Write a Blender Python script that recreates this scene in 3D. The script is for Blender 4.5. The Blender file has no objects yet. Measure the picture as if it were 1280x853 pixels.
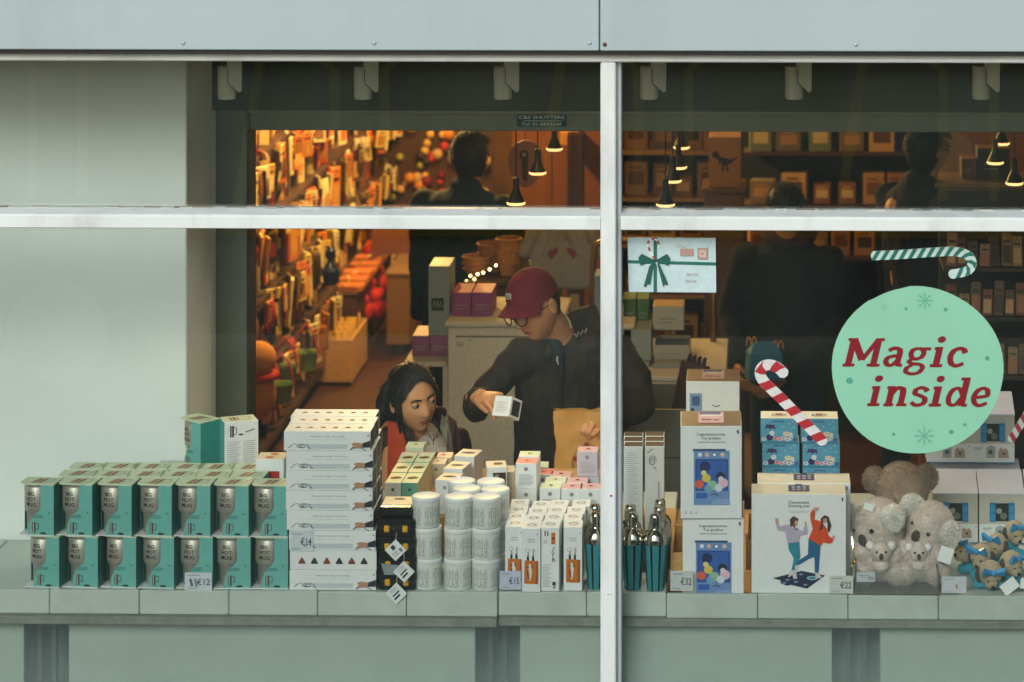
import bpy, bmesh, math, random
from mathutils import Vector, Matrix
R = math.radians
sc = bpy.context.scene
C = sc.collection
rnd = random.Random(11)

# ------------------------------------------------------------------ camera
FPX, AX, HY, YAW = 3440.0, 872.0, -297.0, R(1.3)      # focal length / axis / horizon in photo pixels (1280 wide)
CAM = Vector((0.0, -8.0, 3.5))
cam = bpy.data.cameras.new('Camera')
cam.sensor_width = 36.0
cam.lens = 36.0 * FPX / 1280.0
cam.shift_x = (640 - AX) / 1280.0
cam.shift_y = -(426.5 - HY) / 1280.0
cam.clip_end = 500
cam.dof.use_dof = True
cam.dof.focus_distance = 8.5
cam.dof.aperture_fstop = 4.3
camo = bpy.data.objects.new('Camera', cam)
C.objects.link(camo)
camo.location = CAM
camo.rotation_euler = (R(90), 0, YAW)
sc.camera = camo

# ------------------------------------------------------------------ sky, sun, exposure (overcast)
w = bpy.data.worlds.new('World'); sc.world = w; w.use_nodes = True
nt = w.node_tree; nt.nodes.clear()
wo = nt.nodes.new('ShaderNodeOutputWorld'); wb = nt.nodes.new('ShaderNodeBackground'); ws = nt.nodes.new('ShaderNodeTexSky')
ws.sky_type = 'NISHITA'; ws.sun_disc = False
SUN_EL, SUN_AZ = R(30), R(196)
ws.sun_elevation = SUN_EL; ws.sun_rotation = SUN_AZ
ws.air_density = 1.0; ws.dust_density = 2.5; ws.ozone_density = 1.0
wb.inputs['Strength'].default_value = 0.12
nt.links.new(ws.outputs[0], wb.inputs[0]); nt.links.new(wb.outputs[0], wo.inputs[0])
sun = bpy.data.lights.new('sun', 'SUN'); sun.energy = 1.35; sun.angle = R(28); sun.color = (0.99, 1.0, 0.98)
suno = bpy.data.objects.new('sun', sun); C.objects.link(suno)
sd = Vector((math.sin(SUN_AZ) * math.cos(SUN_EL), math.cos(SUN_AZ) * math.cos(SUN_EL), math.sin(SUN_EL)))   # towards the sun
suno.rotation_euler = sd.to_track_quat('Z', 'Y').to_euler()
sc.cycles.max_bounces = 6; sc.cycles.diffuse_bounces = 3; sc.cycles.glossy_bounces = 3; sc.cycles.transparent_max_bounces = 14; sc.cycles.caustics_reflective = False; sc.cycles.caustics_refractive = False
sc.view_settings.view_transform = 'Standard'
sc.view_settings.look = 'None'
sc.view_settings.exposure = 0.34
sc.view_settings.gamma = 1.0
sc.view_settings.use_curve_mapping = False

# ------------------------------------------------------------------ pixel helpers
_fw = Vector((-math.sin(YAW), math.cos(YAW), 0)); _rt = Vector((math.cos(YAW), math.sin(YAW), 0))
def ray(px, py): return _fw + _rt * ((px - AX) / FPX) - Vector((0, 0, (py - HY) / FPX))
def at(px, py, Y):                       # the point behind pixel (px,py) at distance Y behind the glass
    d = ray(px, py); return CAM + d * ((Y - CAM.y) / d.y)
def on(px, py, z):                       # the point where pixel (px,py) meets the level z
    d = ray(px, py); return CAM + d * ((z - CAM.z) / d.z)
def X_at(px, Y): return at(px, 0, Y).x

# ------------------------------------------------------------------ materials
def lin(c):
    if isinstance(c, str):
        c = c.lstrip('#'); c = [int(c[i:i+2], 16) / 255 for i in (0, 2, 4)]
        return tuple(x / 12.92 if x <= .04045 else ((x + .055) / 1.055) ** 2.4 for x in c)
    return tuple(c)
MT = {}
def mat(name, col, rough=.55, metal=0., var=.10, scale=30., bump=0., bscale=200., sheen=0., spec=.4, stretch=None, dirt=None, dscale=3., coat=0.):
    m = bpy.data.materials.new(name); m.use_nodes = True
    n = m.node_tree.nodes; l = m.node_tree.links
    b = n['Principled BSDF']; col = lin(col)
    b.inputs['Roughness'].default_value = rough; b.inputs['Metallic'].default_value = metal
    b.inputs['Specular IOR Level'].default_value = spec
    if coat: b.inputs['Coat Weight'].default_value = coat; b.inputs['Coat Roughness'].default_value = .15
    if sheen: b.inputs['Sheen Weight'].default_value = sheen; b.inputs['Sheen Roughness'].default_value = .4
    tc = n.new('ShaderNodeTexCoord'); src = tc.outputs['Object']
    if stretch:
        mp = n.new('ShaderNodeMapping'); mp.inputs['Scale'].default_value = stretch; l.new(src, mp.inputs[0]); src = mp.outputs[0]
    no = n.new('ShaderNodeTexNoise'); no.inputs['Scale'].default_value = scale; no.inputs['Detail'].default_value = 5; l.new(src, no.inputs[0])
    mr = n.new('ShaderNodeMapRange'); mr.inputs[1].default_value = .3; mr.inputs[2].default_value = .7
    mr.inputs[3].default_value = 1 - var; mr.inputs[4].default_value = 1 + var * .6; l.new(no.outputs[0], mr.inputs[0])
    mx = n.new('ShaderNodeMix'); mx.data_type = 'RGBA'; mx.blend_type = 'MULTIPLY'; mx.inputs[0].default_value = 1
    mx.inputs[6].default_value = (*col, 1); l.new(mr.outputs[0], mx.inputs[7]); out = mx.outputs[2]
    if dirt:
        dn = n.new('ShaderNodeTexNoise'); dn.inputs['Scale'].default_value = dscale; dn.inputs['Detail'].default_value = 8; dn.inputs['Roughness'].default_value = .65
        l.new(src, dn.inputs[0])
        dr = n.new('ShaderNodeMapRange'); dr.inputs[1].default_value = .52; dr.inputs[2].default_value = .78; dr.inputs[4].default_value = .55; l.new(dn.outputs[0], dr.inputs[0])
        m2 = n.new('ShaderNodeMix'); m2.data_type = 'RGBA'; l.new(dr.outputs[0], m2.inputs[0]); l.new(out, m2.inputs[6]); m2.inputs[7].default_value = (*lin(dirt), 1); out = m2.outputs[2]
    l.new(out, b.inputs['Base Color'])
    if bump:
        bn = n.new('ShaderNodeTexNoise'); bn.inputs['Scale'].default_value = bscale; bn.inputs['Detail'].default_value = 4; l.new(src, bn.inputs[0])
        bp = n.new('ShaderNodeBump'); bp.inputs['Strength'].default_value = bump; bp.inputs['Distance'].default_value = .004
        l.new(bn.outputs[0], bp.inputs['Height']); l.new(bp.outputs[0], b.inputs['Normal'])
    MT[name] = m; return m
def emat(name, col, strength):
    m = bpy.data.materials.new(name); m.use_nodes = True; n = m.node_tree.nodes
    b = n['Principled BSDF']; b.inputs['Base Color'].default_value = (*lin(col), 1)
    b.inputs['Emission Color'].default_value = (*lin(col), 1); b.inputs['Emission Strength'].default_value = strength
    MT[name] = m; return m
def K(c, rough=.6):                      # a plain ink / card / plastic colour, cached by its value
    key = f'ink_{c}_{rough}'
    return MT.get(key) or mat(key, c, rough=rough, var=.08, scale=60)

mat('paint', '#d3dddb', .42, var=.06, scale=4, bump=.08, bscale=35, dirt='#8b918d', dscale=4.5, stretch=(1, 1, .3))
mat('fascia', '#9fb3b7', .38, var=.06, scale=1.2, bump=.02, bscale=14, dirt='#8b979a', dscale=2.6, stretch=(1, 1, .18))
mat('rivet', '#aeb4b6', .35, metal=.3)
mat('seal', '#20221f', .7)
mat('wall_white', '#e3ecea', .75, var=.05, scale=2.5, bump=.10, bscale=60)
mat('bulkhead', '#424a40', .7, var=.06, scale=6)
mat('shutter_metal', '#6c7469', .5, metal=.25, var=.08, scale=9)
mat('lamp_white', '#c8cbbd', .5, var=.05)
mat('shelf_white', '#bfcbc4', .5, var=.06, scale=9, dirt='#99a096', dscale=5)
mat('lower_panel', '#a2b4a9', .6, var=.07, scale=5, dirt='#8e958a', dscale=2)
mat('lip_stone', '#7e8378', .7, var=.2, scale=22, dirt='#3d423b', dscale=14)
mat('dark_gap', '#5c746c', .8, var=.3, scale=8)
mat('wood', '#c79c62', .55, var=.22, scale=16, stretch=(1, 8, 8), bump=.08, bscale=90)
mat('wood_dark', '#4a2e18', .55, var=.25, scale=16, stretch=(8, 8, 1))
mat('floor', '#432413', .45, var=.25, scale=7, dirt='#2a160c', dscale=2)
mat('ceiling', '#77705f', .8)
mat('wall_warm', '#8a6238', .8, var=.12, scale=3)
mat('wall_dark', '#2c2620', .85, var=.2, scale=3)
mat('paving', '#7d7c78', .8, var=.2, scale=20, dirt='#555450', dscale=3)
mat('asphalt', '#3b3c3d', .85, var=.3, scale=90, bump=.3, bscale=180)
mat('kerb', '#8b8a86', .8, var=.2, scale=12)
# goods
mat('card_white', '#e6ebec', .5, var=.03, scale=40)
mat('card_cream', '#d9cfb8', .55, var=.05, scale=40)
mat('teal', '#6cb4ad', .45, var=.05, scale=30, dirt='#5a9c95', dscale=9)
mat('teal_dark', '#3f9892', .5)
mat('mint', '#d2e2c2', .5, var=.05)
mat('mint_front', '#7fbfa6', .5, var=.05)
mat('pink', '#dcaeb0', .5, var=.04)
mat('salmon', '#e88a86', .5, var=.04)
mat('steel', '#b3b0a4', .38, metal=.55, var=.12, scale=14, stretch=(6, 6, .6))
mat('chrome', '#c9c5b8', .14, metal=1., var=.04)
mat('black_plastic', '#16181a', .3, var=.1, coat=.3)
mat('yellow_clip', '#e0a814', .4)
mat('navy_side', '#14171d', .45)
mat('brown_tape', '#8b7660', .3, var=.1, coat=.4)
mat('orange_block', '#c9701f', .5, var=.15, scale=14, stretch=(1, 1, .2))
mat('koala_fur', '#d8ccc2', .95, var=.22, scale=26, sheen=.6, bump=.5, bscale=120)
mat('koala_warm_lit', '#a8917c', .95, var=.2, scale=26, sheen=.6, bump=.5, bscale=120)  # koala fur with warm brown light put into its colour
mat('koala_dark', '#4e463f', .8, bump=.3)
mat('fur_white', '#efece4', .95, var=.08, sheen=.5, bump=.4, bscale=140)
mat('plush_beige', '#b3a488', .95, var=.1, sheen=.4, bump=.4, bscale=160)
mat('plush_blue', '#3d9bb4', .9, var=.12, sheen=.4, bump=.4, bscale=160)
mat('ribbon_blue', '#3f97cf', .35, var=.2, scale=50)
mat('eye_black', '#070707', .08, var=0)
mat('skin', '#c48c62', .55, var=.08, scale=40, spec=.35)
mat('skin_girl', '#cb946a', .55, var=.07, scale=40, spec=.35)
mat('lip', '#96503f', .5)
mat('eye_white', '#968d80', .25, var=0)
mat('iris', '#1d120b', .15, var=0)
mat('hair', '#0d0a09', .45, var=.5, scale=120, stretch=(1, 1, .15), bump=.5, bscale=250)
mat('hair_brown', '#25150c', .5, var=.4, scale=120, stretch=(1, 1, .15), bump=.4, bscale=250)
mat('cap_red', '#6d1a26', .85, var=.1, scale=60, bump=.2, bscale=500)
mat('jacket', '#251b16', .8, var=.18, scale=22, bump=.35, bscale=40)
mat('tshirt', '#16222c', .9, var=.1)
mat('trousers', '#12171b', .9, var=.15)
mat('girl_coat', '#3d1f1d', .75, var=.2, scale=25, bump=.3, bscale=50)
mat('girl_lining', '#c54a2a', .55, var=.15, scale=20, bump=.3, bscale=45)
mat('girl_sweater', '#c6beb0', .95, var=.12, scale=120, bump=.4, bscale=350)
mat('silver_lining', '#8d8a78', .35, metal=.3, var=.2, scale=20, bump=.4, bscale=30)
mat('coat_black', '#0b0a0b', .9, var=.2)
mat('scarf_plum', '#4b3a42', .9, bump=.3)
mat('teal_top', '#0f1d1e', .9, var=.15)
mat('navy_coat', '#0c1220', .9, var=.15)
mat('paper_bag', '#b98843', .65, var=.14, scale=14, bump=.4, bscale=26)
mat('purple', '#8a3a72', .55, var=.06)
mat('purple_top', '#b83c52', .55, var=.06)
mat('slate_box', '#8c9c9c', .55, var=.05)
mat('cream_panel', '#cfc5ae', .65, var=.10, scale=60, bump=.1, bscale=300)
mat('red_plush', '#c02a1b', .9, var=.2, bump=.4)
mat('wicker', '#b07a34', .7, var=.35, scale=60, stretch=(1, 1, 4), bump=.6, bscale=90)
mat('glitter', '#1b1d1a', .15, metal=.6, var=.5, scale=80)
mat('shade_black', '#24221c', .45, metal=.3)
mat('brown_cabinet', '#8a7354', .65, var=.08)
emat('bulb', '#ffc07a', 1.8)
emat('fairy', '#ffcf7a', 12.0)

def glass_mat(name, tint, haze, haze_col, bottom=None):
    m = bpy.data.materials.new(name); m.use_nodes = True; n = m.node_tree.nodes; l = m.node_tree.links
    n.remove(n['Principled BSDF']); o = n['Material Output']
    tr = n.new('ShaderNodeBsdfTransparent'); tr.inputs[0].default_value = (*tint, 1)
    gl = n.new('ShaderNodeBsdfGlossy'); gl.inputs['Roughness'].default_value = .0; gl.inputs[0].default_value = (.95, 1, .97, 1)
    fr = n.new('ShaderNodeFresnel'); fr.inputs[0].default_value = 1.5
    mx = n.new('ShaderNodeMixShader'); l.new(fr.outputs[0], mx.inputs[0]); l.new(tr.outputs[0], mx.inputs[1]); l.new(gl.outputs[0], mx.inputs[2])
    last = mx.outputs[0]
    if haze:  # smudges and reflection haze painted as a pale diffuse film
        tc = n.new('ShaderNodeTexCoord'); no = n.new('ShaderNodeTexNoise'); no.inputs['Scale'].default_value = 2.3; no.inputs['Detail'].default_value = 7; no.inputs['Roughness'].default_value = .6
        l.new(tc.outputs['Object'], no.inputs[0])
        mr = n.new('ShaderNodeMapRange'); mr.inputs[1].default_value = .3; mr.inputs[2].default_value = .8; mr.inputs[3].default_value = haze * .5; mr.inputs[4].default_value = haze * 1.8
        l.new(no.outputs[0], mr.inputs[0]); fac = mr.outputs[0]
        if bottom:                                             # painted reflection haze, denser low on the pane
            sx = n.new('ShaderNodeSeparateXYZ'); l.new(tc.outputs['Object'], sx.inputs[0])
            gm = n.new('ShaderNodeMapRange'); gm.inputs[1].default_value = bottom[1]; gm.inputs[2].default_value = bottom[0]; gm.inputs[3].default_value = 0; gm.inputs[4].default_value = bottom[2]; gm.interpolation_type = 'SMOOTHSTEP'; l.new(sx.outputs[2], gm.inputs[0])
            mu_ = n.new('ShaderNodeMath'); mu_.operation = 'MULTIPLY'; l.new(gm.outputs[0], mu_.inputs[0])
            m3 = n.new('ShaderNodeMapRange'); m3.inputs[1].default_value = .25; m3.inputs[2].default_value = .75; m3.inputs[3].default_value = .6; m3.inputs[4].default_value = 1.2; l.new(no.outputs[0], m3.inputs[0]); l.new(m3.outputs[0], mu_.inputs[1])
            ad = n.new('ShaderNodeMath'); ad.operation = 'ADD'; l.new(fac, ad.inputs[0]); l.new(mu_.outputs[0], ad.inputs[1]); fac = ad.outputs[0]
        df = n.new('ShaderNodeBsdfDiffuse'); df.inputs[0].default_value = (*haze_col, 1)
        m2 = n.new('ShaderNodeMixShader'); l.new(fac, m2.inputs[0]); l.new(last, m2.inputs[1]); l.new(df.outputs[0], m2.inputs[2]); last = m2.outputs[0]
    l.new(last, o.inputs[0]); MT[name] = m
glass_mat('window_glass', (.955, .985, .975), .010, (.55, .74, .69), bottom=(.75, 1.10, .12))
glass_mat('acrylic', (.985, .99, .985), .09, (.75, .78, .76))  # pale film mixed in for reflections on the clear bin

# white jar: thin grey line-art print wrapped round the wall
def jar_print():
    m = mat('jar_print', '#dcdfd9', .35, var=.02); n = m.node_tree.nodes; l = m.node_tree.links; b = n['Principled BSDF']
    uv = n.new('ShaderNodeTexCoord')
    br = n.new('ShaderNodeTexBrick'); br.inputs['Scale'].default_value = 1; br.inputs['Brick Width'].default_value = .052; br.inputs['Row Height'].default_value = .23
    br.inputs['Mortar Size'].default_value = .006; br.offset = 0.; br.offset_frequency = 3; br.squash = .5; br.squash_frequency = 2
    vo = n.new('ShaderNodeTexVoronoi'); vo.feature = 'DISTANCE_TO_EDGE'; vo.inputs['Scale'].default_value = 1
    mp = n.new('ShaderNodeMapping'); mp.inputs['Scale'].default_value = (30, 8, 1); l.new(uv.outputs['UV'], mp.inputs[0]); l.new(mp.outputs[0], vo.inputs[0]); l.new(uv.outputs['UV'], br.inputs[0])
    lt = n.new('ShaderNodeMath'); lt.operation = 'LESS_THAN'; lt.inputs[1].default_value = .04; l.new(vo.outputs[0], lt.inputs[0])
    mxm = n.new('ShaderNodeMath'); mxm.operation = 'MAXIMUM'; l.new(lt.outputs[0], mxm.inputs[0]); l.new(br.outputs['Fac'], mxm.inputs[1])
    sx = n.new('ShaderNodeSeparateXYZ'); l.new(uv.outputs['UV'], sx.inputs[0])
    a = n.new('ShaderNodeMath'); a.operation = 'GREATER_THAN'; a.inputs[1].default_value = .12; l.new(sx.outputs[1], a.inputs[0])
    c = n.new('ShaderNodeMath'); c.operation = 'LESS_THAN'; c.inputs[1].default_value = .84; l.new(sx.outputs[1], c.inputs[0])
    fr = n.new('ShaderNodeMath'); fr.operation = 'FRACT'; m6 = n.new('ShaderNodeMath'); m6.operation = 'MULTIPLY'; m6.inputs[1].default_value = 4
    l.new(sx.outputs[0], m6.inputs[0]); l.new(m6.outputs[0], fr.inputs[0])
    g = n.new('ShaderNodeMath'); g.operation = 'GREATER_THAN'; g.inputs[1].default_value = .16; l.new(fr.outputs[0], g.inputs[0])
    p1 = n.new('ShaderNodeMath'); p1.operation = 'MULTIPLY'; l.new(a.outputs[0], p1.inputs[0]); l.new(c.outputs[0], p1.inputs[1])
    p2 = n.new('ShaderNodeMath'); p2.operation = 'MULTIPLY'; l.new(p1.outputs[0], p2.inputs[0]); l.new(g.outputs[0], p2.inputs[1])
    p3 = n.new('ShaderNodeMath'); p3.operation = 'MULTIPLY'; l.new(p2.outputs[0], p3.inputs[0]); l.new(mxm.outputs[0], p3.inputs[1])
    mx = n.new('ShaderNodeMix'); mx.data_type = 'RGBA'; l.new(p3.outputs[0], mx.inputs[0]); mx.inputs[6].default_value = (*lin('#dcdfd9'), 1); mx.inputs[7].default_value = (*lin('#aab3b0'), 1)
    l.new(mx.outputs[2], b.inputs['Base Color'])
jar_print()

# ------------------------------------------------------------------ mesh collector
def textgeo(s, bold=0., shear=0., cache={}):
    k = (s, bold, shear)
    if k not in cache:
        cu = bpy.data.curves.new('text', 'FONT'); cu.body = s; cu.size = 1; cu.align_x = 'CENTER'; cu.offset = bold; cu.shear = shear; cu.resolution_u = 2
        o = bpy.data.objects.new('text', cu); C.objects.link(o)
        me = bpy.data.meshes.new_from_object(o.evaluated_get(bpy.context.evaluated_depsgraph_get()))
        cache[k] = ([v.co.copy() for v in me.vertices], [tuple(p.vertices) for p in me.polygons])
        bpy.data.objects.remove(o); bpy.data.curves.remove(cu); bpy.data.meshes.remove(me)
    return cache[k]

class MB:
    def __init__(s): s.v = []; s.f = []; s.m = []; s.mats = []; s.uv = {}; s.eps = 0
    def mi(s, m):
        m = MT[m] if isinstance(m, str) and m in MT else (K(m) if isinstance(m, str) else m)
        if m not in s.mats: s.mats.append(m)
        return s.mats.index(m)
    def add(s, vs, fs, m, M=None):
        b = len(s.v); i = s.mi(m)
        s.v += [(M @ Vector(v)) if M else Vector(v) for v in vs]
        for f in fs: s.f.append(tuple(b + k for k in f)); s.m.append(i)
        return b
    def box(s, x0, y0, z0, x1, y1, z1, m, c=0., M=None, **side):      # side: l r f b d u -> material of one face; c: chamfer
        fs = {'l': (0, 4, 7, 3), 'r': (1, 2, 6, 5), 'f': (0, 1, 5, 4), 'b': (3, 7, 6, 2), 'd': (0, 3, 2, 1), 'u': (4, 5, 6, 7)}
        P = [(x0, y0, z0), (x1, y0, z0), (x1, y1, z0), (x0, y1, z0), (x0, y0, z1), (x1, y0, z1), (x1, y1, z1), (x0, y1, z1)]
        if not c:
            for k, f in fs.items(): s.add([P[i] for i in f], [(0, 1, 2, 3)], side.get(k, m), M)
            return
        ax = {'l': 0, 'r': 0, 'f': 1, 'b': 1, 'd': 2, 'u': 2}; ctr = Vector(((x0+x1)/2, (y0+y1)/2, (z0+z1)/2)); V = {}
        def pt(i, k):
            p = Vector(P[i])
            for a in range(3):
                if a != ax[k]: p[a] -= math.copysign(c, p[a] - ctr[a])
            return p
        for k, f in fs.items(): s.add([pt(i, k) for i in f], [(0, 1, 2, 3)], side.get(k, m), M)
        ks = list(fs)
        for a in range(6):
            for b in range(a + 1, 6):
                e = [i for i in fs[ks[a]] if i in fs[ks[b]]]
                if len(e) == 2:
                    q = [pt(e[0], ks[a]), pt(e[1], ks[a]), pt(e[1], ks[b]), pt(e[0], ks[b])]
                    nrm = (q[1] - q[0]).cross(q[3] - q[0])
                    if nrm.dot((q[0] + q[2]) / 2 - ctr) < 0: q.reverse()
                    s.add(q, [(0, 1, 2, 3)], m, M)
        for i in range(8):
            q = [pt(i, k) for k in fs if i in fs[k]]
            if (q[1] - q[0]).cross(q[2] - q[0]).dot(q[0] - ctr) < 0: q.reverse()
            s.add(q, [(0, 1, 2)], m, M)
    def e(s): s.eps += .00012; return s.eps
    def front(s, pts, m, y=0., M=None):                              # flat print on a face that looks towards -y; points are (x, z)
        if sum(a[0]*b[1]-b[0]*a[1] for a, b in zip(pts, pts[1:] + pts[:1])) < 0: pts = pts[::-1]
        o = y - .0005 - s.e(); s.add([(x, o, z) for x, z in pts], [tuple(range(len(pts)))], m, M)
    def rect(s, x0, z0, x1, z1, m, y=0., M=None): s.front([(x0, z0), (x1, z0), (x1, z1), (x0, z1)], m, y, M)
    def disc(s, x, z, r, m, y=0., n=14, rz=None, M=None):
        rz = rz or r; s.front([(x + r*math.cos(k*2*math.pi/n), z + rz*math.sin(k*2*math.pi/n)) for k in range(n)], m, y, M)
    def top(s, pts, m, z, M=None):
        if sum(a[0]*b[1]-b[0]*a[1] for a, b in zip(pts, pts[1:] + pts[:1])) < 0: pts = pts[::-1]
        o = z + .0005 + s.e(); s.add([(x, y, o) for x, y in pts], [tuple(range(len(pts)))], m, M)
    def toprect(s, x0, y0, x1, y1, m, z): s.top([(x0, y0), (x1, y0), (x1, y1), (x0, y1)], m, z)
    def line(s, pts, wd, m, y=0., M=None, fn=None):                  # a stroke on the front face
        for (a, b) in zip(pts, pts[1:]):
            d = Vector((b[0]-a[0], b[1]-a[1]))
            if d.length < 1e-6: continue
            n = Vector((-d.y, d.x)).normalized() * wd / 2
            (fn or s.front)([(a[0]+n.x, a[1]+n.y), (b[0]+n.x, b[1]+n.y), (b[0]-n.x, b[1]-n.y), (a[0]-n.x, a[1]-n.y)], m, y, M)
    def text(s, t, x, z, size, m, y=0., bold=0., shear=0., rot=0., warp=None, width=None, M=None):
        vs, fs = textgeo(t, bold, shear); o = y - .0005 - s.e(); c, sn = math.cos(rot), math.sin(rot); sx = 1
        if width:
            ext = max(v.x for v in vs) - min(v.x for v in vs); sx = width / (ext * size)
        P = []
        for v in vs:
            a, b = v.x * size * sx, v.y * size
            p = (x + a*c - b*sn, o, z + a*sn + b*c)
            P.append(warp(p) if warp else p)
        s.add(P, fs, m, M)
    def lathe(s, prof, n, m, M=None, uv=False, cap=True):
        b = len(s.v); i = s.mi(m)
        for r, z in prof:
            for k in range(n):
                a = 2*math.pi*k/n; p = Vector((r*math.cos(a), r*math.sin(a), z)); s.v.append(M @ p if M else p)
        L = sum(((prof[j+1][0]-prof[j][0])**2+(prof[j+1][1]-prof[j][1])**2)**.5 for j in range(len(prof)-1)); t = 0
        for j in range(len(prof) - 1):
            t2 = t + ((prof[j+1][0]-prof[j][0])**2+(prof[j+1][1]-prof[j][1])**2)**.5
            for k in range(n):
                k2 = (k + 1) % n
                if uv: s.uv[len(s.f)] = [(k/n, t/L), ((k+1)/n, t/L), ((k+1)/n, t2/L), (k/n, t2/L)]
                s.f.append((b+j*n+k, b+j*n+k2, b+(j+1)*n+k2, b+(j+1)*n+k)); s.m.append(i)
            t = t2
        if cap:
            if prof[0][0] > 1e-5: s.f.append(tuple(b + k for k in reversed(range(n)))); s.m.append(i)
            if prof[-1][0] > 1e-5: e = b + (len(prof)-1)*n; s.f.append(tuple(e + k for k in range(n))); s.m.append(i)
    def limb(s, pts, rad, m, n=14, ref=(0, 1, 0), M=None):           # tapered tube with rounded ends; rad: r or (r_side, r_ref)
        pts = [Vector(p) for p in pts]; rad = [(r, r) if not isinstance(r, tuple) else r for r in rad]
        t0 = (pts[1] - pts[0]).normalized(); t1 = (pts[-1] - pts[-2]).normalized(); P, Q = [], []
        for k in (80, 50, 25): P.append(pts[0] - t0 * min(rad[0]) * math.sin(R(k)) * .8); Q.append(tuple(q * math.cos(R(k)) for q in rad[0]))
        P += pts; Q += rad
        for k in (25, 50, 80): P.append(pts[-1] + t1 * min(rad[-1]) * math.sin(R(k)) * .8); Q.append(tuple(q * math.cos(R(k)) for q in rad[-1]))
        b = len(s.v); i = s.mi(m); N = len(P); rf = Vector(ref)
        for j in range(N):
            t = (P[min(j+1, N-1)] - P[max(j-1, 0)]).normalized()
            sd_ = t.cross(rf)
            if sd_.length < .15: sd_ = t.cross(Vector((1, 0, 0)))
            sd_.normalize(); bn = sd_.cross(t).normalized()
            for k in range(n):
                a = 2*math.pi*k/n; p = P[j] + sd_ * Q[j][0]*math.cos(a) + bn * Q[j][1]*math.sin(a); s.v.append(M @ p if M else p)
        for j in range(N - 1):
            for k in range(n):
                k2 = (k+1) % n; s.f.append((b+j*n+k, b+(j+1)*n+k, b+(j+1)*n+k2, b+j*n+k2)); s.m.append(i)
        s.f.append(tuple(b + k for k in range(n))); s.m.append(i)
        e = b + (N-1)*n; s.f.append(tuple(e + k for k in reversed(range(n)))); s.m.append(i)
    def ball(s, c, r, m, n=16, M=None, rot=None):
        r = (r, r, r) if not isinstance(r, tuple) else r; c = Vector(c); h = n // 2; b = len(s.v); i = s.mi(m)
        for j in range(h + 1):
            th = math.pi * j / h
            for k in range(n):
                a = 2*math.pi*k/n; p = Vector((r[0]*math.sin(th)*math.cos(a), r[1]*math.sin(th)*math.sin(a), -r[2]*math.cos(th)))
                if rot: p = rot @ p
                p = c + p; s.v.append(M @ p if M else p)
        for j in range(h):
            for k in range(n):
                k2 = (k+1) % n; s.f.append((b+j*n+k, b+j*n+k2, b+(j+1)*n+k2, b+(j+1)*n+k)); s.m.append(i)
    def prism(s, pts, y0, y1, m, M=None):                            # outline in x,z given thickness along y
        if sum(a[0]*b[1]-b[0]*a[1] for a, b in zip(pts, pts[1:] + pts[:1])) < 0: pts = pts[::-1]
        n = len(pts); vs = [(x, y0, z) for x, z in pts] + [(x, y1, z) for x, z in pts]
        s.add(vs, [tuple(range(n)), tuple(reversed(range(n, 2*n)))] + [(k, n+k, n+(k+1) % n, (k+1) % n) for k in range(n)], m, M)
    def mesh(s, name):
        me = bpy.data.meshes.new(name); me.from_pydata([tuple(v) for v in s.v], [], s.f)
        for m in s.mats: me.materials.append(m)
        me.polygons.foreach_set('material_index', s.m)
        if s.uv:
            u = me.uv_layers.new(name='UVMap')
            for p in me.polygons:
                q = s.uv.get(p.index)
                if q:
                    for li, c in zip(p.loop_indices, q): u.data[li].uv = c
        me.update(); return me
    def build(s, name, parent=None, smooth=False, loc=None, rz=None):
        me = s.mesh(name)
        if smooth:
            me.polygons.foreach_set('use_smooth', [True] * len(me.polygons))
            if smooth != 'all': me.set_sharp_from_angle(angle=R(40))
        return link(name, me, parent, loc, rz)
def link(name, me, parent=None, loc=None, rz=None):
    o = bpy.data.objects.new(name, me); C.objects.link(o)
    if parent: o.parent = parent
    if loc is not None: o.location = loc
    if rz is not None: o.rotation_euler = (0, 0, rz)
    return o
def tag(o, label=None, cat=None, group=None, kind=None):
    for k, v in (('label', label), ('category', cat), ('group', group), ('kind', kind)):
        if v: o[k] = v
    return o
def thing(name, label, cat, loc=(0, 0, 0), rz=0., group=None, tilt=None):
    o = bpy.data.objects.new(name, None); o.empty_display_size = .05; C.objects.link(o); o.location = loc
    o.rotation_euler = tilt if tilt else (0, 0, rz)
    return tag(o, label, cat, group)
def dup(root, loc, label, rz=0., group=None, tilt=None):
    def cp(o, par):
        c = o.copy(); C.objects.link(c); c.parent = par
        for ch in list(o.children): cp(ch, c)
        return c
    r = cp(root, None); r.location = loc; r.rotation_euler = tilt if tilt else (0, 0, rz); r['label'] = label
    if group: r['group'] = group
    return r
def remeshed(mb, voxel, smooth=4, mats=None, noise=0.):
    me = mb.mesh('tmp'); o = bpy.data.objects.new('tmp', me); C.objects.link(o)
    md = o.modifiers.new('r', 'REMESH'); md.mode = 'VOXEL'; md.voxel_size = voxel
    if smooth: sm = o.modifiers.new('s', 'SMOOTH'); sm.iterations = smooth; sm.factor = .5
    out = bpy.data.meshes.new_from_object(o.evaluated_get(bpy.context.evaluated_depsgraph_get()))
    bpy.data.objects.remove(o); bpy.data.meshes.remove(me)
    out.materials.clear()
    if noise:                                                  # cloth folds
        from mathutils import noise as nz
        amp, fs = noise; co = [v.co.copy() for v in out.vertices]; nn = [v.normal.copy() for v in out.vertices]
        for v, p, q in zip(out.vertices, co, nn):
            f = nz.ridged_multi_fractal(Vector((p.x*fs, p.y*fs, p.z*fs*.55 + p.x*fs*.35)), 1.0, 2.0, 2, 1.0, 2.0) - 1.0
            v.co = p + q*amp*max(-1, min(1, f))
    for m in (mats or mb.mats): out.materials.append(MT[m] if isinstance(m, str) else m)
    out.polygons.foreach_set('material_index', [0] * len(out.polygons))
    out.polygons.foreach_set('use_smooth', [True] * len(out.polygons))
    return out
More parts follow.
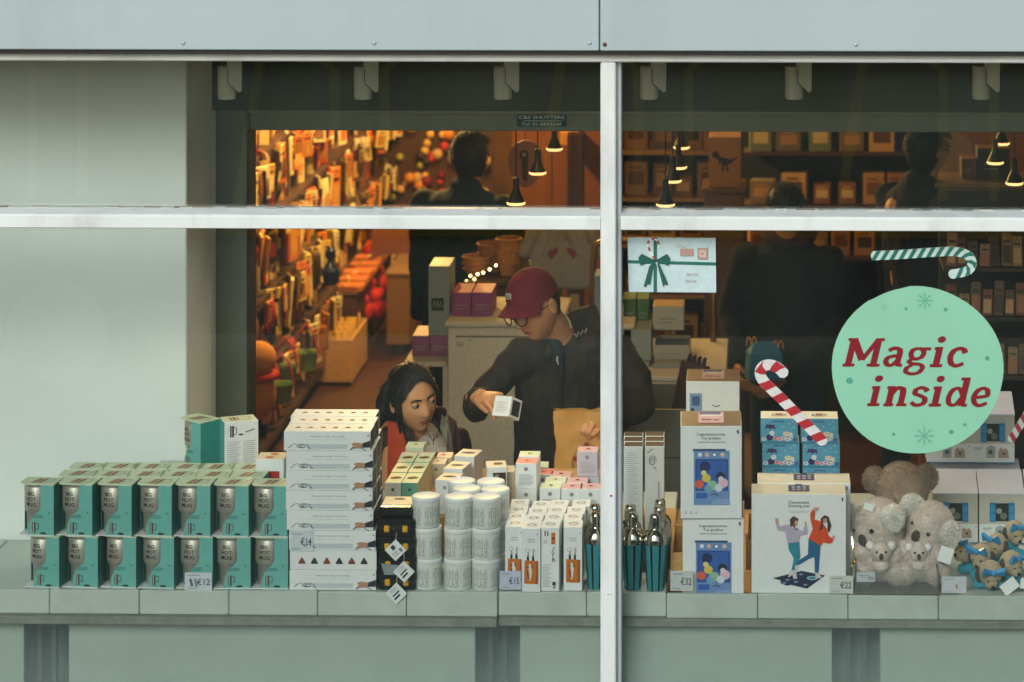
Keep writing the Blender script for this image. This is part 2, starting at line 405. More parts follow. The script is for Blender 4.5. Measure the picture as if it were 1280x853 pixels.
def nth(k):
    ones = ['', 'first', 'second', 'third', 'fourth', 'fifth', 'sixth', 'seventh', 'eighth', 'ninth', 'tenth', 'eleventh', 'twelfth', 'thirteenth', 'fourteenth', 'fifteenth', 'sixteenth', 'seventeenth', 'eighteenth', 'nineteenth']
    if k < 20: return ones[k]
    t, o = divmod(k, 10); T = ['', '', 'twent', 'thirt', 'fort', 'fift', 'sixt', 'sevent', 'eight', 'ninet'][t]
    return T + 'ieth' if not o else T + 'y-' + ones[o]
ORD = ['first', 'second', 'third', 'fourth', 'fifth', 'sixth', 'seventh', 'eighth', 'ninth', 'tenth']

# ================================================================== setting: street, shop room
def struct(name, mb, **k): return tag(mb.build(name, **k), kind='structure')
m = MB(); m.box(-60, -90, -.5, 60, -3.2, -.14, 'asphalt'); struct('road', m)
m = MB(); m.box(-60, -3.0, -.5, 60, -.16, -.004, 'paving'); struct('pavement', m)
m = MB(); m.box(-60, -3.2, -.5, 60, -3.0, 0, 'kerb', c=.015); struct('kerb', m)
m = MB(); m.box(-5.2, -.159, -.5, 5.2, 13.2, -.002, 'floor'); struct('floor', m)
m = MB(); m.box(-5.2, 1.0, 2.75, 5.2, 13.2, 2.95, 'ceiling'); struct('ceiling', m)
m = MB(); m.box(-5.2, 13.0, 0, 5.2, 13.2, 2.75, 'wall_warm'); struct('wall_back', m)
m = MB(); m.box(-5.2, 1.3, 0, -5.0, 13.0, 2.75, 'wall_warm'); struct('wall_left', m)
m = MB(); m.box(5.0, -.1, 0, 5.2, 13.0, 2.75, 'wall_dark'); struct('wall_right', m)

def Z(py, Y, px=760): return at(px, py, Y).z
ZS = 1.063                                                     # top of the display counter
# ------------------------------------------------------------------ shop front
sf = thing('shop_front', 'white framed shop window front with two tall bays and grey-white fascia above', 'shop front', (0, 0, 0))
FY = -.10
zf, zh, zt1, zt0 = Z(64, -.14), Z(78, FY), Z(262, -.02), Z(288, FY)
ztm = Z(272.5, FY)
xj = X_at(749.5, -.14)
for a, b, nm in ((-4.6, xj - .0015, 'l'), (xj + .0015, 3.2, 'r')):
    m = MB(); m.box(a, -.14, zf, b, -.02, 4.6, 'fascia', c=.003); o = m.build('fascia_panel', sf)
    rv = [229, 468, 737] if nm == 'l' else [756, 1070, 1310]
    for px in rv:
        m = MB(); p = at(px, 54 if nm == 'l' else 56, -.14)
        m.lathe([(.0065, -.002), (.0062, .001), (.004, .0035), (0, .0042)], 10, 'rivet' if px != 756 else '#5a2d1c', M=Matrix.Translation(p) @ Matrix.Rotation(R(90), 4, 'X'))
        m.build('rivet', o, smooth=True)
m = MB(); m.box(-4.6, -.13, zf - .012, 3.2, -.03, zf - .0005, 'seal'); m.build('shadow_strip', sf)  # dark strip stands in for the shadow line under the fascia
m = MB(); m.box(-4.6, FY, zh, 3.2, .02, zf - .012, 'paint', c=.004); m.build('head_rail', sf)
xp0, xp1, xp2 = X_at(750.5, FY), X_at(770, FY), X_at(776.5, -.06)
m = MB(); m.box(xp0, FY, .12, xp1, .02, zh - .001, 'paint', c=.004); mu = m.build('mullion', sf)
m = MB(); m.box(xp1 + .0002, -.065, .12, xp2, .02, zh - .001, 'paint', c=.003); m.build('mullion_flange', mu)
m = MB(); p = at(764, 620, FY); m.disc(p.x, p.z, .0035, '#a3152a', y=FY); m.build('paint_speck', mu); m = MB()
m.rect(p.x - .012, p.z - .285, p.x + .002, p.z - .283, '#8e9496', y=FY); m.build('scratch', mu)
for a, b in ((-4.6, xp0 - .0005), (xp2 + .0005, 3.2)):
    m = MB(); prof = [(FY, zt0 + .002), (FY + .003, zt0), (.015, zt0), (.015, zt1), (-.02, zt1), (FY + .006, ztm + .004), (FY, ztm - .002)]
    n = len(prof); vs = [(a, y, z) for y, z in prof] + [(b, y, z) for y, z in prof]
    m.add(vs, [tuple(range(n)), tuple(reversed(range(n, 2*n)))] + [(k, n+k, n+(k+1) % n, (k+1) % n)[::-1] for k in range(n)], 'paint')
    t = m.build('transom', sf)
    m = MB(); m.box(a, -.022, zt0 - .006, b, .012, zt0 - .0005, 'seal'); m.build('seal', t)
    m = MB()
    for k in range(26):                                        # weathered putty along the sill
        x = rnd.uniform(max(a, -2.25), min(b, .8)); L = rnd.uniform(.01, .06)
        m.box(x, -.02, zt1, x + L, -.012, zt1 + rnd.uniform(.001, .003), rnd.choice(['#8c8a80', '#b9bab2', '#6f6c62']))
    m.build('putty', t)['kind'] = 'stuff'
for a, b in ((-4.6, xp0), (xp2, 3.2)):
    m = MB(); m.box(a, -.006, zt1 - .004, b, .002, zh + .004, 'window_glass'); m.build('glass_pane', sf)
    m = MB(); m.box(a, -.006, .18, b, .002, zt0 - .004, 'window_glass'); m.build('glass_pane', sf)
m = MB(); m.box(-4.6, FY, 0, 3.2, .02, .18, 'paint', c=.004); m.build('bottom_rail', sf)
m = MB(); m.box(-4.6, .03, Z(76, .03), 3.2, 1.0, 2.95, 'ceiling'); m.build('soffit', sf)
# pier on the left, shutter guide, bulkhead and shutter housing
m = MB(); xw = X_at(233, .6); m.box(-5.2, .6, 0, xw, 1.07, 2.622, 'wall_white', c=.004); tag(m.build('pier'), 'smooth white wall pier at the left end of the window display', 'wall pier')
sh = thing('roller_shutter', 'grey green roller shutter housing with guide rail behind the display', 'roller shutter', (0, 0, 0))
zb = Z(139.5, 1.0); zb2 = Z(163, 1.15)
xg0, xg1 = xw - .03, X_at(308, 1.07)
m = MB(); m.box(xw + .001, 1.0, zb, 3.2, 1.06, 2.95, 'bulkhead'); m.build('bulkhead', sh)
m = MB(); m.box(xg1, 1.12, zb2, 3.2, 1.45, 2.74, 'shutter_metal', c=.004); m.build('housing', sh)
m = MB(); m.box(xg1, 1.075, zb - .006, 3.2, 1.119, zb - .001, '#30342c'); m.box(xg1, 1.10, zb - .02, 3.2, 1.119, zb - .012, '#9aa08f'); m.build('edge_trim', sh)
m = MB(); m.box(xg0, 1.075, 0, xg1, 1.20, zb - .001, 'shutter_metal', c=.003); g = m.build('guide_rail', sh)
m = MB(); m.box(xg1 + .0003, 1.078, 0, xg1 + .008, 1.2, zb2, 'seal'); m.build('brush_strip', g)
m = MB(); m.rect(xg0 + .005, zb - .012, xg0 + .045, zb - .004, '#23251f', y=1.075); m.build('slot', g)
a, b = at(646, 143.5, 1.118), at(708, 158.5, 1.118)
m = MB(); m.box(a.x, 1.1165, b.z, b.x, 1.1195, a.z, '#16444a'); cx, cz, h = (a.x + b.x) / 2, b.z, a.z - b.z
m.text('C&S SHUTTERS', cx, cz + h*.66, h*.36, '#c9d6d2', y=1.1165, bold=.01, width=(b.x-a.x)*.92)
m.rect(cx - .06, cz + h*.45, cx + .07, cz + h*.52, '#9db3b0', y=1.1165)
m.text('Tel: 01-8843240', cx, cz + h*.1, h*.34, '#c9d6d2', y=1.1165, bold=.01, width=(b.x-a.x)*.8)
m.build('sign_plate', sh)
for i, px in enumerate((289, 459, 634, 817, 998, 1232)):
    p = at(px, 124, .72); t = thing('spotlight', ['leftmost white ceiling spotlight beside the white pier', 'second white ceiling spotlight from the left', 'white ceiling spotlight just left of the central mullion', 'white ceiling spotlight just right of the central mullion', 'white ceiling spotlight above the middle of the right bay', 'rightmost white ceiling spotlight near the picture edge'][i], 'spotlight', p, 0, 'white spotlights along the window soffit')
    m = MB(); m.lathe([(.026, .001), (.0285, .004), (.0285, .102), (.027, .106)], 24, 'lamp_white', M=Matrix.Translation((-.014, 0, 0)) @ Matrix.Rotation(R(2), 4, 'X')); m.build('lamp_head', t, smooth=True)
    s_ = 1 if i != 3 else .75
    m = MB(); m.prism([(-.002, .056), (.03, .026), (.038, .028), (.041, .034), (.041, .14), (-.002, .14)], -.045, -.028, 'lamp_white'); o = m.build('driver_box', t)
    m = MB(); m.line([(-.002, .1), (-.002, .056), (.031, .0255)], .0022, '#2b2e28', y=-.0455); m.build('dark_seam', o)  # thin dark line along the box's left and slanted lower edges
    l_ = bpy.data.lights.new('spotlight', 'SPOT'); l_.energy = 0 if i == 0 else (7.5 if i == 1 else 13); l_.color = (1, .84, .64); l_.spot_size = R(115); l_.spot_blend = .8; l_.shadow_soft_size = .03
    lo_ = bpy.data.objects.new('light', l_); C.objects.link(lo_); lo_.parent = t; lo_.location = (-.014, -.02, -.012); lo_.rotation_euler = (R(-14), 0, 0)
    m = MB(); m.box(-.008, -.03, .1065, .008, .006, Z(76, .03) - p.z, 'lamp_white'); m.build('stem', t)

# ------------------------------------------------------------------ display counter made of white blocks
dc = thing('display_counter', 'long white display counter of joined blocks along the window', 'counter', (0, 0, 0))
JP = [-160, -50, 62, 174, 286, 397, 508, 622, 733, 833, 947, 1060, 1173, 1285, 1400]
YF = .06; BH = .071
for i, (a, b) in enumerate(zip(JP, JP[1:])):
    x0, x1 = X_at(a, YF) + .001, X_at(b, YF) - .001; back = .58 if b < 230 else (1.04 if b < 420 else 1.19)
    m = MB(); yo = YF + (.012 if 622 <= a < 740 else 0)
    if a == 833:
        m.box(x0, yo, ZS - BH, x1, yo + .014, ZS, 'shelf_white', c=.002); m.box(x0, yo + .0145, ZS - BH, x1, back, ZS - .058, 'wood')
    else: m.box(x0, yo, ZS - BH, x1, back, ZS - (.001 if i % 2 else 0), 'shelf_white', c=.0025)
    m.build('shelf_block', dc)
zl = ZS - BH
for a, b, y in ((-160, 621, .035), (623, 1400, .05)):
    m = MB(); m.box(X_at(a, .04), y, zl - .024, X_at(b, .04), .3, zl - .0005, 'lip_stone', c=.003); m.build('ledge', dc)
for a, b in ((-160, 30), (86, 594), (650, 1040), (1100, 1400)):
    m = MB(); m.box(X_at(a, .1), .10, 0, X_at(b, .1), .12, zl - .025, 'lower_panel', c=.002); m.build('lower_panel', dc)
for a, b in ((30, 86), (594, 650), (1040, 1100)):
    for q in (.30, .62):
        m = MB(); x = X_at(a + (b - a) * q, .16); m.box(x, .16, 0, x + .012, .2, zl - .025, '#3a4d47'); m.build('leg', dc)
m = MB(); m.box(-4.0, .24, 0, 3.2, .28, zl - .03, 'dark_gap'); m.build('recess_back', dc)
# wooden risers on the counter
ZR = ZS + .13
for a, b, y0, y1 in ((478, 748, .40, .98), (770, 842, .30, .62)):
    m = MB(); x0, x1 = X_at(a, y0), X_at(b, y0); h = ZR if a < 700 else ZS + .10
    m.box(x0, y0, ZS + .0005, x1, y1, h, 'wood', c=.003); m.build('riser', dc)
m = MB(); m.box(X_at(196, .5), .345, ZS + .0005, X_at(345, .5), .56, ZS + .255, 'shelf_white'); m.build('riser', dc)
# open wooden trays between the goods, right bay
for j, (a, b, y0, y1, z0, lab) in enumerate(((838, 856, .16, .36, ZS + .001, 'pale wooden tray standing left of the toy machine boxes'), (932, 1000, .30, .50, ZS + .0005, 'pale wooden tray behind the dancing mat boxes'))):
    x0, x1 = X_at(a, y0), X_at(b, y0) 
    t = thing('wooden_tray', lab, 'tray', ((x0 + x1) / 2, y0, z0)); hw = (x1 - x0) / 2; d = y1 - y0
    for nm, bx in (('tray_base', (-hw, 0, 0, hw, d, .008)), ('tray_side', (-hw, 0, .0082, -hw + .008, d, .11)), ('tray_side', (hw - .008, 0, .0082, hw, d, .11)), ('tray_front', (-hw + .0082, 0, .0082, hw - .0082, .008, .09)), ('tray_back', (-hw + .0082, d - .008, .0082, hw - .0082, d, .12))):
        m = MB(); m.box(*bx, 'wood', c=.001); m.build(nm, t)

# ------------------------------------------------------------------ stickers on the outside of the glass
GY = -.0062
def smooth_path(pts, n=8):
    P = [Vector(p) for p in pts]; out = []
    for i in range(len(P) - 1):
        p0, p1, p2, p3 = P[max(i-1, 0)], P[i], P[i+1], P[min(i+2, len(P)-1)]
        for k in range(n):
            t = k / n; out.append(.5*((2*p1)+(-p0+p2)*t+(2*p0-5*p1+4*p2-p3)*t*t+(-p0+3*p1-3*p2+p3)*t**3))
    out.append(P[-1]); return out
def G(px, py): p = at(px, py, GY); return Vector((p.x, p.z))
def cane(name, label, pts, wpx, c1, c2, pitch, skew, rnd_end=True):
    P = smooth_path([G(*p) for p in pts], 10); L = [0]
    for a, b in zip(P, P[1:]): L.append(L[-1] + (b - a).length)
    def pos(s):
        s = max(0, min(L[-1], s))
        for i in range(len(P) - 1):
            if s <= L[i+1] + 1e-9:
                t = (s - L[i]) / max(1e-9, L[i+1] - L[i]); return P[i].lerp(P[i+1], t), (P[i+1] - P[i]).normalized()
        return P[-1], (P[-1] - P[-2]).normalized()
    hw = wpx / 430 / 2; m = MB(); n = 120; left, right = [], []
    for k in range(n + 1):
        p, t = pos(L[-1] * k / n); q = Vector((-t.y, t.x)); e = min(1, (min(k, n - k) / n * L[-1]) / (hw * .8) + .35); left.append(p + q * hw * e); right.append(p - q * hw * e)
    for k in range(n):
        a = [left[k], left[k+1], right[k+1], right[k]]
        m.prism([(v.x, v.y) for v in a], GY - .0008, GY - .0002, c1)
    o = m.build('base', None); root = thing(name, label, 'window sticker'); o.parent = root; o.name = 'vinyl'
    m = MB(); s = pitch * .3
    while s < L[-1] - pitch * .5:
        e0, e1 = s, s + pitch * .5
        def edge(sv, side): p, t = pos(sv + side * skew); q = Vector((-t.y, t.x)); return p + q * hw * side * .995
        m.front([tuple(edge(e0, 1)), tuple(edge(e1, 1)), tuple(edge((e0+e1)/2, 0) + (edge(e1, 0) - edge(e0, 0)) * .5), tuple(edge(e1, -1)), tuple(edge(e0, -1)), tuple(edge(e0, 0))], c2, y=GY - .0008); m.eps = 0
        s += pitch
    m.build('stripe', root)
c = lambda x, y: (900 + x / 4.49, 400 + y / 4.49)
cane('candy_cane_sticker', 'red and white candy cane sticker on the glass over blue boxes', [c(592, 697), c(520, 622), c(440, 540), c(360, 458), c(285, 385), c(238, 335), c(225, 290), c(248, 258), c(290, 254), c(335, 278), c(372, 318)], 13.5, '#c9cdca', '#a3242c', .0525, .006)
c = lambda x, y: (760 + x / 2.4615, 270 + y / 2.4615)
cane('candy_cane_sticker', 'green and white candy cane sticker above the round sign', [c(809, 123), c(900, 119), c(1000, 112), c(1066, 110), c(1106, 121), c(1120, 146), c(1104, 170), c(1048, 181)], 11.5, '#b5cfcb', '#1b6a5c', .0265, .009)
cane('candy_cane_sticker', 'striped candy cane sticker cut off at the right picture edge', [(1262, 552), (1268, 543), (1277, 529), (1290, 508)], 10, '#9aa39c', '#7a2a30', .03, .006)

ms = thing('round_sticker', 'round pale green window sticker reading Magic inside in dark red', 'window sticker')
ctr = G(1146.5, 462.5); rx, rz_ = 107 / 430.5, 104.5 / 430.5
N = 72; out = []
for k in range(N):
    a = 2*math.pi*k/N; w_ = 1 + .006*math.sin(3*a + 1) + .005*math.sin(5*a) - (.012 if R(95) < a < R(125) else 0)
    out.append((ctr.x + rx*w_*math.cos(a), ctr.y + rz_*w_*math.sin(a)))
mat('sticker_green', '#84c2a6', .5, var=.05, scale=7, bump=.12, bscale=9)
m = MB(); m.prism(out, GY - .0012, GY - .0002, 'sticker_green'); m.build('vinyl', ms)
SY = GY - .0012
m = MB()
def flake(px, py, rpx, col):
    q = G(px, py); r = rpx / 430
    for k in range(4):
        a = k*math.pi/4; dx, dz = math.cos(a)*r, math.sin(a)*r; m.line([(q.x-dx, q.y-dz), (q.x+dx, q.y+dz)], r*.13, col, y=SY)
    for k in range(8):
        a = k*math.pi/4; m.disc(q.x+math.cos(a)*r*.72, q.y+math.sin(a)*r*.72, r*.13, col, y=SY, n=8)
for a in ((1156, 376, 10.5, '#5ea78c'), (1155.5, 545, 12, '#63ab8f'), (1105.5, 384, 5, '#79b79c')): m = MB(); flake(*a); m.build('snowflake_print', ms)
for px, py, r in ((1182, 387, 2.6), (1132.5, 386, 2), (1062, 476, 4.2), (1234, 448, 3), (1189, 540, 3), (1117, 543, 2.2), (1206, 531, 2.2)): q = G(px, py); m = MB(); m.disc(q.x, q.y, r/430, '#4f9a82', y=SY); m.build('dot_print', ms)
# slab-serif italic lettering drawn with strokes; x-height 1, cap height 1.42
def glyphs(ch):
    S = .24; sl = lambda x0, x1, y: ([(x0, y), (x1, y)], .17)
    if ch == 'M': return [([(.24, 0), (.24, 1.38)], S), ([(.26, 1.36), (.76, .34)], .26), ([(.76, .34), (1.24, 1.36)], .18), ([(1.26, 0), (1.26, 1.38)], S), sl(.02, .50, .085), sl(1.0, 1.52, .085), sl(.02, .36, 1.335), sl(1.14, 1.5, 1.335)], 1.60
    if ch == 'a': return [([(.16, .80), (.34, .91), (.54, .88), (.63, .72), (.63, .2), (.74, .09)], .22), ([(.63, .54), (.42, .54), (.19, .45), (.14, .26), (.26, .09), (.44, .12), (.63, .34)], .19), sl(.66, .84, .085)], .94
    if ch == 'g': return [([(.40, .92), (.2, .84), (.15, .64), (.24, .46), (.42, .40), (.6, .5), (.66, .7), (.57, .87), (.40, .92)], .19), sl(.58, .92, .90), ([(.28, .42), (.14, .27), (.3, .17), (.62, .13), (.74, -.04), (.62, -.26), (.36, -.33), (.12, -.24), (.10, -.06), (.3, .12)], .18)], .98
    if ch == 'i': return [([(.28, 0), (.28, 1.0)], S), sl(.08, .3, .915), sl(.04, .54, .085), ('dot', (.28, 1.36), .165)], .64
    if ch == 'c': return [([(.72, .70), (.62, .88), (.42, .92), (.22, .78), (.15, .5), (.24, .2), (.46, .08), (.74, .2)], .21)], .84
    if ch == 'n': return [([(.26, 0), (.26, 1.0)], S), sl(.06, .3, .915), ([(.28, .62), (.42, .86), (.62, .90), (.74, .74), (.75, .05)], .23), sl(.06, .46, .085), sl(.58, 1.0, .085)], 1.06
    if ch == 's': return [([(.66, .74), (.54, .89), (.34, .92), (.18, .80), (.2, .63), (.4, .54), (.6, .42), (.64, .24), (.5, .1), (.28, .08), (.1, .22)], .2)], .80
    if ch == 'd': return [([(.66, .62), (.54, .86), (.36, .90), (.2, .74), (.14, .45), (.2, .18), (.36, .08), (.54, .18), (.66, .42)], .19), ([(.72, .05), (.72, 1.44)], S), sl(.48, .74, 1.37), sl(.74, .95, .085)], 1.0
    if ch == 'e': return [([(.18, .47), (.5, .5), (.68, .58), (.64, .82), (.46, .92), (.26, .80), (.15, .5), (.24, .2), (.44, .07), (.74, .2)], .19)], .86
    return [], .4
def lettering(word, x0, x1, base, xh, col, parent):
    adv = sum(glyphs(ch)[1] for ch in word); m = MB(); cur = 0; SH = .235; G0, G1 = G(x0, base), G(x1, base); sx = (G1.x - G0.x) / adv; sz = xh / 430.5
    def T(x, z): return (G0.x + (x + SH * z * sz / sx) * sx, G0.y + (z) * sz)
    for ch in word:
        gl, ad = glyphs(ch)
        for g in gl:
            if g[0] == 'dot':
                (dx, dz), r = g[1], g[2]; m.front([T(cur + dx + r*math.cos(k*.4488), dz + r*math.sin(k*.4488)) for k in range(14)], col, y=SY); continue
            pts, wd = g; P = smooth_path([Vector(p) for p in pts], 6) if len(pts) > 3 else [Vector(p) for p in pts]
            L_, R_ = [], []
            for i, p in enumerate(P):
                t = (P[min(i+1, len(P)-1)] - P[max(i-1, 0)]).normalized(); q = Vector((-t.y, t.x)); h = wd/2*(1.12 if abs(t.y) > .7 else .86)
                L_.append(p + q*h); R_.append(p - q*h)
            for i in range(len(P)-1): m.front([T(cur+v.x, v.y) for v in (L_[i], L_[i+1], R_[i+1], R_[i])], col, y=SY)
            m.eps += .00002
        cur += ad
    m.eps = 0
    return m.build('lettering', parent)
mat('ink_red', '#7a0f1b', .5, var=.04)
def lettering_eps(): pass
_e = MB.e
MB.e = lambda s: setattr(s, 'eps', s.eps + .000004) or s.eps
lettering('Magic', 1052, 1206, 458.5, 25.5, 'ink_red', ms); lettering('inside', 1082, 1236, 508, 25.5, 'ink_red', ms)
MB.e = _e

ev = thing('envelope_sticker', 'pale blue letter sticker with green bow addressed to Santa Claus North Pole', 'window sticker')
c = lambda x, y: tuple(G(760 + x / 2.4615, 270 + y / 2.4615))
m = MB(); m.prism([c(60, 66), c(331, 68), c(333, 236), c(64, 234)], GY - .0012, GY - .0002, K('#b9d3d6', .4)); m.build('vinyl', ev)
m = MB()
m.front([c(60, 136), c(332, 143), c(332, 153), c(60, 146)], '#1c6558', y=SY); m.front([c(140, 66), c(151, 66), c(151, 235), c(140, 235)], '#1c6558', y=SY)
P = [c(182, 214), c(165, 178), c(148, 140), c(130, 108), c(122, 85), c(134, 70), c(152, 76), c(158, 98)]
P = smooth_path([Vector(p) for p in P], 4)
for i in range(len(P) - 1): m.line([tuple(P[i]), tuple(P[i+1])], .0052, ['#a3323a', '#dfe3df'][(i // 2) % 2], y=SY)
for q in ([c(146, 136), c(104, 116), c(93, 128), c(100, 152)], [c(146, 136), c(182, 116), c(192, 130), c(186, 153)], [c(142, 142), c(128, 152), c(110, 215), c(116, 219), c(122, 208), c(130, 212)], [c(150, 142), c(160, 150), c(186, 210), c(176, 208), c(170, 218)]): m.front(q, '#17584c', y=SY)
m.disc(*c(147, 137), .0046, '#124a40', y=SY)
m.rect(*c(222, 122), *c(262, 100), '#a98f80', y=SY); m.rect(*c(276, 132), *c(307, 98), '#a5887a', y=SY); m.rect(*c(281, 127), *c(302, 103), '#c2b1a5', y=SY); m.disc(*c(291, 115), .0032, '#8f7367', y=SY)
m.line([c(212, 96), c(222, 90), c(232, 97), c(242, 91)], .0012, '#a98f80', y=SY)
m.text('Santa Claus', *c(258, 182), .0125, '#a38d86', y=SY, shear=.3, width=.033); m.text('North Pole', *c(255, 203), .0125, '#a38d86', y=SY, shear=.3, width=.031)
m.build('print', ev)

# ================================================================== goods in the window
def rise(px, Y, z): return Vector((X_at(px, Y), Y, z))
def put(proto_fn, cache={}):
    pass
class Proto:                                                   # the first placing uses the original, later ones copies of it
    def __init__(s, root): s.root = root; s.used = False
    def put(s, loc, label, rz=0., tilt=None):
        if not s.used:
            s.used = True; s.root.location = loc; s.root.rotation_euler = tilt if tilt else (0, 0, rz); s.root['label'] = label; return s.root
        return dup(s.root, loc, label, rz, None, tilt)

# ---- mug gift boxes ------------------------------------------------
MW, MD, MH = .1085, .080, .152
def make_mug_box(back=False):
    t = thing('mug_box', 'x', 'mug box', group='teal boxed steel mugs stacked at the left')
    hw = MW/2; m = MB()
    m.box(-hw, .0, 0, hw, MD, .0025, 'card_white')                       # base
    m.box(-hw, MD - .002, .0026, hw, MD, MH - .003, 'teal')              # back
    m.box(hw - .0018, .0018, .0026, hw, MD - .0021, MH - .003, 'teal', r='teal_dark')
    arc = [(-hw + .022 - .022*math.sin(a), .022 - .022*math.cos(a)) for a in [i*math.pi/2/6 for i in range(7)]]
    tp = arc + [(-hw, MD), (hw, MD), (hw, 0)]
    n = len(tp); m.add([(x, y, MH - .0028) for x, y in tp] + [(x, y, MH) for x, y in tp], [tuple(range(n)), tuple(reversed(range(n, 2*n)))] + [(k, (k+1) % n, n+(k+1) % n, n+k)[::-1] for k in range(n)], 'mint')
    fl = [(hw, .0026), (hw, MH - .003), (.014, MH - .003), (.014, .084), (.008, .072), (-.008, .058), (-.020, .036), (-.025, .0026)]
    m.prism(fl, 0, .0017, 'teal')
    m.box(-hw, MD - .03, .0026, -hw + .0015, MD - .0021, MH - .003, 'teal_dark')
    box = m.build('carton', t)
    m = MB(); cx, cy = -.0075, .0455
    m.lathe([(.033, .004), (.0345, .006), (.0355, .060), (.042, .070), (.0428, .074), (.0428, .138), (.0418, .1395), (.0418, .1415), (.0425, .1425), (.0425, .147)], 28, 'steel', M=Matrix.Translation((cx, cy, 0)))
    mug = m.build('mug', t, smooth=True)
    m = MB()
    def wrap(p):
        a = (p[0] - cx) / .0428; return (cx + .0433*math.sin(a), cy - .0433*math.cos(a), p[2])
    for k, wd in enumerate(('BIG', 'HOT', 'MUG')): m.text(wd, cx - .010, .116 - k*.0155, .0155, '#1b1a18', bold=.02, warp=wrap)
    m.build('lettering', mug)
    m = MB(); 
    for k in range(3): m.rect(-.006 - k*.003, .060 - k*.0035, .022, .0615 - k*.0035, '#2d6b66')
    m.rect(-.012, .008, -.001, .040, '#4a4b48'); m.rect(-.0095, .008, -.006, .040, '#9fa19b'); m.line([(0, .036), (.008, .036), (.008, .02), (0, .02)], .0018, '#3c3d3a'); m.disc(.022, .008, .010, '#22312f', rz=.003); m.disc(.040, .068, .0016, '#173a38', rz=.0028)
    m.build('print', box)
    m = MB()
    for k, q in enumerate(('#b59a80', '#8f7058', '#c2a88d', '#7a6552')): m.top([(-.024 + k*.008, .014), (-.016 + k*.008, .014), (-.004 + k*.008, .062), (-.012 + k*.008, .062)], q, MH)
    for a, b in (((.012, .03), (.036, .03)), ((.036, .03), (.041, .055)), ((.041, .055), (.020, .056))):
        m.line([a, b], .0018, '#5d5a48', fn=lambda pts, mm, y, M: m.top(pts, mm, MH))
    m.build('lid_print', box)
    return t
mug = Proto(make_mug_box())
col_top = [22, 70, 119, 169, 217, 265, 313]; col_bot = [29, 77, 125, 172, 220, 267, 314]
for layer, cols in (('upper', col_top), ('lower', col_bot)):
    for i, px in enumerate(cols):
        z = ZS + (MH + .001 if layer == 'upper' else 0) + .0003; Y = .078 + rnd.uniform(0, .004)
        rz = R([-9, -7, -6, -3, 1, 0, 0][i] + rnd.uniform(-3, 3))
        mug.put(rise(px + 23, Y, z) , f'teal mug gift box, {layer} layer of the front row, {ORD[i]} from the left', rz=rz)
for row, x0, n in ((2, 76, 6), (3, 84, 6)):
    for i in range(n):
        for layer in ('upper', 'lower'):
            Y = .078 + (row - 1) * .0885 + rnd.uniform(0, .002); px = x0 + i * (42.4 if row == 2 else 40.6) + 18 + (row - 2) * 4
            mug.put(rise(px, Y, ZS + .0003 + (MH + .001 if layer == 'upper' else 0)), f'teal mug gift box, {layer} layer, {ORD[row-1]} row from the glass, {ORD[i]} from the left', rz=R(rnd.uniform(-4, 4)))
mug.put(rise(236, .45, ZS + .2555), 'teal mug gift box turned sideways on top at the back left', rz=R(-38))
t = thing('mug_box', 'mug gift box showing its printed white back, beside the grey guide rail', 'mug box', rise(302, .44, ZS + .2555), R(22), 'teal boxed steel mugs stacked at the left')
m = MB(); m.box(-.0525, 0, 0, .0525, .08, .152, 'card_white', c=.002, l='teal', u='mint'); b = m.build('carton', t)
m = MB(); m.rect(-.036, .105, -.024, .14, '#3d3f3c'); m.rect(-.033, .105, -.029, .14, '#9a9b95'); m.line([(-.024, .134), (-.016, .134), (-.016, .114), (-.024, .114)], .002, '#4a4b46'); m.disc(-.002, .112, .008, '#3d3f3c', rz=.003); m.line([(.012, .118), (.04, .126)], .003, '#4a4b46')
for k in range(13): m.rect(-.044, .09 - k*.0062, -.002 - .006*(k % 3), .0915 - k*.0062, '#a3a6a3'); m.rect(.004, .09 - k*.0062, .044 - .005*(k % 2), .0915 - k*.0062, '#a3a6a3')
m.build('print', b)
m = MB(); [m.toprect(-.03 + k*.011, .02, -.022 + k*.011, .06, q, .152) for k, q in enumerate(('#a08770', '#7d5b40', '#b39b80'))]; m.line([(.008, .025), (.034, .025), (.034, .055), (.008, .055)], .002, '#5d5a48', fn=lambda p, mm, y, M: m.top(p, mm, .152)); m.build('lid_print', b)

# ---- white box with orange discs and a red square ------------------
t = thing('tea_box', 'tall white box with orange discs on its lid and a red square', 'box', rise(337, .255, ZS + .0003))
m = MB(); m.box(-.043, 0, 0, .043, .085, .338, 'card_white', c=.002, u='card_cream'); b = m.build('carton', t)
m = MB(); [m.top([(q[0] + .013*math.cos(k*.5236), q[1] + .011*math.sin(k*.5236)) for k in range(12)], '#d8641c', .338) for q in ((-.004, .024), (.004, .062))]
m.rect(-.022, .268, .03, .302, '#b3211f'); [m.rect(-.02 + k*.006, .262, -.017 + k*.006, .2665, '#8a4b4a') for k in range(8)]; m.build('print', b)

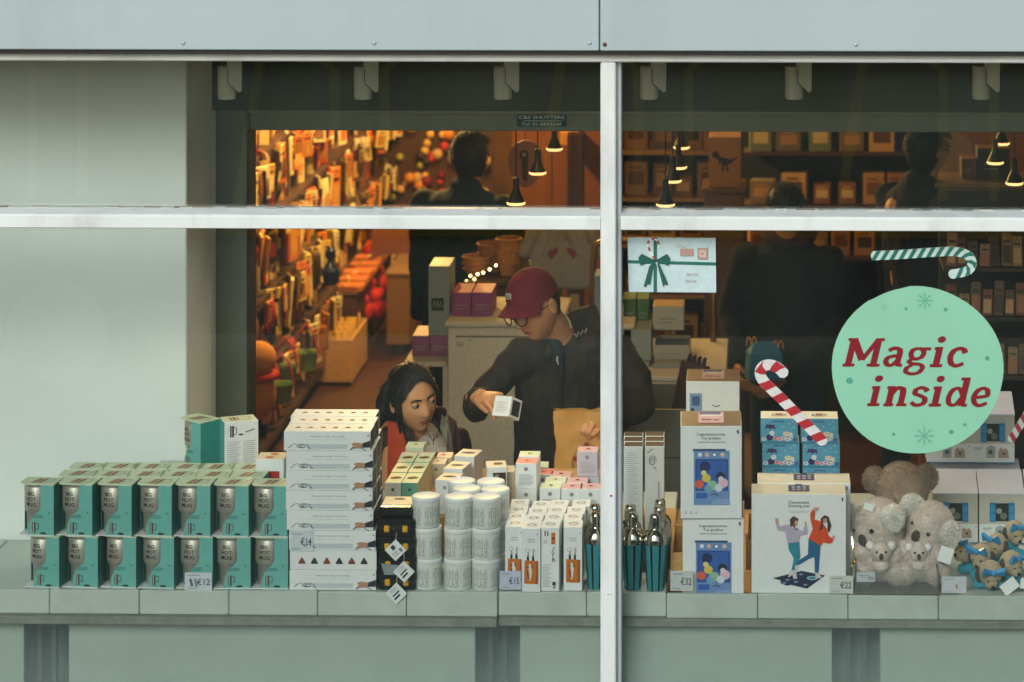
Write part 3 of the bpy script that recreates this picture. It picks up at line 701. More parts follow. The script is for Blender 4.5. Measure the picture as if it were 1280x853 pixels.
# ---- curling iron cartons ------------------------------------------
CW, CD, CH = .256, .088, .0578
def cone(m, x, z, r, col): m.front([(x - r, z), (x + r, z), (x + r*.9, z + r*.5), (x + r*.3, z + r*1.5), (x - r*.05, z + r*1.9), (x - r*.45, z + r*1.3), (x - r*.95, z + r*.5)], col)
def make_curl(kind):
    t = thing('curling_wand_box', 'x', 'box', group='white curling wand cartons'); m = MB()
    m.box(-CW/2, 0, 0, CW/2, CD, CH, 'card_white', c=.0012, r='navy_side'); b = m.build('carton', t); m = MB()
    if kind == 'cones':
        for k in range(6): cone(m, -.092 + k*.0367, .018, .0105, '#7d3a2c' if k % 2 == 0 else '#22302e')
    else:
        m.text('Haarstyler curling · Pro curling', 0, .0405, .0062, '#5c6164', width=.1)
        m.rect(-.072, .0325, .058, .0331, '#9aa1a4'); m.rect(-.06, .006, .06, .020, '#c3ccd2')
        m.line([(-.115, .008), (-.100, .020)], .0018, '#23263a'); m.line([(-.097, .021), (-.091, .019)], .0016, '#23263a')
        P = [(-.075 + .019*(1 - k*.028)*math.cos(k*.45), .014 + .0068*(1 - k*.03)*math.sin(k*.45)) for k in range(26)]; m.line(P, .0017, '#2a2440'); m.line([(-.057, .014), (-.049, .006)], .002, '#2a2440')
        m.front([(.072, .022), (.082, .026), (.096, .025), (.106, .023), (.106, .012), (.094, .010), (.080, .008), (.073, .011), (.077, .015)], '#b98a6b')
        m.front([(.105, .024), (.1278, .032), (.1278, .012), (.104, .011)], '#1c2636'); m.line([(.077, .012), (.069, .004)], .0028, '#22242a'); m.line([(.098, .012), (.116, .0015)], .002, '#3b3d44')
        m.front([(.119, .046), (.122, .050), (.123, .0455), (.121, .0435)], '#1f2226')
    m.build('print', b); m = MB()
    for k in range(6):
        x = -.093 + k*.037; m.top([(x - .0095, .040), (x + .0095, .040), (x + .006, .049), (x, .053), (x - .005, .048)], '#8d3630' if k % 2 else '#2a2f2e', CH)
    m.build('lid_print', b)
    m = MB(); m.add([(CW/2 + .0006, .004, .003), (CW/2 + .0006, CD - .004, .003), (CW/2 + .0006, CD - .004, .006), (CW/2 + .0006, .004, .006)], [(0, 1, 2, 3)], '#c9ced0')
    m.add([(CW/2 + .0006, CD - .008, .008), (CW/2 + .0006, CD - .002, .008), (CW/2 + .0006, CD - .002, CH - .004), (CW/2 + .0006, CD - .008, CH - .004)], [(0, 1, 2, 3)], '#c9ced0'); m.build('side_stripe', b)
    return t
curl = Proto(make_curl('plain')); curlc = Proto(make_curl('cones'))
lefts = [360.5, 361, 360, 357, 356, 356, 356.5, 353.5]            # bottom to top
for row in range(3):
    for k in range(8):
        Y = .074 + row * .094 + rnd.uniform(-.001, .001); px = lefts[k] + 55.5 + row * (5 if row < 2 else 4) + (rnd.uniform(-1, 1) if row else 0)
        lab = f'white curling wand carton, {ORD[k]} from the bottom of the {["front", "middle", "rear"][row]} stack'
        if k == 1 and row == 0: lab = 'white carton printed with six brown and black cones, second from the bottom'
        (curlc if (k == 1 and row == 0) else curl).put(rise(px, Y, ZS + .0004 + k * (CH + .0007)), lab, rz=R(rnd.uniform(-.4, .4)))
# upright cartons behind the shakers
for ci, (px, n) in enumerate(((791.5, 3), (818, 3))):
    for r_ in range(n):
        t = thing('curling_wand_box', f'upright curling wand carton behind the cocktail shakers, {["left", "right"][ci]} column, {ORD[r_]} from the glass', 'box', rise(px, .36 + r_*.064 + ci*.004, ZS + .1006), group='white curling wand cartons')
        m = MB(); m.box(-.029, 0, 0, .029, .058, CW, 'card_white', c=.0012, u='#2b241c', r='#b9b3a4'); b = m.build('carton', t); m = MB()
        if ci == 0:
            for k in range(34): m.rect(-.02, .235 - k*.0062, .004 + .006*((k*7) % 3), .2365 - k*.0062, '#a9aeae')
        else:
            m.line([(-.022, .235), (-.004, .248)], .002, '#23263a'); P = [(-.006 + .012*(1 - k*.03)*math.cos(k*.45), .212 + .017*(1 - k*.03)*math.sin(k*.45)) for k in range(24)]; m.line(P, .002, '#2a2440'); m.line([(-.002, .195), (.006, .188)], .0022, '#2a2440'); m.rect(.012, .06, .0135, .15, '#777c7e'); m.rect(.016, .09, .017, .15, '#a0a5a6')
        m.build('print', b)

# ---- price tags -----------------------------------------------------
def price_tag(px0, px1, py0, py1, Y, txt, label, base='card_white', tint=None):
    a, b = at(px0, py1, Y), at(px1, py0, Y); t = thing('price_tag', label, 'price tag', ((a.x + b.x)/2, Y, a.z)); w_, h = (b.x - a.x)/2, b.z - a.z
    m = MB(); m.box(-w_, -.0008, 0, w_, .0008, h, K('#cfd8e0', .3) if tint is None else K(tint, .3)); c = m.build('card', t); m = MB()
    if txt.strip(): m.text(txt, w_*.38, h*.30, h*.50, '#3c4a63', y=-.0008, bold=.01, width=w_*.95)
    m.rect(-w_*.85, h*.83, w_*.1, h*.87, '#8795a6', y=-.0008); m.rect(-w_*.85, h*.10, -w_*.1, h*.14, '#9aa6b3', y=-.0008); m.build('print', c)
    return t
t = price_tag(231, 265, 716, 738, .0665, '€12', 'white price tag reading 12 euro at the foot of the mug boxes')
m = MB(); m.line([(-.018, .012), (-.024, .034)], .008, '#5a6a7d', y=-.0008); m.line([(-.004, .010), (-.010, .034)], .008, '#8191a3', y=-.0008); m.build('picture', t)
price_tag(363, 391.5, 664, 689, .0715, '€14', 'white price tag reading 14 euro on the curling wand cartons')
price_tag(624.5, 651, 714, 737, .071, '€15', 'pale blue price tag reading 15 euro under the wine sets', tint='#c3cbe0')
price_tag(838, 866.5, 714, 738.5, .072, '€32', 'white price tag reading 32 euro below the toy machine boxes', tint='#c9cfcf')
price_tag(1037, 1066.5, 720, 742, .0635, '€22', 'white price tag reading 22 euro at the dancing mat box', tint='#d3d6d2')
t = price_tag(1177, 1208, 721, 741.5, .066, ' ', 'blank white price tag in front of the blue bow plush toys', tint='#cdd3da')
m = MB(); m.disc(.008, .02, .006, '#d4b488', y=-.0009); m.rect(.006, .012, .009, .026, '#5b6478', y=-.0012); m.build('picture', t)

# ---- black tool cases with yellow clips -----------------------------
for k in range(4):
    z = ZS + .0004 + k * .0525; t = thing('tool_case', f'black plastic organiser case with yellow clips, {ORD[k]} from the bottom', 'tool case', rise(496 + [0, .5, -.5, -1][k], .074, z), group='stacked black organiser cases')
    m = MB(); m.box(-.054, 0, 0, .054, .13, .025, 'black_plastic', c=.004); m.box(-.0555, -.002, .0252, .0555, .132, .051, 'black_plastic', c=.005); b = m.build('case_body', t, smooth=True)
    m = MB(); m.box(-.03, -.0035, .031, .03, -.0005, .034, 'black_plastic', c=.001); m.build('rib', b)
    for x in (-.027, .027):
        m = MB(); m.box(x - .008, -.006, .014, x + .008, .002, .034, 'yellow_clip', c=.0025); m.box(x - .0055, -.0075, .018, x + .0055, -.0055, .024, 'yellow_clip', c=.0005); m.build('clip', t)
zt = ZS + 4*.0525 + .0006
t = thing('tool_case', 'top organiser case with clear lid and paper card', 'tool case', rise(494, .085, zt), group='stacked black organiser cases')
m = MB(); m.box(-.052, 0, 0, .052, .125, .03, 'black_plastic', c=.008); m.build('case_body', t, smooth=True)
m = MB(); m.box(-.044, .03, .0302, .044, .12, .0312, 'card_cream'); m.top([(-.012, .085), (.012, .085), (.02, .095), (.006, .105), (-.016, .1)], '#3a3230', .0312); m.build('insert_card', t)
for k, (px, py, rot, Y) in enumerate(((494.5, 688, 45, .058), (505, 715, 47, .055), (495.5, 742, 45, .052))):
    p = at(px, py, Y); t = thing('hang_tag', ['white square tag hanging by its corner, topmost on the tool cases', 'white square tag hanging by its corner, middle one on the tool cases', 'white square tag hanging below the counter edge from the tool cases'][k], 'tag', p, tilt=(0, R(-rot), 0), group='white hang tags on the tool cases')
    h = .0225; m = MB(); m.box(-h, -.0006, -h, h, .0006, h, 'card_white'); b = m.build('card', t); m = MB()
    if k: m.rect(-.014, -.002, .012, .0025, '#23262b', y=-.0006); m.rect(-.016, -.012, .006, -.0065, '#23262b', y=-.0006); [m.rect(-.012, .008 + i*.003, .012, .009 + i*.003, '#9a9fa3', y=-.0006) for i in range(4)]
    else: m.rect(-.006, .004, .006, .017, '#2d3035', y=-.0006); m.rect(.008, -.013, .016, -.004, '#3d7fa6', y=-.0006); m.rect(.008, -.016, .016, -.013, '#c98c33', y=-.0006); [m.rect(-.017, -.014 + i*.004, .003, -.0125 + i*.004, '#9a9fa3', y=-.0006) for i in range(4)]
    m.build('print', b)
    m = MB(); m.limb([(h*.9, .002, h*.9), (h*1.6, .008, h*1.5)], [.0007, .0007], '#d9d7cf', n=6); m.build('string', t)
p = at(489.5, 711.5, .064); t = thing('price_tag', 'grey plastic price holder tilted on the black tool cases', 'price tag', p); m = MB(); m.prism([(-.03, .016), (.03, .010), (.018, -.016), (-.022, -.017)], -.001, .001, K('#8e989c', .25)); m.build('card', t)

# ---- white printed jars ---------------------------------------------
t = thing('jar', 'x', 'jar', group='white printed jars in stacks'); m = MB(); r0 = .0415
m.lathe([(r0*.93, .0), (r0*.97, .0015), (r0*.99, .004), (r0*.99, .0755)], 40, 'jar_print', uv=True); m.build('body', t, smooth=True)
m = MB(); m.lathe([(r0*.99, .0757), (r0*1.02, .078), (r0*1.025, .085), (r0*.99, .0885), (r0*.9, .0898), (r0*.86, .0888), (0, .0888)], 40, 'card_white'); l_ = m.build('lid', t, smooth=True)
m = MB()
for k in range(14):
    a, q = rnd.uniform(0, 6.28), rnd.uniform(.0, .028); x, y = q*math.cos(a), q*math.sin(a); b = rnd.uniform(0, 3.1); m.line([(x, y), (x + .006*math.cos(b), y + .006*math.sin(b))], .0007, '#c99a93', fn=lambda p, mm, yy, M: m.top(p, mm, .0888))
m.build('lid_print', l_)
jar = Proto(t)
for (px, Yc, nm, n, dx) in ((533.5, .118, 'left front', 3, (1.5, 1, -1)), (572.5, .112, 'centre front', 3, (0, .5, 1)), (607.5, .112, 'right front', 3, (0, 0, .3)), (584, .205, 'centre back', 3, (0, 0, 0)), (619.5, .2, 'right back', 3, (0, 0, 0)), (613.5, .288, 'rear right', 3, (0, 0, 0)), (577, .292, 'rear left', 3, (0, 0, 0))):
    for k in range(n): jar.put(rise(px + dx[k], Yc, ZS + .0003 + k * .0902), f'white line-printed jar, {["bottom", "middle", "top"][k]} of the {nm} stack', rz=rnd.uniform(-.35, .35) if k else .2)

# ---- wine accessory cartons -----------------------------------------
WW, WD, WH = .0545, .0735, .187
def make_wine(kind):
    t = thing('wine_set_box', 'x', 'box', group='slim white wine accessory cartons'); m = MB(); m.box(-WW/2, 0, 0, WW/2, WD, WH, 'card_white', c=.001); b = m.build('carton', t); m = MB()
    if kind == 'front':
        m.text('Vinsett', 0, .153, .0065, '#55595b', width=.02); m.text('Wine set', 0, .146, .0065, '#55595b', width=.022)
        for x in (-.009, .006):
            m.line([(x, .090), (x, .108)], .0065, '#1c1d1e'); m.line([(x, .104), (x + .001, .118)], .004, '#9a9da0')
        P = [(-.010 + .006*math.cos(k*.6), .122 + .0055*math.sin(k*.6)) for k in range(12)]; m.line(P, .0016, '#a4a6a8'); m.line([(.007, .116), (.008, .128)], .0055, '#b3b5b5')
        m.front([(-.020, .026), (.020, .024), (.021, .092), (-.019, .094)], 'orange_block'); m.front([(.014, .024), (.021, .028), (.021, .092), (.016, .093)], '#9a5014')
        m.front([(-.013, .073), (-.002, .083), (.007, .073), (-.003, .07)], '#4a2c17')
        m.front([(-.006, .083), (-.001, .084), (.003, .066), (.001, .044), (-.002, .034), (-.007, .036), (-.004, .05), (-.007, .068)], '#d9dad7'); m.line([(-.009, .066), (-.010, .05), (-.004, .038)], .0022, '#2b1a10')
        m.front([(.018, .170), (.020, .174), (.021, .170), (.019, .167)], '#1c1d1e')
    else:
        for x, z in ((-.014, .162), (-.006, .162)): m.line([(x, z), (x, z + .015)], .0035, '#2b2c2d')
        m.rect(.004, .138, .016, .172, 'orange_block'); m.disc(.010, .155, .0035, '#4a2c17'); P = [(-.013 + .0045*math.cos(k*.6), .146 + .0045*math.sin(k*.6)) for k in range(12)]; m.line(P, .0012, '#5c5e60')
        m.line([(.005, .112), (.014, .132)], .0018, '#77797b'); m.line([(.012, .115), (.008, .102)], .0022, '#2b2c2d'); m.line([(.008, .087), (.008, .096), (.012, .098), (.014, .087)], .0025, '#2b2c2d')
        for k in range(16): m.rect(-.021, .078 - k*.0042, -.002 + .008*((k*5) % 3 == 0), .0793 - k*.0042, '#b0b5b5')
        m.rect(.008, .018, .017, .029, '#33363a'); m.rect(.010, .010, .015, .015, '#33363a')
    m.build('print', b); m = MB()
    P = [(.0125*math.cos(k*.4), .036 + .0125*math.sin(k*.4)) for k in range(17)]; m.line(P, .0028, '#8a6a52', fn=lambda p, mm, y, M: m.top(p, mm, WH)); m.build('lid_print', b)
    return t
wine = Proto(make_wine('front')); wineb = Proto(make_wine('back'))
wt = [[(205, 405), (213, 362), (226, 322), (232, 282)], [(300, 445), (310, 383), (333, 332), (352, 290)], [(408, 422), (425, 372), (441, 328), (458, 290)], [(540, 412), (538, 372), (556, 326), (585, 287)]]
for ci, col in enumerate(wt):
    for r_, (zx, zy) in enumerate(col):
        px, py = 600 + zx/4.61, 560 + zy/4.61; q = on(px, py, ZS + WH); Y = max(.07, q.y - WD/2)
        Y = [.085, .0665, .078, .083][ci] + r_ * .0765
        (wineb if (ci == 2 and r_ == 0) else wine).put(Vector((X_at(px, Y + WD/2), Y, ZS + .0003)), f'slim white wine set carton, {ORD[ci]} column from the jars, {ORD[r_]} from the glass' if not (ci == 2 and r_ == 0) else 'slim white wine set carton turned to show its back print', rz=R([2, 0, -1, 1][ci] + rnd.uniform(-1, 1)))

# ---- green, pink and white small cartons on the riser ---------------
def carton(label, px, Y, z, w_, d, h, top, front, rz=0., side=None, prints=None, group='small pastel cartons behind the jars'):
    t = thing('small_carton', label, 'box', Vector((X_at(px, Y), Y, z)), R(rz), group)
    m = MB(); m.box(-w_/2, 0, 0, w_/2, d, h, front, c=.001, u=top, r=side or front); b = m.build('carton', t); m = MB()
    for k in range(9): m.rect(-w_*.34, h*.55 - k*h*.05, w_*(.34 - .1*((k*3) % 4 == 0)), h*.57 - k*h*.05, prints[0] if prints else '#b9b3ae')
    m.disc(0, h*.78, w_*.10, prints[1] if prints else '#8f8a88')
    m.top([(-w_*.1, d*.45), (w_*.02, d*.42), (w_*.12, d*.5), (w_*.05, d*.58), (-w_*.06, d*.56)], prints[2] if prints else '#8c4d52', h); m.build('print', b)
    return t
z0 = ZR + .0004
def leaf_top(t, w_, d, h, col):
    m = MB(); m.top([(-w_*.35, d*.42), (-w_*.1, d*.36), (w_*.3, d*.44), (w_*.36, d*.55), (w_*.05, d*.63), (-w_*.3, d*.55)], col, h); m.build('lid_print', t)
GREEN = ('#4c8d78', '#2e6e5d', '#6b4a22')
k = 0
for ci, px in enumerate((491, 512)):
    for r_ in range(3):
        Y = .42 + r_ * .125; t = carton(f'tall mint green carton, {["left", "right"][ci]} column, {ORD[r_]} from the glass, behind the tool cases', px + r_ * 7.5, Y, z0, .050, .118, .096, 'mint', 'mint_front' if (ci or r_) else 'card_white', prints=GREEN, side='#c8b88f', rz=-2); leaf_top(t, .05, .118, .096, '#6b4a22')
for i, (px, Y, top) in enumerate(((510, .80, 'pink'), (534, .80, 'pink'), (518, .885, 'mint'), (545, .72, 'card_cream'), (553, .80, 'pink'))):
    carton(f'small {["pink", "pink", "mint", "cream", "pink"][i]} lidded carton, {ORD[i]} of the row in front of the girl', px, Y, z0, .058, .07, .078 + (.012 if i == 2 else 0), top, 'card_cream' if top != 'mint' else 'mint', rz=0)
for i, (px, Y, h, w_) in enumerate(((556, .42, .105, .062), (566, .53, .112, .062), (580, .66, .118, .066))):
    t = carton(f'white carton with dark blue lid swoosh, {["front", "middle", "back"][i]} one behind the jars', px, Y, z0, w_, .09, h, 'card_cream', 'card_white', rz=-12, side='#b7b2b0', prints=('#c4c1c4', '#a8a3ad', '#3a3350')); leaf_top(t, w_, .09, h, '#403a5c')
t = carton('tall white carton with dark photo print behind the jars', 621, .50, z0, .062, .08, .125, 'card_cream', 'card_white', rz=8, side='#c9bfae')
m = MB(); m.rect(-.012, .07, .028, .108, '#3a3027'); m.toprect(-.008, .03, .02, .055, '#55422f', .125); m.build('photo_print', t)
carton('cream carton standing half hidden right of the tall photo carton', 633, .56, z0, .05, .08, .095, 'card_cream', 'card_cream', rz=4)
cs = .064
for i, (px, Y, lv, top, fr, lab) in enumerate((
        (657.5, .425, 1, 'salmon', 'card_white', 'white cube carton with salmon lid, stacked high in front of the man'), (657.5, .425, 0, 'pink', 'card_white', 'white cube carton under the salmon lidded one'),
        (661, .51, 1, 'mint', 'card_white', 'white cube carton with green lid behind the salmon one'), (661, .51, 0, 'mint', 'card_white', 'white cube carton beneath the green lidded one'),
        (678, .60, 0, 'salmon', 'card_white', 'salmon lidded carton right of the green stack'), (672, .69, 0, 'mint', 'card_white', 'mint lidded carton behind the stacked cube cartons'),
        (700.5, .575, 0, 'pink', 'card_white', 'pink lidded carton at the back of the right cluster'), (694, .505, 0, 'mint', 'card_white', 'mint lidded carton in the middle of the right cluster'), (687.5, .435, 0, 'mint', 'card_white', 'mint lidded carton at the front of the right cluster'),
        (721, .50, 0, 'pink', 'card_white', 'pink lidded carton before the tall lilac printed carton'), (714.5, .43, 0, 'pink', 'card_white', 'pink lidded carton at the front centre of the right cluster'), (738, .43, 0, 'pink', 'card_white', 'pink lidded carton nearest the mullion'),
        (734, .572, 1, 'pink', '#c9c3cf', 'tall lilac printed carton standing on top beside the paper bag'), (736, .575, 0, 'pink', '#c9c3cf', 'lilac printed carton supporting the tall one beside the paper bag'))):
    h = .078; carton(lab, px, Y, z0 + lv * (h + .0005), cs, .067, h, top, fr, rz=rnd.uniform(-2, 2), prints=('#aaa6b0', '#8f8a98', '#8c3040'))
# ---- cocktail shakers ------------------------------------------------
mat('shaker_teal', '#45a3b0', .3, metal=.4, var=.08); mat('shaker_dark', '#24190f', .35, metal=.3)
t = thing('cocktail_shaker', 'x', 'cocktail shaker', group='teal striped cocktail shakers'); m = MB(); n = 32; lo, hi = (.0245, .001), (.0345, .135); b = 0
for k in range(n):
    a0, a1 = 2*math.pi*k/n, 2*math.pi*(k+1)/n; q = [(lo[0], a0, lo[1]), (lo[0], a1, lo[1]), (hi[0], a1, hi[1]), (hi[0], a0, hi[1])]
    m.add([(r*math.cos(a), r*math.sin(a), z) for r, a, z in q], [(0, 1, 2, 3)], 'shaker_dark' if k % 4 == 0 else 'shaker_teal')
m.lathe([(.0, .0005), (.0245, .0009)], n, 'chrome', cap=False); m.build('cup', t, smooth=True)
m = MB(); m.lathe([(.0346, .1352), (.0352, .138), (.0352, .148), (.034, .152), (.0325, .160), (.026, .172), (.0185, .178), (.0165, .181), (.0165, .1825)], n, 'chrome'); s_ = m.build('strainer', t, smooth=True)
m = MB(); m.lathe([(.0175, .1828), (.018, .185), (.0165, .212), (.0155, .218), (.011, .223), (0, .2245)], n, 'chrome'); m.build('cap', t, smooth=True)
sk = Proto(t)
for px, Y, lab in ((819, .103, 'front right cocktail shaker with teal stripes beside the price tag'), (791, .112, 'front cocktail shaker with teal stripes just right of the mullion'), (745, .115, 'cocktail shaker half hidden behind the left edge of the mullion'), (824, .185, 'cocktail shaker second in the right line'), (825, .262, 'cocktail shaker third in the right line'), (788, .2, 'cocktail shaker behind the one next to the mullion'), (744, .2, 'cocktail shaker at the back left of the mullion')):
    sk.put(rise(px, Y, ZS + .0004), lab, rz=rnd.uniform(0, .4))

# ---- toy machine cartons ---------------------------------------------
TW, TD, TH = .180, .19, .272
def make_toy(kind):
    t = thing('toy_grabber_box', 'x', 'toy box', group='toy grabber machine cartons'); m = MB(); m.box(-TW/2, 0, 0, TW/2, TD, TH, 'card_white', c=.0015, u='brown_tape', r='#b9c0c6'); b = m.build('carton', t); m = MB()
    X = lambda x: (x - 395) / 190 * TW; Zz = lambda z: (580 - z) / 305 * TH
    if kind == 'front':
        m.text('Legetøjsautomat', 0, Zz(306), .0115, '#3b4046', width=.082, bold=.01); m.text('Toy grabber', 0, Zz(319), .0115, '#3b4046', width=.06, bold=.01); m.rect(X(352), Zz(330), X(438), Zz(326), '#a9b0b4')
        m.rect(X(341), Zz(535), X(452), Zz(356), '#6f92c4'); m.rect(X(338), Zz(357), X(440), Zz(350), '#2f4a78')
        for x, q in ((360, '#dfe6ee'), (382, '#e2b7a2'), (405, '#e9f2f7'), (430, '#e6c7a8')): m.disc(X(x), Zz(369), .0062, q)
        m.disc(X(405), Zz(369), .0072, '#33507c'); m.disc(X(405), Zz(369), .005, '#eef4f8')
        m.rect(X(346), Zz(488), X(447), Zz(383), '#274c93'); m.rect(X(352), Zz(484), X(441), Zz(388), '#345fae')
        for x, z, r, q in ((376, 408, .016, '#1d2d5c'), (380, 446, .013, '#d9c44e'), (358, 466, .013, '#d9613f'), (398, 470, .016, '#8fc1a4'), (424, 440, .014, '#222a44'), (432, 462, .015, '#e3b9c9'), (418, 478, .012, '#cbd7e4'), (385, 480, .011, '#6fa6c9'), (372, 428, .008, '#e7d98c'), (425, 448, .008, '#d8d3df')): m.disc(X(x), Zz(z), r, q, rz=r*.95)
        m.rect(X(348), Zz(512), X(382), Zz(494), '#2d62b5'); m.line([(X(395), Zz(502)), (X(405), Zz(496)), (X(418), Zz(504))], .003, '#3c4a70'); m.front([(X(396), Zz(532)), (X(455), Zz(532)), (X(448), Zz(514)), (X(402), Zz(514))], '#86a6d0')
        for k in range(3): m.line([(X(316 + k*16), Zz(562)), (X(316 + k*16), Zz(554))], .004, '#b9bfc4')
        m.front([(X(474), Zz(290)), (X(479), Zz(285)), (X(481), Zz(298)), (X(477), Zz(300))], '#23282e')
    else:
        m.rect(-.078, .168, -.036, .232, '#7f9fc0'); m.rect(-.07, .19, -.044, .222, '#3d5f8d'); m.disc(-.068, .176, .006, '#1d2f4e'); m.line([(-.062, .171), (-.048, .171)], .003, '#c7d4e0'); P = [(.012 + .013*math.cos(R(a)), .196 + .008*math.sin(R(a))) for a in range(200, 341, 20)]; m.line(P, .0028, '#2a2a2c')
        for c_ in range(3):
            for k in range(9): m.rect(-.08 + c_*.054, .152 - k*.0085, -.034 + c_*.054 - .008*((k + c_) % 3 == 0), .1535 - k*.0085, '#b4b6b2')
    m.build('print', b); m = MB()
    m.toprect(-.038, .04, .038, .17, '#c9a3ac', TH); m.toprect(-.03, .12, .034, .165, '#d8cfd0', TH); m.toprect(-.034, .14, .03, .178, '#5a5f8f', TH); m.toprect(-.028, .07, .0, .085, '#6c3a4a', TH); m.toprect(.006, .066, .024, .08, '#8f4a58', TH); [m.top([(-.032 + k*.013, .04), (-.024 + k*.013, .04), (-.024 + k*.013, .032), (-.032 + k*.013, .032)], '#d38a98', TH) for k in range(5)]; m.build('lid_print', b)
    return t
toy = Proto(make_toy('front'))
toy.put(rise(891.5, .095, ZS - .0575), 'toy grabber carton at the bottom, cut off by the counter edge')
toy.put(rise(889, .082, ZS - .0575 + TH + .0006), 'toy grabber carton stacked on top, blue claw machine on its front', rz=R(1.5))
# ---- blue cartons under the candy cane --------------------------------
BW, BHH = .113, .0735
t = thing('blue_toy_box', 'x', 'toy box', group='blue cartons behind the dancing mat boxes'); m = MB(); m.box(-BW/2, 0, 0, BW/2, .095, BHH, '#5aa3c4', c=.001, u='card_cream', l='#d7b593'); b = m.build('carton', t); m = MB()
m.front([(-.045, .040), (-.038, .056), (-.030, .0535), (-.027, .060), (-.024, .0535), (-.014, .054), (-.010, .040), (-.018, .044), (-.028, .041), (-.036, .045)], '#3d2d6e'); m.line([(-.028, .052), (-.026, .018)], .002, '#2e2456'); m.disc(-.029, .016, .010, '#33265f')
m.disc(-.022, .029, .008, '#d8dfe4'); m.disc(.022, .027, .011, '#e3d7bd', rz=.0075); m.disc(.034, .025, .008, '#e6dcc6', rz=.006); [m.disc(x, .028, .0016, '#7a6a4e', n=8) for x in (.02, .028)]
for i, (x, q) in enumerate(((-.046, '#cfd9ee'), (-.012, '#d99a9e'), (.002, '#e6b5b8'), (.013, '#cfc7e6'), (.025, '#e9d7c4'), (.037, '#c7d7ee'), (.047, '#2f74a8'))): m.disc(x, .011 + (i % 2)*.003, .0075, q, rz=.006); m.disc(x, .011 + (i % 2)*.003, .0025, '#9a5a68' if i % 2 else '#5b6fa8', n=8)
m.rect(-.022, .0635, .014, .0655, '#2b4d86'); m.rect(-.016, .059, .008, .0605, '#7fb7d4'); [m.disc(x, z, .0016, '#dcebf2', n=8) for x, z in ((.03, .058), (.044, .046), (.012, .05), (-.048, .062), (.04, .066))]; m.rect(-.0564, .0, .0564, .004, '#3d86ab'); m.build('print', b)
m = MB(); P = [(.022*math.cos(k*.4), .045 + .018*math.sin(k*.4)) for k in range(17)]; m.line(P, .004, '#4f90a3', fn=lambda p, mm, y, M: m.top(p, mm, BHH)); m.top([(-.012, .04), (.012, .04), (.008, .055), (-.008, .055)], '#b8474b', BHH); m.build('lid_print', b)
bl = Proto(t)
for ci, px in enumerate((974, 1024.5)):
    for k in range(6): bl.put(rise(px + (0 if k == 5 else 2), .36 + (0 if k == 5 else .004), ZS + .0003 + k*(BHH + .0006)), f'blue printed carton, {["left", "right"][ci]} column, {["lowest", "second lowest", "third", "fourth", "second from the top", "topmost"][k]}')
# ---- dancing mat cartons -----------------------------------------------
DW, DD, DH = .277, .118, .290
t = thing('dancing_mat_box', 'x', 'toy box', group='white dancing mat cartons'); m = MB(); m.box(-DW/2, 0, 0, DW/2, DD, DH, 'card_white', c=.0015, u='card_cream', r='#a9b0b3'); b = m.build('carton', t)
m = MB(); q = lambda P: [((x - 322)/565*DW, (780 - y)/593*DH) for x, y in P]
m.text('Dansematte', 0, (780-243)/593*DH, .0125, '#3d4650', width=.06, bold=.012); m.text('Dancing mat', 0, (780-264)/593*DH, .0125, '#3d4650', width=.062, bold=.012); m.rect(-.032, .2405, .032, .242, '#a5adb2'); m.rect(-.026, .236, .026, .2375, '#b3babd')
F_ = lambda P, col: m.front(q(P), col)
F_([(165, 690), (340, 645), (480, 672), (372, 752), (275, 730), (250, 735), (212, 720), (215, 705)], '#1d2a45')
for x, y in ((255, 700), (305, 712), (362, 728), (235, 718), (335, 665), (300, 690)): F_([(x-22, y), (x, y-10), (x+22, y-3), (x, y+9)], '#3f5578'); F_([(x-12, y), (x, y-5), (x+12, y-1), (x, y+5)], '#8fa3bb')
m.disc(*q([(402, 687)])[0], .016, '#8fc4cf', rz=.006); m.disc(*q([(402, 687)])[0], .010, '#4f7f96', rz=.0035)
F_([(257, 475), (325, 470), (332, 560), (300, 640), (278, 640), (292, 570), (262, 520)], '#2a86a0'); F_([(258, 685), (270, 640), (305, 640), (312, 688), (290, 690), (284, 668)], '#cfd0cf')
F_([(178, 328), (198, 330), (202, 362), (184, 366)], '#caa08a'); F_([(355, 350), (368, 350), (372, 382), (358, 380)], '#caa08a'); F_([(288, 335), (314, 335), (314, 372), (296, 376)], '#cfa28c')
F_([(232, 370), (268, 365), (300, 390), (345, 405), (356, 376), (373, 380), (374, 425), (330, 432), (322, 470), (255, 478), (240, 410), (195, 402), (184, 362), (200, 358), (212, 380)], '#b9afc4')
F_([(268, 335), (290, 315), (318, 330), (318, 345), (300, 342), (296, 360), (304, 395), (318, 385), (318, 397), (300, 400), (288, 375), (272, 380)], '#5a3a2c')
F_([(380, 450), (452, 490), (440, 655), (418, 655), (415, 560), (385, 570), (318, 610), (300, 610), (330, 575), (376, 545)], '#22608c'); F_([(300, 612), (322, 606), (318, 640), (300, 650)], '#d0d0cf'); F_([(418, 655), (440, 655), (462, 685), (425, 688)], '#cfd0cf')
F_([(405, 265), (440, 260), (442, 276), (418, 288), (404, 284)], '#cfa28c'); F_([(520, 435), (538, 428), (536, 450), (522, 460)], '#cfa28c'); F_([(462, 322), (490, 320), (490, 350), (470, 360)], '#cf9f88')
F_([(390, 300), (402, 276), (420, 286), (416, 335), (455, 345), (490, 390), (500, 430), (525, 450), (525, 470), (505, 480), (465, 472), (455, 492), (380, 450), (405, 390), (392, 335)], '#d8481a')
F_([(452, 330), (475, 308), (500, 318), (516, 370), (505, 412), (494, 400), (492, 355), (488, 328), (468, 330), (466, 390), (440, 405), (455, 360)], '#43281f')
F_([(578, 205), (585, 202), (587, 222), (580, 226)], '#23282e'); m.build('print', b)
m = MB(); m.toprect(-.030, .03, .032, .10, '#4c4258', DH)
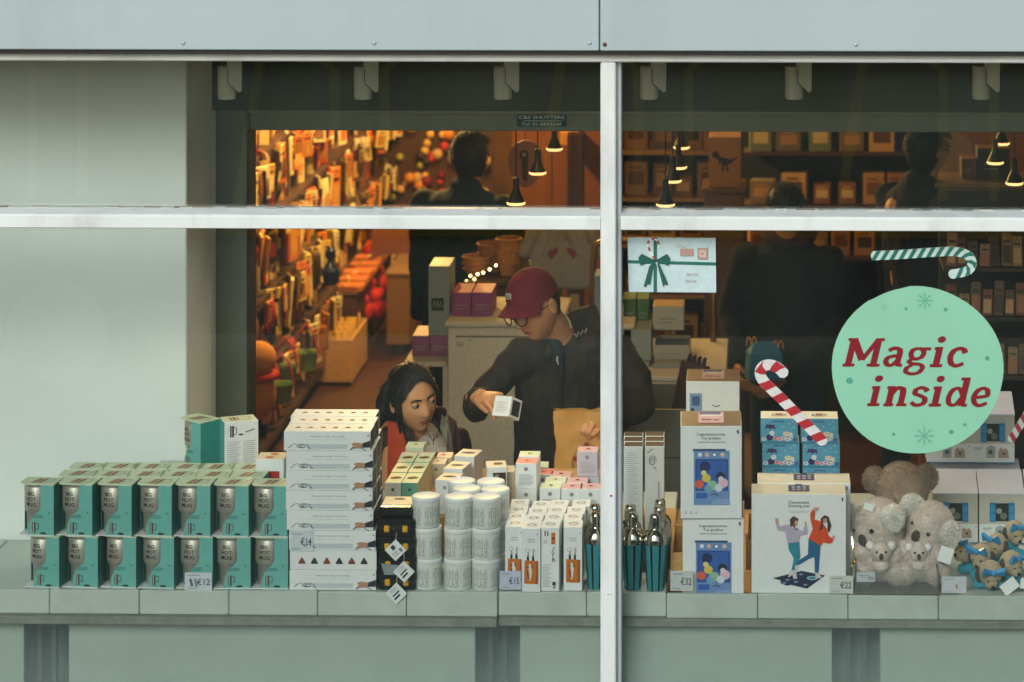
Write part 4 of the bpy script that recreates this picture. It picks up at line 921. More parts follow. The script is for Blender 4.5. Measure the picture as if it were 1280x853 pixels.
for x in (-.02, -.004, .012): m.toprect(x, .045, x + .01, .06, '#b59aa8', DH); m.toprect(x, .07, x + .01, .085, '#a9b0c4', DH)
m.toprect(-.01, .1, .01, .112, '#4c4258', DH); m.build('lid_print', b)
dm = Proto(t)
dm.put(rise(998.5, .074, ZS + .0003), 'dancing mat carton in front, showing two dancers on a mat'); dm.put(rise(1005, .2, ZS + .0003), 'dancing mat carton behind the front one, only its cream top showing')
# ---- cardboard house cartons with blue shutters ------------------------
HW, HD, HH, HR = .140, .125, .158, .200
mat('house_wall', '#c5c0b4', .6, var=.06); mat('house_roof', '#c8c7d2', .55, var=.05)
t = thing('house_box', 'x', 'toy box', group='house shaped cartons with blue shutters'); m = MB(); h2 = HW/2
prof = [(0, 0), (HD, 0), (HD, HR), (HD - .02, HR), (0, HH)]; n = 5
m.add([(-h2, y, z) for y, z in prof] + [(h2, y, z) for y, z in prof], [tuple(range(n))[::-1], tuple(range(n, 2*n))], 'house_wall')
m.add([(-h2, 0, 0), (h2, 0, 0), (h2, 0, HH), (-h2, 0, HH)], [(0, 1, 2, 3)], 'house_wall'); m.add([(-h2, HD, 0), (h2, HD, 0), (h2, HD, HR), (-h2, HD, HR)], [(3, 2, 1, 0)], 'house_wall'); m.add([(-h2, 0, 0), (h2, 0, 0), (h2, HD, 0), (-h2, HD, 0)], [(3, 2, 1, 0)], 'house_wall')
b = m.build('carton', t)
m = MB(); m.add([(-h2 - .001, -.003, HH - .001), (h2 + .001, -.003, HH - .001), (h2 + .001, HD - .02, HR + .001), (-h2 - .001, HD - .02, HR + .001), (-h2 - .001, HD + .001, HR + .001), (h2 + .001, HD + .001, HR + .001)], [(0, 1, 2, 3), (3, 2, 5, 4)], 'house_roof'); m.add([(-h2 - .001, -.003, HH - .001), (h2 + .001, -.003, HH - .001), (h2 + .001, -.003, HH - .006), (-h2 - .001, -.003, HH - .006)], [(3, 2, 1, 0)], 'house_roof'); m.build('roof', t)
m = MB(); m.rect(-.018, .070, .022, .126, '#2a2a28'); m.disc(-.008, .102, .009, '#9aa396'); m.disc(.006, .086, .011, '#6f766a'); m.build('window_opening', b)
for x in (-.037, .0215):
    m = MB(); m.box(x, -.003, .068, x + .019, -.0003, .128, K('#2f7fae'), c=.0006); [m.rect(x + .003, .073 + k*.026, x + .016, .093 + k*.026, '#3f93c2', y=-.003) for k in range(2)]; m.build('shutter', b)
m = MB(); m.box(-h2, -.0022, .004, h2, -.0002, .061, 'card_white'); m.rect(-.058, .048, -.03, .050, '#6f7d7c', y=-.0022); m.rect(-.058, .043, -.036, .0445, '#8d9897', y=-.0022)
m.front([(-.02, .018), (.008, .018), (.01, .052), (-.006, .058), (-.02, .05)], '#aab0b0', y=-.0022); m.rect(-.012, .03, .0, .042, '#4f5a5e', y=-.0022); m.front([(.018, .018), (.052, .018), (.05, .04), (.042, .05), (.036, .043), (.026, .052), (.02, .042)], '#b59f8d', y=-.0022); m.disc(.036, .032, .004, '#4a3f3a', y=-.0022); m.front([(.062, .053), (.065, .057), (.066, .052)], '#23282e', y=-.0022); m.build('label_strip', b)
m = MB(); m.rect(-h2, .0002, h2, .0038, '#3d88b8'); m.build('print', b)
hb = Proto(t)
for px, Y, z, lab in ((1194, .60, 0, 'house shaped carton with blue shutters, left of the front pair'), (1252, .60, 0, 'house shaped carton with blue shutters, right of the front pair'), (1311, .60, 0, 'house shaped carton at the right picture edge'), (1193, .735, 0, 'house shaped carton in the second row, left'), (1249, .735, 0, 'house shaped carton in the second row, right'), (1186, .79, 1, 'house shaped carton on the upper level behind the round sticker'), (1240.5, .79, 1, 'house shaped carton on the upper level right of the round sticker')):
    hb.put(rise(px, Y, ZS + .0003 + z * (HR + .0025)), lab)

# ================================================================== plush toys
def fuzz(me, n, L, droop=.3, seed=1):                       # short fibres over a plush surface
    r = random.Random(seed); me.calc_loop_triangles(); tris = me.loop_triangles; ar = []; s = 0
    for t in tris: s += t.area; ar.append(s)
    import bisect
    m = MB(); mi = m.mi(me.materials[0]); V = me.vertices
    for _ in range(n):
        t = tris[bisect.bisect(ar, r.random()*s) % len(tris)]; a, b = r.random(), r.random()
        if a + b > 1: a, b = 1 - a, 1 - b
        p = V[t.vertices[0]].co*(1-a-b) + V[t.vertices[1]].co*a + V[t.vertices[2]].co*b; nn = t.normal
        d = (nn + Vector((r.uniform(-.6, .6), r.uniform(-.6, .6), r.uniform(-.6, .6) - droop))).normalized(); sd_ = d.cross(Vector((r.uniform(-1, 1), r.uniform(-1, 1), r.uniform(-1, 1)))).normalized() * L*.09; k = len(m.v)
        m.v += [p - sd_ - nn*.001, p + sd_ - nn*.001, p + d*L*r.uniform(.5, 1.1)]; m.f.append((k, k+1, k+2)); m.m.append(mi)
    return m
def plush(name, label, parts, matn, fuzzn=0, L=.006, voxel=.004, group=None, cat='plush toy'):
    lo = Vector((sum(p[0][0] for p in parts)/len(parts), sum(p[0][1] for p in parts)/len(parts), min(p[0][2] - (p[1] if not isinstance(p[1], tuple) else p[1][2]) for p in parts)))
    root = thing(name, label, cat, lo, group=group); m = MB()
    for c_, r_ in parts: m.ball(Vector(c_) - lo, r_, matn, n=20)
    me = remeshed(m, voxel, 5, [matn]); o = link('body', me, root)
    if fuzzn: f = fuzz(me, fuzzn, L, seed=len(label)).build('fur', root); f['kind'] = 'stuff'
    return root, lo
def blob(root, lo, name, parts, matn, fuzzn=0, L=.005):
    m = MB()
    for c_, r_ in parts: m.ball(Vector(c_) - lo, r_, matn, n=14)
    o = m.build(name, root, smooth='all')
    if fuzzn: f = fuzz(o.data, fuzzn, L, seed=fuzzn).build('fur', o); f['kind'] = 'stuff'
    return o
def koala(label, head, hr, face, up, body, br, baby=None, back=False):
    head = Vector(head); face = Vector(face).normalized(); up = Vector(up); right = face.cross(up).normalized(); up = right.cross(face).normalized()
    P = [(head, hr*1.0), (head + face*hr*.28 - up*hr*.2, hr*.78), (body, br), (Vector(body) + Vector((-br*.7, -br*.5, -br*.55)), br*.5), (Vector(body) + Vector((br*.7, -br*.5, -br*.55)), br*.5), ((head + Vector(body))/2, hr*.72)]
    if not back: P += [(Vector(body) + Vector((-br*.75, -br*.35, br*.35)), br*.42), (Vector(body) + Vector((br*.7, -br*.4, br*.3)), br*.42)]
    fm = 'koala_warm_lit' if back else 'koala_fur'
    root, lo = plush('koala_plush', label, P, fm, 24000, .0095, group='koala plush toys in the clear bin')
    for s in (-1, 1):
        e = head + right*s*hr*.98 + up*hr*.42; er = hr*.47
        o = blob(root, lo, 'ear', [(e, (er*.9, er*.6, er))], fm, 2500 if back else 900, .012 if back else .006)
        if not back: blob(root, lo, 'inner_ear', [(e + face*er*.42 + right*s*er*.15, (er*.86, er*.6, er*.95))], 'fur_white', 3200, .013)
    if not back:
        n_ = head + face*hr*1.02 - up*hr*.12; m = MB(); rot = Matrix((right, face, up)).transposed()
        m.ball(n_ - lo, (hr*.21, hr*.17, hr*.3), 'koala_dark', n=14, rot=rot); m.build('nose', root, smooth='all')
        for s in (-1, 1): blob(root, lo, 'eye', [(head + face*hr*.84 + right*s*hr*.42 + up*hr*.22, hr*.095)], 'eye_black')
    if baby is not None:
        b = Vector(baby); q = hr*.42; o = blob(root, lo, 'baby_koala', [(b, q), (b + Vector((0, .004, -q*1.1)), q*.85)], 'koala_fur', 1500, .005)
        for s in (-1, 1): m = MB(); m.ball(b - lo + Vector((s*q*.95, 0, q*.55)), q*.42, 'fur_white', n=10); m.build('baby_ear', o, smooth='all')
        m = MB(); m.ball(b - lo + Vector((0, -q*1.0, -q*.15)), (q*.2, q*.15, q*.3), 'koala_dark', n=10); m.build('baby_nose', o, smooth='all')
        for s in (-1, 1): m = MB(); m.ball(b - lo + Vector((s*q*.4, -q*.88, q*.22)), q*.12, 'eye_black', n=8); m.build('baby_eye', o, smooth='all')
    return root, lo
def paper_label(root, lo, px, py, Y, w_, h, rot):
    p = at(px, py, Y) - lo; m = MB(); M = Matrix.Translation(p) @ Matrix.Rotation(R(rot), 4, 'Y') @ Matrix.Rotation(R(-12), 4, 'X'); m.box(-w_/2, -.0005, -h/2, w_/2, .0005, h/2, 'card_white', M=M); m.build('paper_label', root)
br = .068
hL = at(1098, 657, .20); bL = at(1100, 712, .18); bL.z = ZS + br + .012
kL, lo = koala('koala plush leaning left with baby, left in the clear bin', hL, .078, (-.62, -.72, -.30), (-.28, -.05, 1), bL, br, baby=at(1101, 690, .115))
paper_label(kL, lo, 1086, 634, .14, .03, .02, 20)
hR = at(1163, 658, .20); bR = at(1150, 712, .18); bR.z = ZS + br + .012
kR, lo = koala('koala plush with white ears and baby, right in the clear bin', hR, .070, (-.60, -.76, -.12), (.45, -.15, 1), bR, br, baby=at(1148, 691, .125))
paper_label(kR, lo, 1182, 694, .10, .04, .045, 18)
hB = at(1127, 612, .36); bB = at(1130, 672, .38); bB.z = ZS + .085
koala('koala plush turned away behind the other two', hB, .080, (.15, 1, .05), (-.1, 0, 1), bB, .085, back=True)
m = MB()
t = thing('acrylic_bin', 'clear acrylic bin holding the koala plush toys', 'bin', rise(1121, .0635, ZS + .0003)); hw = (X_at(1173, .07) - X_at(1069, .07))/2
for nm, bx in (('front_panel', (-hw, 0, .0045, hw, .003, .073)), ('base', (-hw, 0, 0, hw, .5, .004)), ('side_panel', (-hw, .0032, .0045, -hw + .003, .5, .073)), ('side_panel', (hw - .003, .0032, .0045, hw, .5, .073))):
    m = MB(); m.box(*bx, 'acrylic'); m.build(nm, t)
m = MB(); m.box(-hw + .004, -.0012, .038, -hw + .058, -.0003, .066, K('#c3ccd2', .3)); m.text('€16', -hw + .046, .045, .012, '#3c4a63', y=-.0012, width=.017, bold=.01); m.rect(-hw + .01, .056, -hw + .04, .0575, '#7a8899', y=-.0012); m.rect(-hw + .01, .052, -hw + .034, .0535, '#93a0ad', y=-.0012); m.build('price_label', t)

def bow_toy(label, px, py, Y, r, face, bz=None):
    h = at(px, py, Y); face = Vector(face).normalized(); right = face.cross(Vector((0, 0, 1))).normalized(); up = right.cross(face)
    bz = max(ZS + .03, h.z - r*1.9); b = Vector((h.x - face.x*.03, h.y + .05, bz))
    root = thing('bow_plush', label, 'plush toy', (b.x, b.y, bz - .03), group='small beige plush toys with blue bows'); lo = Vector((b.x, b.y, bz - .03))
    m = MB(); [m.ball(c_ - lo, q, 'plush_blue', n=16) for c_, q in ((b, .03), (b + Vector((.0, -.03, -.005)), .025), (b + Vector((-.03, -.03, -.012)), .016), (b + Vector((.03, -.035, -.012)), .016))]
    me = remeshed(m, .004, 3, ['plush_blue']); o = link('body', me, root); f = fuzz(me, 1500, .004, seed=3).build('fur', o); f['kind'] = 'stuff'
    m = MB(); m.ball(h - lo, r, 'plush_beige', n=18); m.ball(h - lo + face*r*.65 - up*r*.3, r*.58, 'plush_beige', n=14); hd = m.build('head', root, smooth='all'); f = fuzz(hd.data, 1500, .004, seed=4).build('fur', hd); f['kind'] = 'stuff'
    for s in (-1, 1):
        m = MB(); m.ball(h - lo + right*s*r*.95 - up*r*.2, (r*.3, r*.35, r*.65), 'koala_dark', n=12); m.build('ear', root, smooth='all')
        m = MB(); m.ball(h - lo + face*r*.85 + right*s*r*.36 + up*r*.15, r*.11, 'eye_black', n=8); m.build('eye', hd, smooth='all')
    m = MB(); m.ball(h - lo + face*r*1.22 - up*r*.25, r*.16, 'eye_black', n=8); m.build('nose', hd, smooth='all')
    c_ = h - lo + up*r*.95 + face*r*.45; m = MB()
    for s in (-1, 1):
        P = [c_, c_ + right*s*r*.85 + up*r*.5, c_ + right*s*r*.95 - up*r*.35]; Q = [p_ + face*r*.32 for p_ in P]
        m.add(P + Q, [(0, 1, 2), (5, 4, 3), (0, 3, 4, 1), (1, 4, 5, 2), (2, 5, 3, 0)], 'ribbon_blue')
    m.ball(c_ + face*r*.2, r*.26, 'ribbon_blue', n=10); m.build('bow', root)
    return root, lo
q, lo = bow_toy('plush toy with blue bow lying lowest over the counter edge', 1238, 716, .105, .036, (.15, -.8, -.75)); paper_label(q, lo, 1262, 733, .075, .05, .034, -38)
bow_toy('plush toy with blue bow at the upper left of the heap', 1227, 694, .19, .034, (-.5, -.8, -.5))
q, lo = bow_toy('plush toy with blue bow right of the lowest one', 1264, 703, .16, .034, (.55, -.7, -.5)); paper_label(q, lo, 1282, 730, .08, .03, .03, 10)
bow_toy('plush toy with blue bow at the back of the heap', 1246, 680, .27, .032, (-.6, -.7, -.4))
bow_toy('plush toy with blue bow highest in the heap near the house cartons', 1268, 664, .33, .032, (.4, -.8, -.45))
bow_toy('plush toy on its side between the koalas and the heap', 1206, 690, .25, .030, (-.8, -.6, .1))

# ================================================================== people
def add_mesh(mb, me, matn):
    b = len(mb.v); i = mb.mi(matn); mb.v += [v.co.copy() for v in me.vertices]
    for p in me.polygons: mb.f.append(tuple(b + k for k in p.vertices)); mb.m.append(i)
def gs(x, s): return math.exp(-(x/s)**2)
def head_pt(th, ph, off=0.):
    sx, sy, sz = math.cos(th)*math.sin(ph), -math.cos(th)*math.cos(ph), math.sin(th)
    x, y, z = .0755*sx, .094*sy, .116*sz; t = max(0, -sz)
    x *= 1 - .36*t**1.6
    if sy > 0: y *= 1 - .32*t
    else: y *= .94 - .02*t
    if sy < -.1:
        nz = max(0, min(1, (.018 - z)/.048)) if z > -.030 else max(0, 1 - (-.030 - z)/.012)
        y -= .021*gs(x, .0115 + .004*nz)*nz
        y += .010*gs(abs(x) - .031, .015)*gs(z - .012, .011)
        y -= .0045*gs(z - .032, .010)*gs(x, .05)
        y -= .0065*gs(z + .060, .011)*gs(x, .022); y += .0040*gs(z + .0595, .0028)*gs(x, .022)
        y += .003*gs(z + .076, .006)*gs(x, .02); y -= .008*gs(z + .094, .014)*gs(x, .022); y -= .004*gs(abs(x) - .043, .018)*gs(z + .022, .02)
    n = Vector((sx/.0755, sy/.094, sz/.116)).normalized()
    return Vector((x, y, z)) + n*off
def head_geo(mb, M, skin, lip='lip', stubble=None, s=1.):
    NL, NM = 48, 64; b = len(mb.v); S = M @ Matrix.Scale(s, 4)
    P = [[head_pt(-math.pi/2 + math.pi*i/NL, 2*math.pi*k/NM) for k in range(NM)] for i in range(NL + 1)]
    for row in P: mb.v += [S @ p for p in row]
    for i in range(NL):
        for k in range(NM):
            k2 = (k+1) % NM; c = (P[i][k] + P[i+1][k2])/2; mt = skin
            if c.y < -.04 and abs(c.x) < .023*(1 - abs(c.z + .06)/.016) and abs(c.z + .060) < .0095: mt = lip
            elif stubble and c.z < -.040 and c.y < .02 and not (abs(c.x) < .012 and c.z > -.05): mt = stubble
            mb.f.append((b+i*NM+k, b+i*NM+k2, b+(i+1)*NM+k2, b+(i+1)*NM+k)); mb.m.append(mb.mi(mt))
    for q in (-1, 1):
        rot = Matrix.Rotation(R(q*18), 3, 'Z'); mb.ball((q*.0765, .012, -.002), (.011, .020, .031), skin, n=14, M=S, rot=rot); mb.ball((q*.081, .006, .002), (.006, .012, .02), lip, n=10, M=S, rot=rot)
def face_parts(root, M, s, skin, brow, look=(0, 0), lidf=.55):
    S = M @ Matrix.Scale(s, 4)
    for q in (-1, 1):
        c = Vector((q*.031, -.0745, .011)); m = MB(); m.ball(c, .0125, 'eye_white', n=16, M=S)
        m.ball(c + Vector((look[0]*.004, -.0078, look[1]*.004)), (.0078, .0056, .0078), 'iris', n=12, M=S); m.build('eye', root, smooth='all')
        m = MB(); nu, nv = 10, 6; g = []
        for i in range(nv + 1):
            th = R(90) - R(90*lidf*1.45)*i/nv
            for k in range(nu + 1):
                a = R(-85 + 170*k/nu); g.append(c + Vector((.0133*math.cos(th)*math.sin(a), -.0133*math.cos(th)*math.cos(a), .0133*math.sin(th))))
        m.add(g, [(i*(nu+1)+k, i*(nu+1)+k+1, (i+1)*(nu+1)+k+1, (i+1)*(nu+1)+k) for i in range(nv) for k in range(nu)], skin, S)
        m.limb([c + Vector((.0128*math.sin(a), -.0128*math.cos(a)*.98, .0128*math.sin(R(90) - R(90*lidf*1.45)))) for a in [R(-65 + 13*k) for k in range(11)]], [.0007]*11, 'hair', n=5, M=S); m.build('eyelid', root, smooth='all')
        m = MB(); m.limb([(q*.012, -.0895, .0275), (q*.022, -.0905, .032), (q*.034, -.086, .033), (q*.046, -.075, .027)], [.0028, .0034, .003, .0014], brow, n=8, M=S); m.build('eyebrow', root, smooth='all')
def hair_shell(root, M, s, matn, line, off=.010, bun=None, strands=(), wisps=0):
    S = M @ Matrix.Scale(s, 4); NL, NM = 40, 56; m = MB(); ok = {}; r = random.Random(5)
    for i in range(NL + 1):
        for k in range(NM):
            th, ph = -math.pi/2 + math.pi*i/NL, 2*math.pi*k/NM; p = head_pt(th, ph, off*(.8 + .4*gs(math.cos(ph)*1.0 - 1, .9)) + .0012*math.sin(ph*17 + th*2)); m.v.append(S @ p); ok[i, k] = line(head_pt(th, ph))
    mi = m.mi(matn)
    for i in range(NL):
        for k in range(NM):
            k2 = (k+1) % NM
            if ok[i, k] and ok[i, k2] and ok[i+1, k] and ok[i+1, k2]: m.f.append((i*NM+k, i*NM+k2, (i+1)*NM+k2, (i+1)*NM+k)); m.m.append(mi)
    for st in strands: m.limb([Vector(p) for p in st[0]], st[1], matn, n=8, M=S)
    if bun: [m.ball(c, r_, matn, n=16, M=S) for c, r_ in bun]
    if wisps:                                                  # separate strands combed from the hairline to the knot, and flyaways
        q = random.Random(9)
        for _ in range(wisps):
            a = q.uniform(-1.25, 1.25); z0 = .078 - .075*(abs(a)/1.25)**1.6 + q.uniform(-.004, .006); P = []; end = Vector((q.uniform(-.03, .02), .11 + q.uniform(-.02, .02), q.uniform(-.03, .03)))
            s0 = head_pt(math.asin(max(-.99, min(.99, z0/.116))), a, off*1.1)
            for k in range(7):
                t = k/6; d = s0.lerp(end, t); dn = d.normalized(); th, ph = math.asin(max(-1, min(1, dn.z))), math.atan2(dn.x, -dn.y); P.append(head_pt(th, ph, off*(1.12 + .25*math.sin(t*3.1)) + q.uniform(0, .002)) if k < 6 else end)
            m.limb(P, [.0006, .0010, .0012, .0012, .0012, .0011, .0007], matn, n=5, M=S)
        for _ in range(wisps//3):
            a, z0 = q.choice((-1, 1))*q.uniform(1.5, 3.1), q.uniform(-.03, .1); p = head_pt(math.asin(z0/.116), a, off); d = (p.normalized() + Vector((q.uniform(-.9, .9), q.uniform(-.2, .9), q.uniform(-1.2, .5)))).normalized(); L = q.uniform(.02, .05)
            m.limb([p, p + d*L*.5 + Vector((0, 0, .004)), p + d*L + Vector((0, 0, -.008))], [.0007, .0006, .0003], matn, n=4, M=S)
    return m.build('hair', root, smooth='all')
def hand_geo(mb, wrist, d, palm, skin, curl=(50, 60, 40), s=1., spread=6, thumb=(35, 20), side=1, point=None):
    d = Vector(d).normalized(); palm = Vector(palm); palm = (palm - d*palm.dot(d)).normalized(); sd_ = d.cross(palm).normalized()*side; w_ = Vector(wrist)
    mb.limb([w_ - d*.05*s, w_, w_ + d*.035*s, w_ + d*.078*s], [(.027*s, .022*s), (.026*s, .020*s), (.038*s, .016*s), (.040*s, .0135*s)], skin, n=14, ref=palm)
    for i, (o, L, r) in enumerate(((-.030, .070, .0088), (-.010, .078, .0092), (.010, .073, .0088), (.029, .058, .0078))):
        base = w_ + d*(.078 - abs(o)*.12)*s + sd_*o*s; q = [base - d*.015*s]; a = 0; cur = base; fd = (d + sd_*math.tan(R(spread*o/.03))).normalized(); q.append(cur); cv = curl if not (point is not None and i == 0) else point
        for f_, c_ in zip((.45, .32, .23), cv):
            a += R(c_); v = fd*math.cos(a) + palm*math.sin(a); cur = cur + v*L*f_*s; q.append(cur)
        mb.limb(q, [r*s*1.05, r*s*1.08, r*s, r*s*.92, r*s*.8], skin, n=10)
    b = w_ + d*.018*s - sd_*.026*s; t1 = b + (d*math.cos(R(thumb[0])) - sd_*math.sin(R(thumb[0])) + palm*.35).normalized()*.042*s; t2 = t1 + (d*math.cos(R(thumb[1])) + palm*.6).normalized()*.030*s
    mb.limb([w_ + d*.005*s - sd_*.012*s, b, t1, t2], [.012*s, .0135*s, .0108*s, .0085*s], skin, n=10)
def headM(c, yaw, pitch, roll=0): return Matrix.Translation(c) @ Matrix.Rotation(R(yaw), 4, 'Z') @ Matrix.Rotation(R(pitch), 4, 'X') @ Matrix.Rotation(R(roll), 4, 'Y')
def legs(root, hips, Yc, hz, matn, w_=.085, r0=.085):
    m = MB()
    for q in (-1, 1): m.limb([(hips + q*w_, Yc, hz), (hips + q*(w_ + .01), Yc - .01, hz*.52), (hips + q*(w_ + .015), Yc + .01, .09)], [r0, r0*.72, r0*.62], matn, n=14)
    m.limb([(hips - w_, Yc, hz), (hips + w_, Yc, hz)], [r0*1.05, r0*1.05], matn, n=14); m.build('trousers', root, smooth='all')
    for q in (-1, 1):
        m = MB(); m.limb([(hips + q*(w_ + .015), Yc + .04, .045), (hips + q*(w_ + .02), Yc - .06, .045), (hips + q*(w_ + .025), Yc - .16, .035)], [.045, .044, .034], '#1a1a1c', n=12); m.build('shoe', root, smooth='all')

# ---- the man in the dark red cap ---------------------------------------
man = thing('person', 'person in dark red cap, glasses and dark jacket holding a small white box', 'person'); A = at
mat('stubble', '#a2724d', .6, var=.2, scale=160)
HM = headM(A(669, 383, 1.36), -40, 21, -6); hs = 1.0
m = MB(); head_geo(m, HM, 'skin', s=hs)
nk = MB(); nk.limb([A(712, 440, 1.50), A(700, 418, 1.46), HM @ Vector((0, .03, -.05))], [.058, .052, .052], 'skin', n=16); nk.limb([A(712, 520, 1.52), A(712, 445, 1.5)], [(.13, .085), (.15, .08)], 'skin', n=16)
sR, eR, wR = A(652, 447, 1.46), A(596, 508, 1.36), A(601, 497, 1.155)
nk.limb([sR, eR], [.045, .038], 'skin', n=12); nk.limb([eR, wR], [.038, .029], 'skin', n=12)
sL, eL, wL = A(772, 447, 1.48), A(796, 505, 1.40), A(752, 523, 1.16)
nk.limb([sL, eL], [.045, .038], 'skin', n=12); nk.limb([eL, wL], [.038, .03], 'skin', n=12)
nk.limb([A(712, 640, 1.52), A(712, 520, 1.52)], [(.13, .09), (.13, .09)], 'skin', n=16)
hand_geo(nk, wR, A(640, 500, 1.00) - wR, Vector((.1, .25, -.9)), 'skin', curl=(58, 62, 35), thumb=(15, 5), side=1, point=(30, 42, 30), s=1.05)
hand_geo(nk, wL, A(727, 527, 1.08) - wL, Vector((.15, .5, -.9)), 'skin', curl=(55, 65, 40), thumb=(25, 15), side=-1, s=1.05)
add_mesh(m, remeshed(nk, .0036, 3), 'skin'); m.build('body', man, smooth='all')
face_parts(man, HM, hs, 'skin', 'hair', look=(-.3, -.9), lidf=.75)
hair_shell(man, HM, hs, 'hair', lambda p: (p.y > .0 and p.z > -.055 - .2*min(0, p.y)) and not (p.y < .03 and p.z < -.01 and abs(p.x) > .05 and p.y > .0 and p.z < -.03) or (p.z > .05 and p.y > -.05), off=.004)
jk = MB()
jk.limb([A(700, 650, 1.53), A(700, 580, 1.53), A(706, 500, 1.52), A(714, 452, 1.51), A(714, 428, 1.50)], [(.165, .12), (.160, .12), (.175, .125), (.18, .112), (.095, .085)], 'jacket', n=28)
jk.limb([A(714, 440, 1.5), sR + Vector((.0, 0, 0)), sR.lerp(eR, .55) + Vector((-.012, 0, 0)), eR], [.08, .068, .054, .050], 'jacket', n=18); jk.limb([eR, eR.lerp(wR, .5) + Vector((-.004, 0, -.004)), eR.lerp(wR, .84)], [.052, .048, .047], 'jacket', n=18)
jk.limb([A(714, 440, 1.5), sL, sL.lerp(eL, .5) + Vector((.012, 0, 0)), eL], [.09, .085, .074, .066], 'jacket', n=18); jk.limb([eL, eL.lerp(wL, .5), eL.lerp(wL, .86)], [.066, .060, .050], 'jacket', n=18)
jk.limb([A(686, 440, 1.40), A(706, 416, 1.53), A(742, 398, 1.56), A(752, 412, 1.50), A(740, 436, 1.42)], [.030, .058, .060, .045, .028], 'jacket', n=16)
link('jacket', remeshed(jk, .007, 5, ['jacket'], noise=(.011, 11)), man)
m = MB(); m.limb([A(690, 430, 1.415), A(697, 445, 1.40), A(702, 462, 1.395)], [(.034, .03), (.026, .02), (.008, .012)], 'tshirt', n=14); m.build('tshirt', man, smooth='all')
m = MB(); P = [A(702, 458, 1.378), A(701, 500, 1.376), A(698, 560, 1.384), A(696, 610, 1.39)]; m.limb(P, [.004]*4, '#1a1513', n=8); m.build('zip', man, smooth='all')
m = MB(); p = A(697, 446, 1.372); m.limb([p, p - Vector((.002, 0, .012)), p - Vector((-.003, .002, .026))], [.0022, .003, .0016], '#c9c9c4', n=8); m.build('zip_pull', man, smooth='all')
m = MB(); P = [A(718 + k*2.6, 420 - k*1.2 + (2.5 if k % 2 else -2.5), 1.385) for k in range(7)]; m.limb(P, [.0016]*7, '#b9bdb9', n=6); m.build('chest_logo', man)
m = MB(); m.limb([A(706, 393, 1.44), A(712, 402, 1.425), A(714, 410, 1.42)], [.004, .004, .003], '#b3aa86', n=6); m.build('drawcord', man)
legs(man, X_at(702, 1.5), 1.53, .84, 'trousers')
# cap
S = HM @ Matrix.Scale(hs, 4); m = MB(); NL, NM = 14, 48; rows = []
for i in range(NL + 1):
    th = R(8) + R(82)*i/NL
    for k in range(NM):
        ph = 2*math.pi*k/NM; q = .0865*math.cos(th)**.8; seam = .0007*(abs(math.sin(ph*3)) < .07); m.v.append(S @ Vector((q*.97*math.sin(ph), -q*1.14*math.cos(ph) + .004, .042 + .090*math.sin(th) - seam - (.024*math.sin(ph)**2 + (.012 if math.cos(ph) < 0 else 0)*math.cos(ph)**2)*(1 - i/NL)**2)))
mi = m.mi('cap_red')
for i in range(NL):
    for k in range(NM): m.f.append((i*NM+k, i*NM+(k+1) % NM, (i+1)*NM+(k+1) % NM, (i+1)*NM+k)); m.m.append(mi)
m.f.append(tuple(NL*NM + k for k in range(NM))); m.m.append(mi)
cap = m.build('cap', man, smooth='all'); m = MB(); g = []; nu, nv = 16, 6
for lay in (0, 1):
    for i in range(nv + 1):
        for k in range(nu + 1):
            a = R(-72 + 144*k/nu); q = i/nv; ext = q*.058*math.cos(a)**.5 if abs(a) < R(89) else 0; x = .0835*math.sin(a)*(1 + .04*q); y = -.0955*math.cos(a) + .004 - ext; z = .0555 - .024*(x/.085)**2*(1 + .6*q) - q*.013; g.append((x, y, z - lay*.004))
f = []; n1 = (nv+1)*(nu+1); ix = lambda i, k: i*(nu+1)+k
for i in range(nv):
    for k in range(nu): f.append((ix(i, k), ix(i+1, k), ix(i+1, k+1), ix(i, k+1))); f.append((n1+ix(i, k), n1+ix(i, k+1), n1+ix(i+1, k+1), n1+ix(i+1, k)))
for k in range(nu): f.append((ix(nv, k), n1+ix(nv, k), n1+ix(nv, k+1), ix(nv, k+1)))
for i in range(nv):
    f.append((ix(i, 0), n1+ix(i, 0), n1+ix(i+1, 0), ix(i+1, 0))); f.append((ix(i, nu), ix(i+1, nu), n1+ix(i+1, nu), n1+ix(i, nu)))
m.add(g, f, 'cap_red', S); m.build('brim', cap, smooth=True)
m = MB(); Mp = S @ Matrix.Translation((0, -.0905, .088)) @ Matrix.Rotation(R(-26), 4, 'X'); m.box(-.0125, -.004, -.010, .0125, -.002, .010, '#b9b3a6', M=Mp); m.rect(-.009, .003, .007, .0045, '#55504a', y=-.004, M=Mp); m.rect(-.006, -.001, .006, .0005, '#55504a', y=-.004, M=Mp); m.rect(-.009, -.006, .009, -.003, '#3d3935', y=-.004, M=Mp); m.build('patch', cap)
m = MB(); m.ball((0, .004, .132), (.008, .008, .004), 'cap_red', n=10, M=S); m.build('button', cap, smooth='all')
# glasses
gl = None; m = MB()
for q in (-1, 1):
    P = [(q*.0335 + .0235*math.cos(a), -.109 + .010*max(0, q*math.cos(a)), 0.006 + .0185*math.sin(a)*(1 - .12*math.sin(a))) for a in [2*math.pi*k/20 for k in range(21)]]; m.limb(P, [.0024]*21, 'black_plastic', n=6, M=S)
    m.limb([(q*.057, -.099, .010), (q*.074, -.06, .012), (q*.081, .012, .010)], [.0026, .0024, .002], 'black_plastic', n=6, M=S)
m.limb([(-.011, -.109, .011), (0, -.113, .014), (.011, -.109, .011)], [.0022]*3, 'black_plastic', n=6, M=S); gl = m.build('glasses', man, smooth='all')
for q in (-1, 1):
    m = MB(); m.front([(q*.033 + .023*math.cos(k*.449), .011 + .0185*math.sin(k*.449)) for k in range(14)], 'acrylic', y=-.107, M=S); m.build('lens', gl)
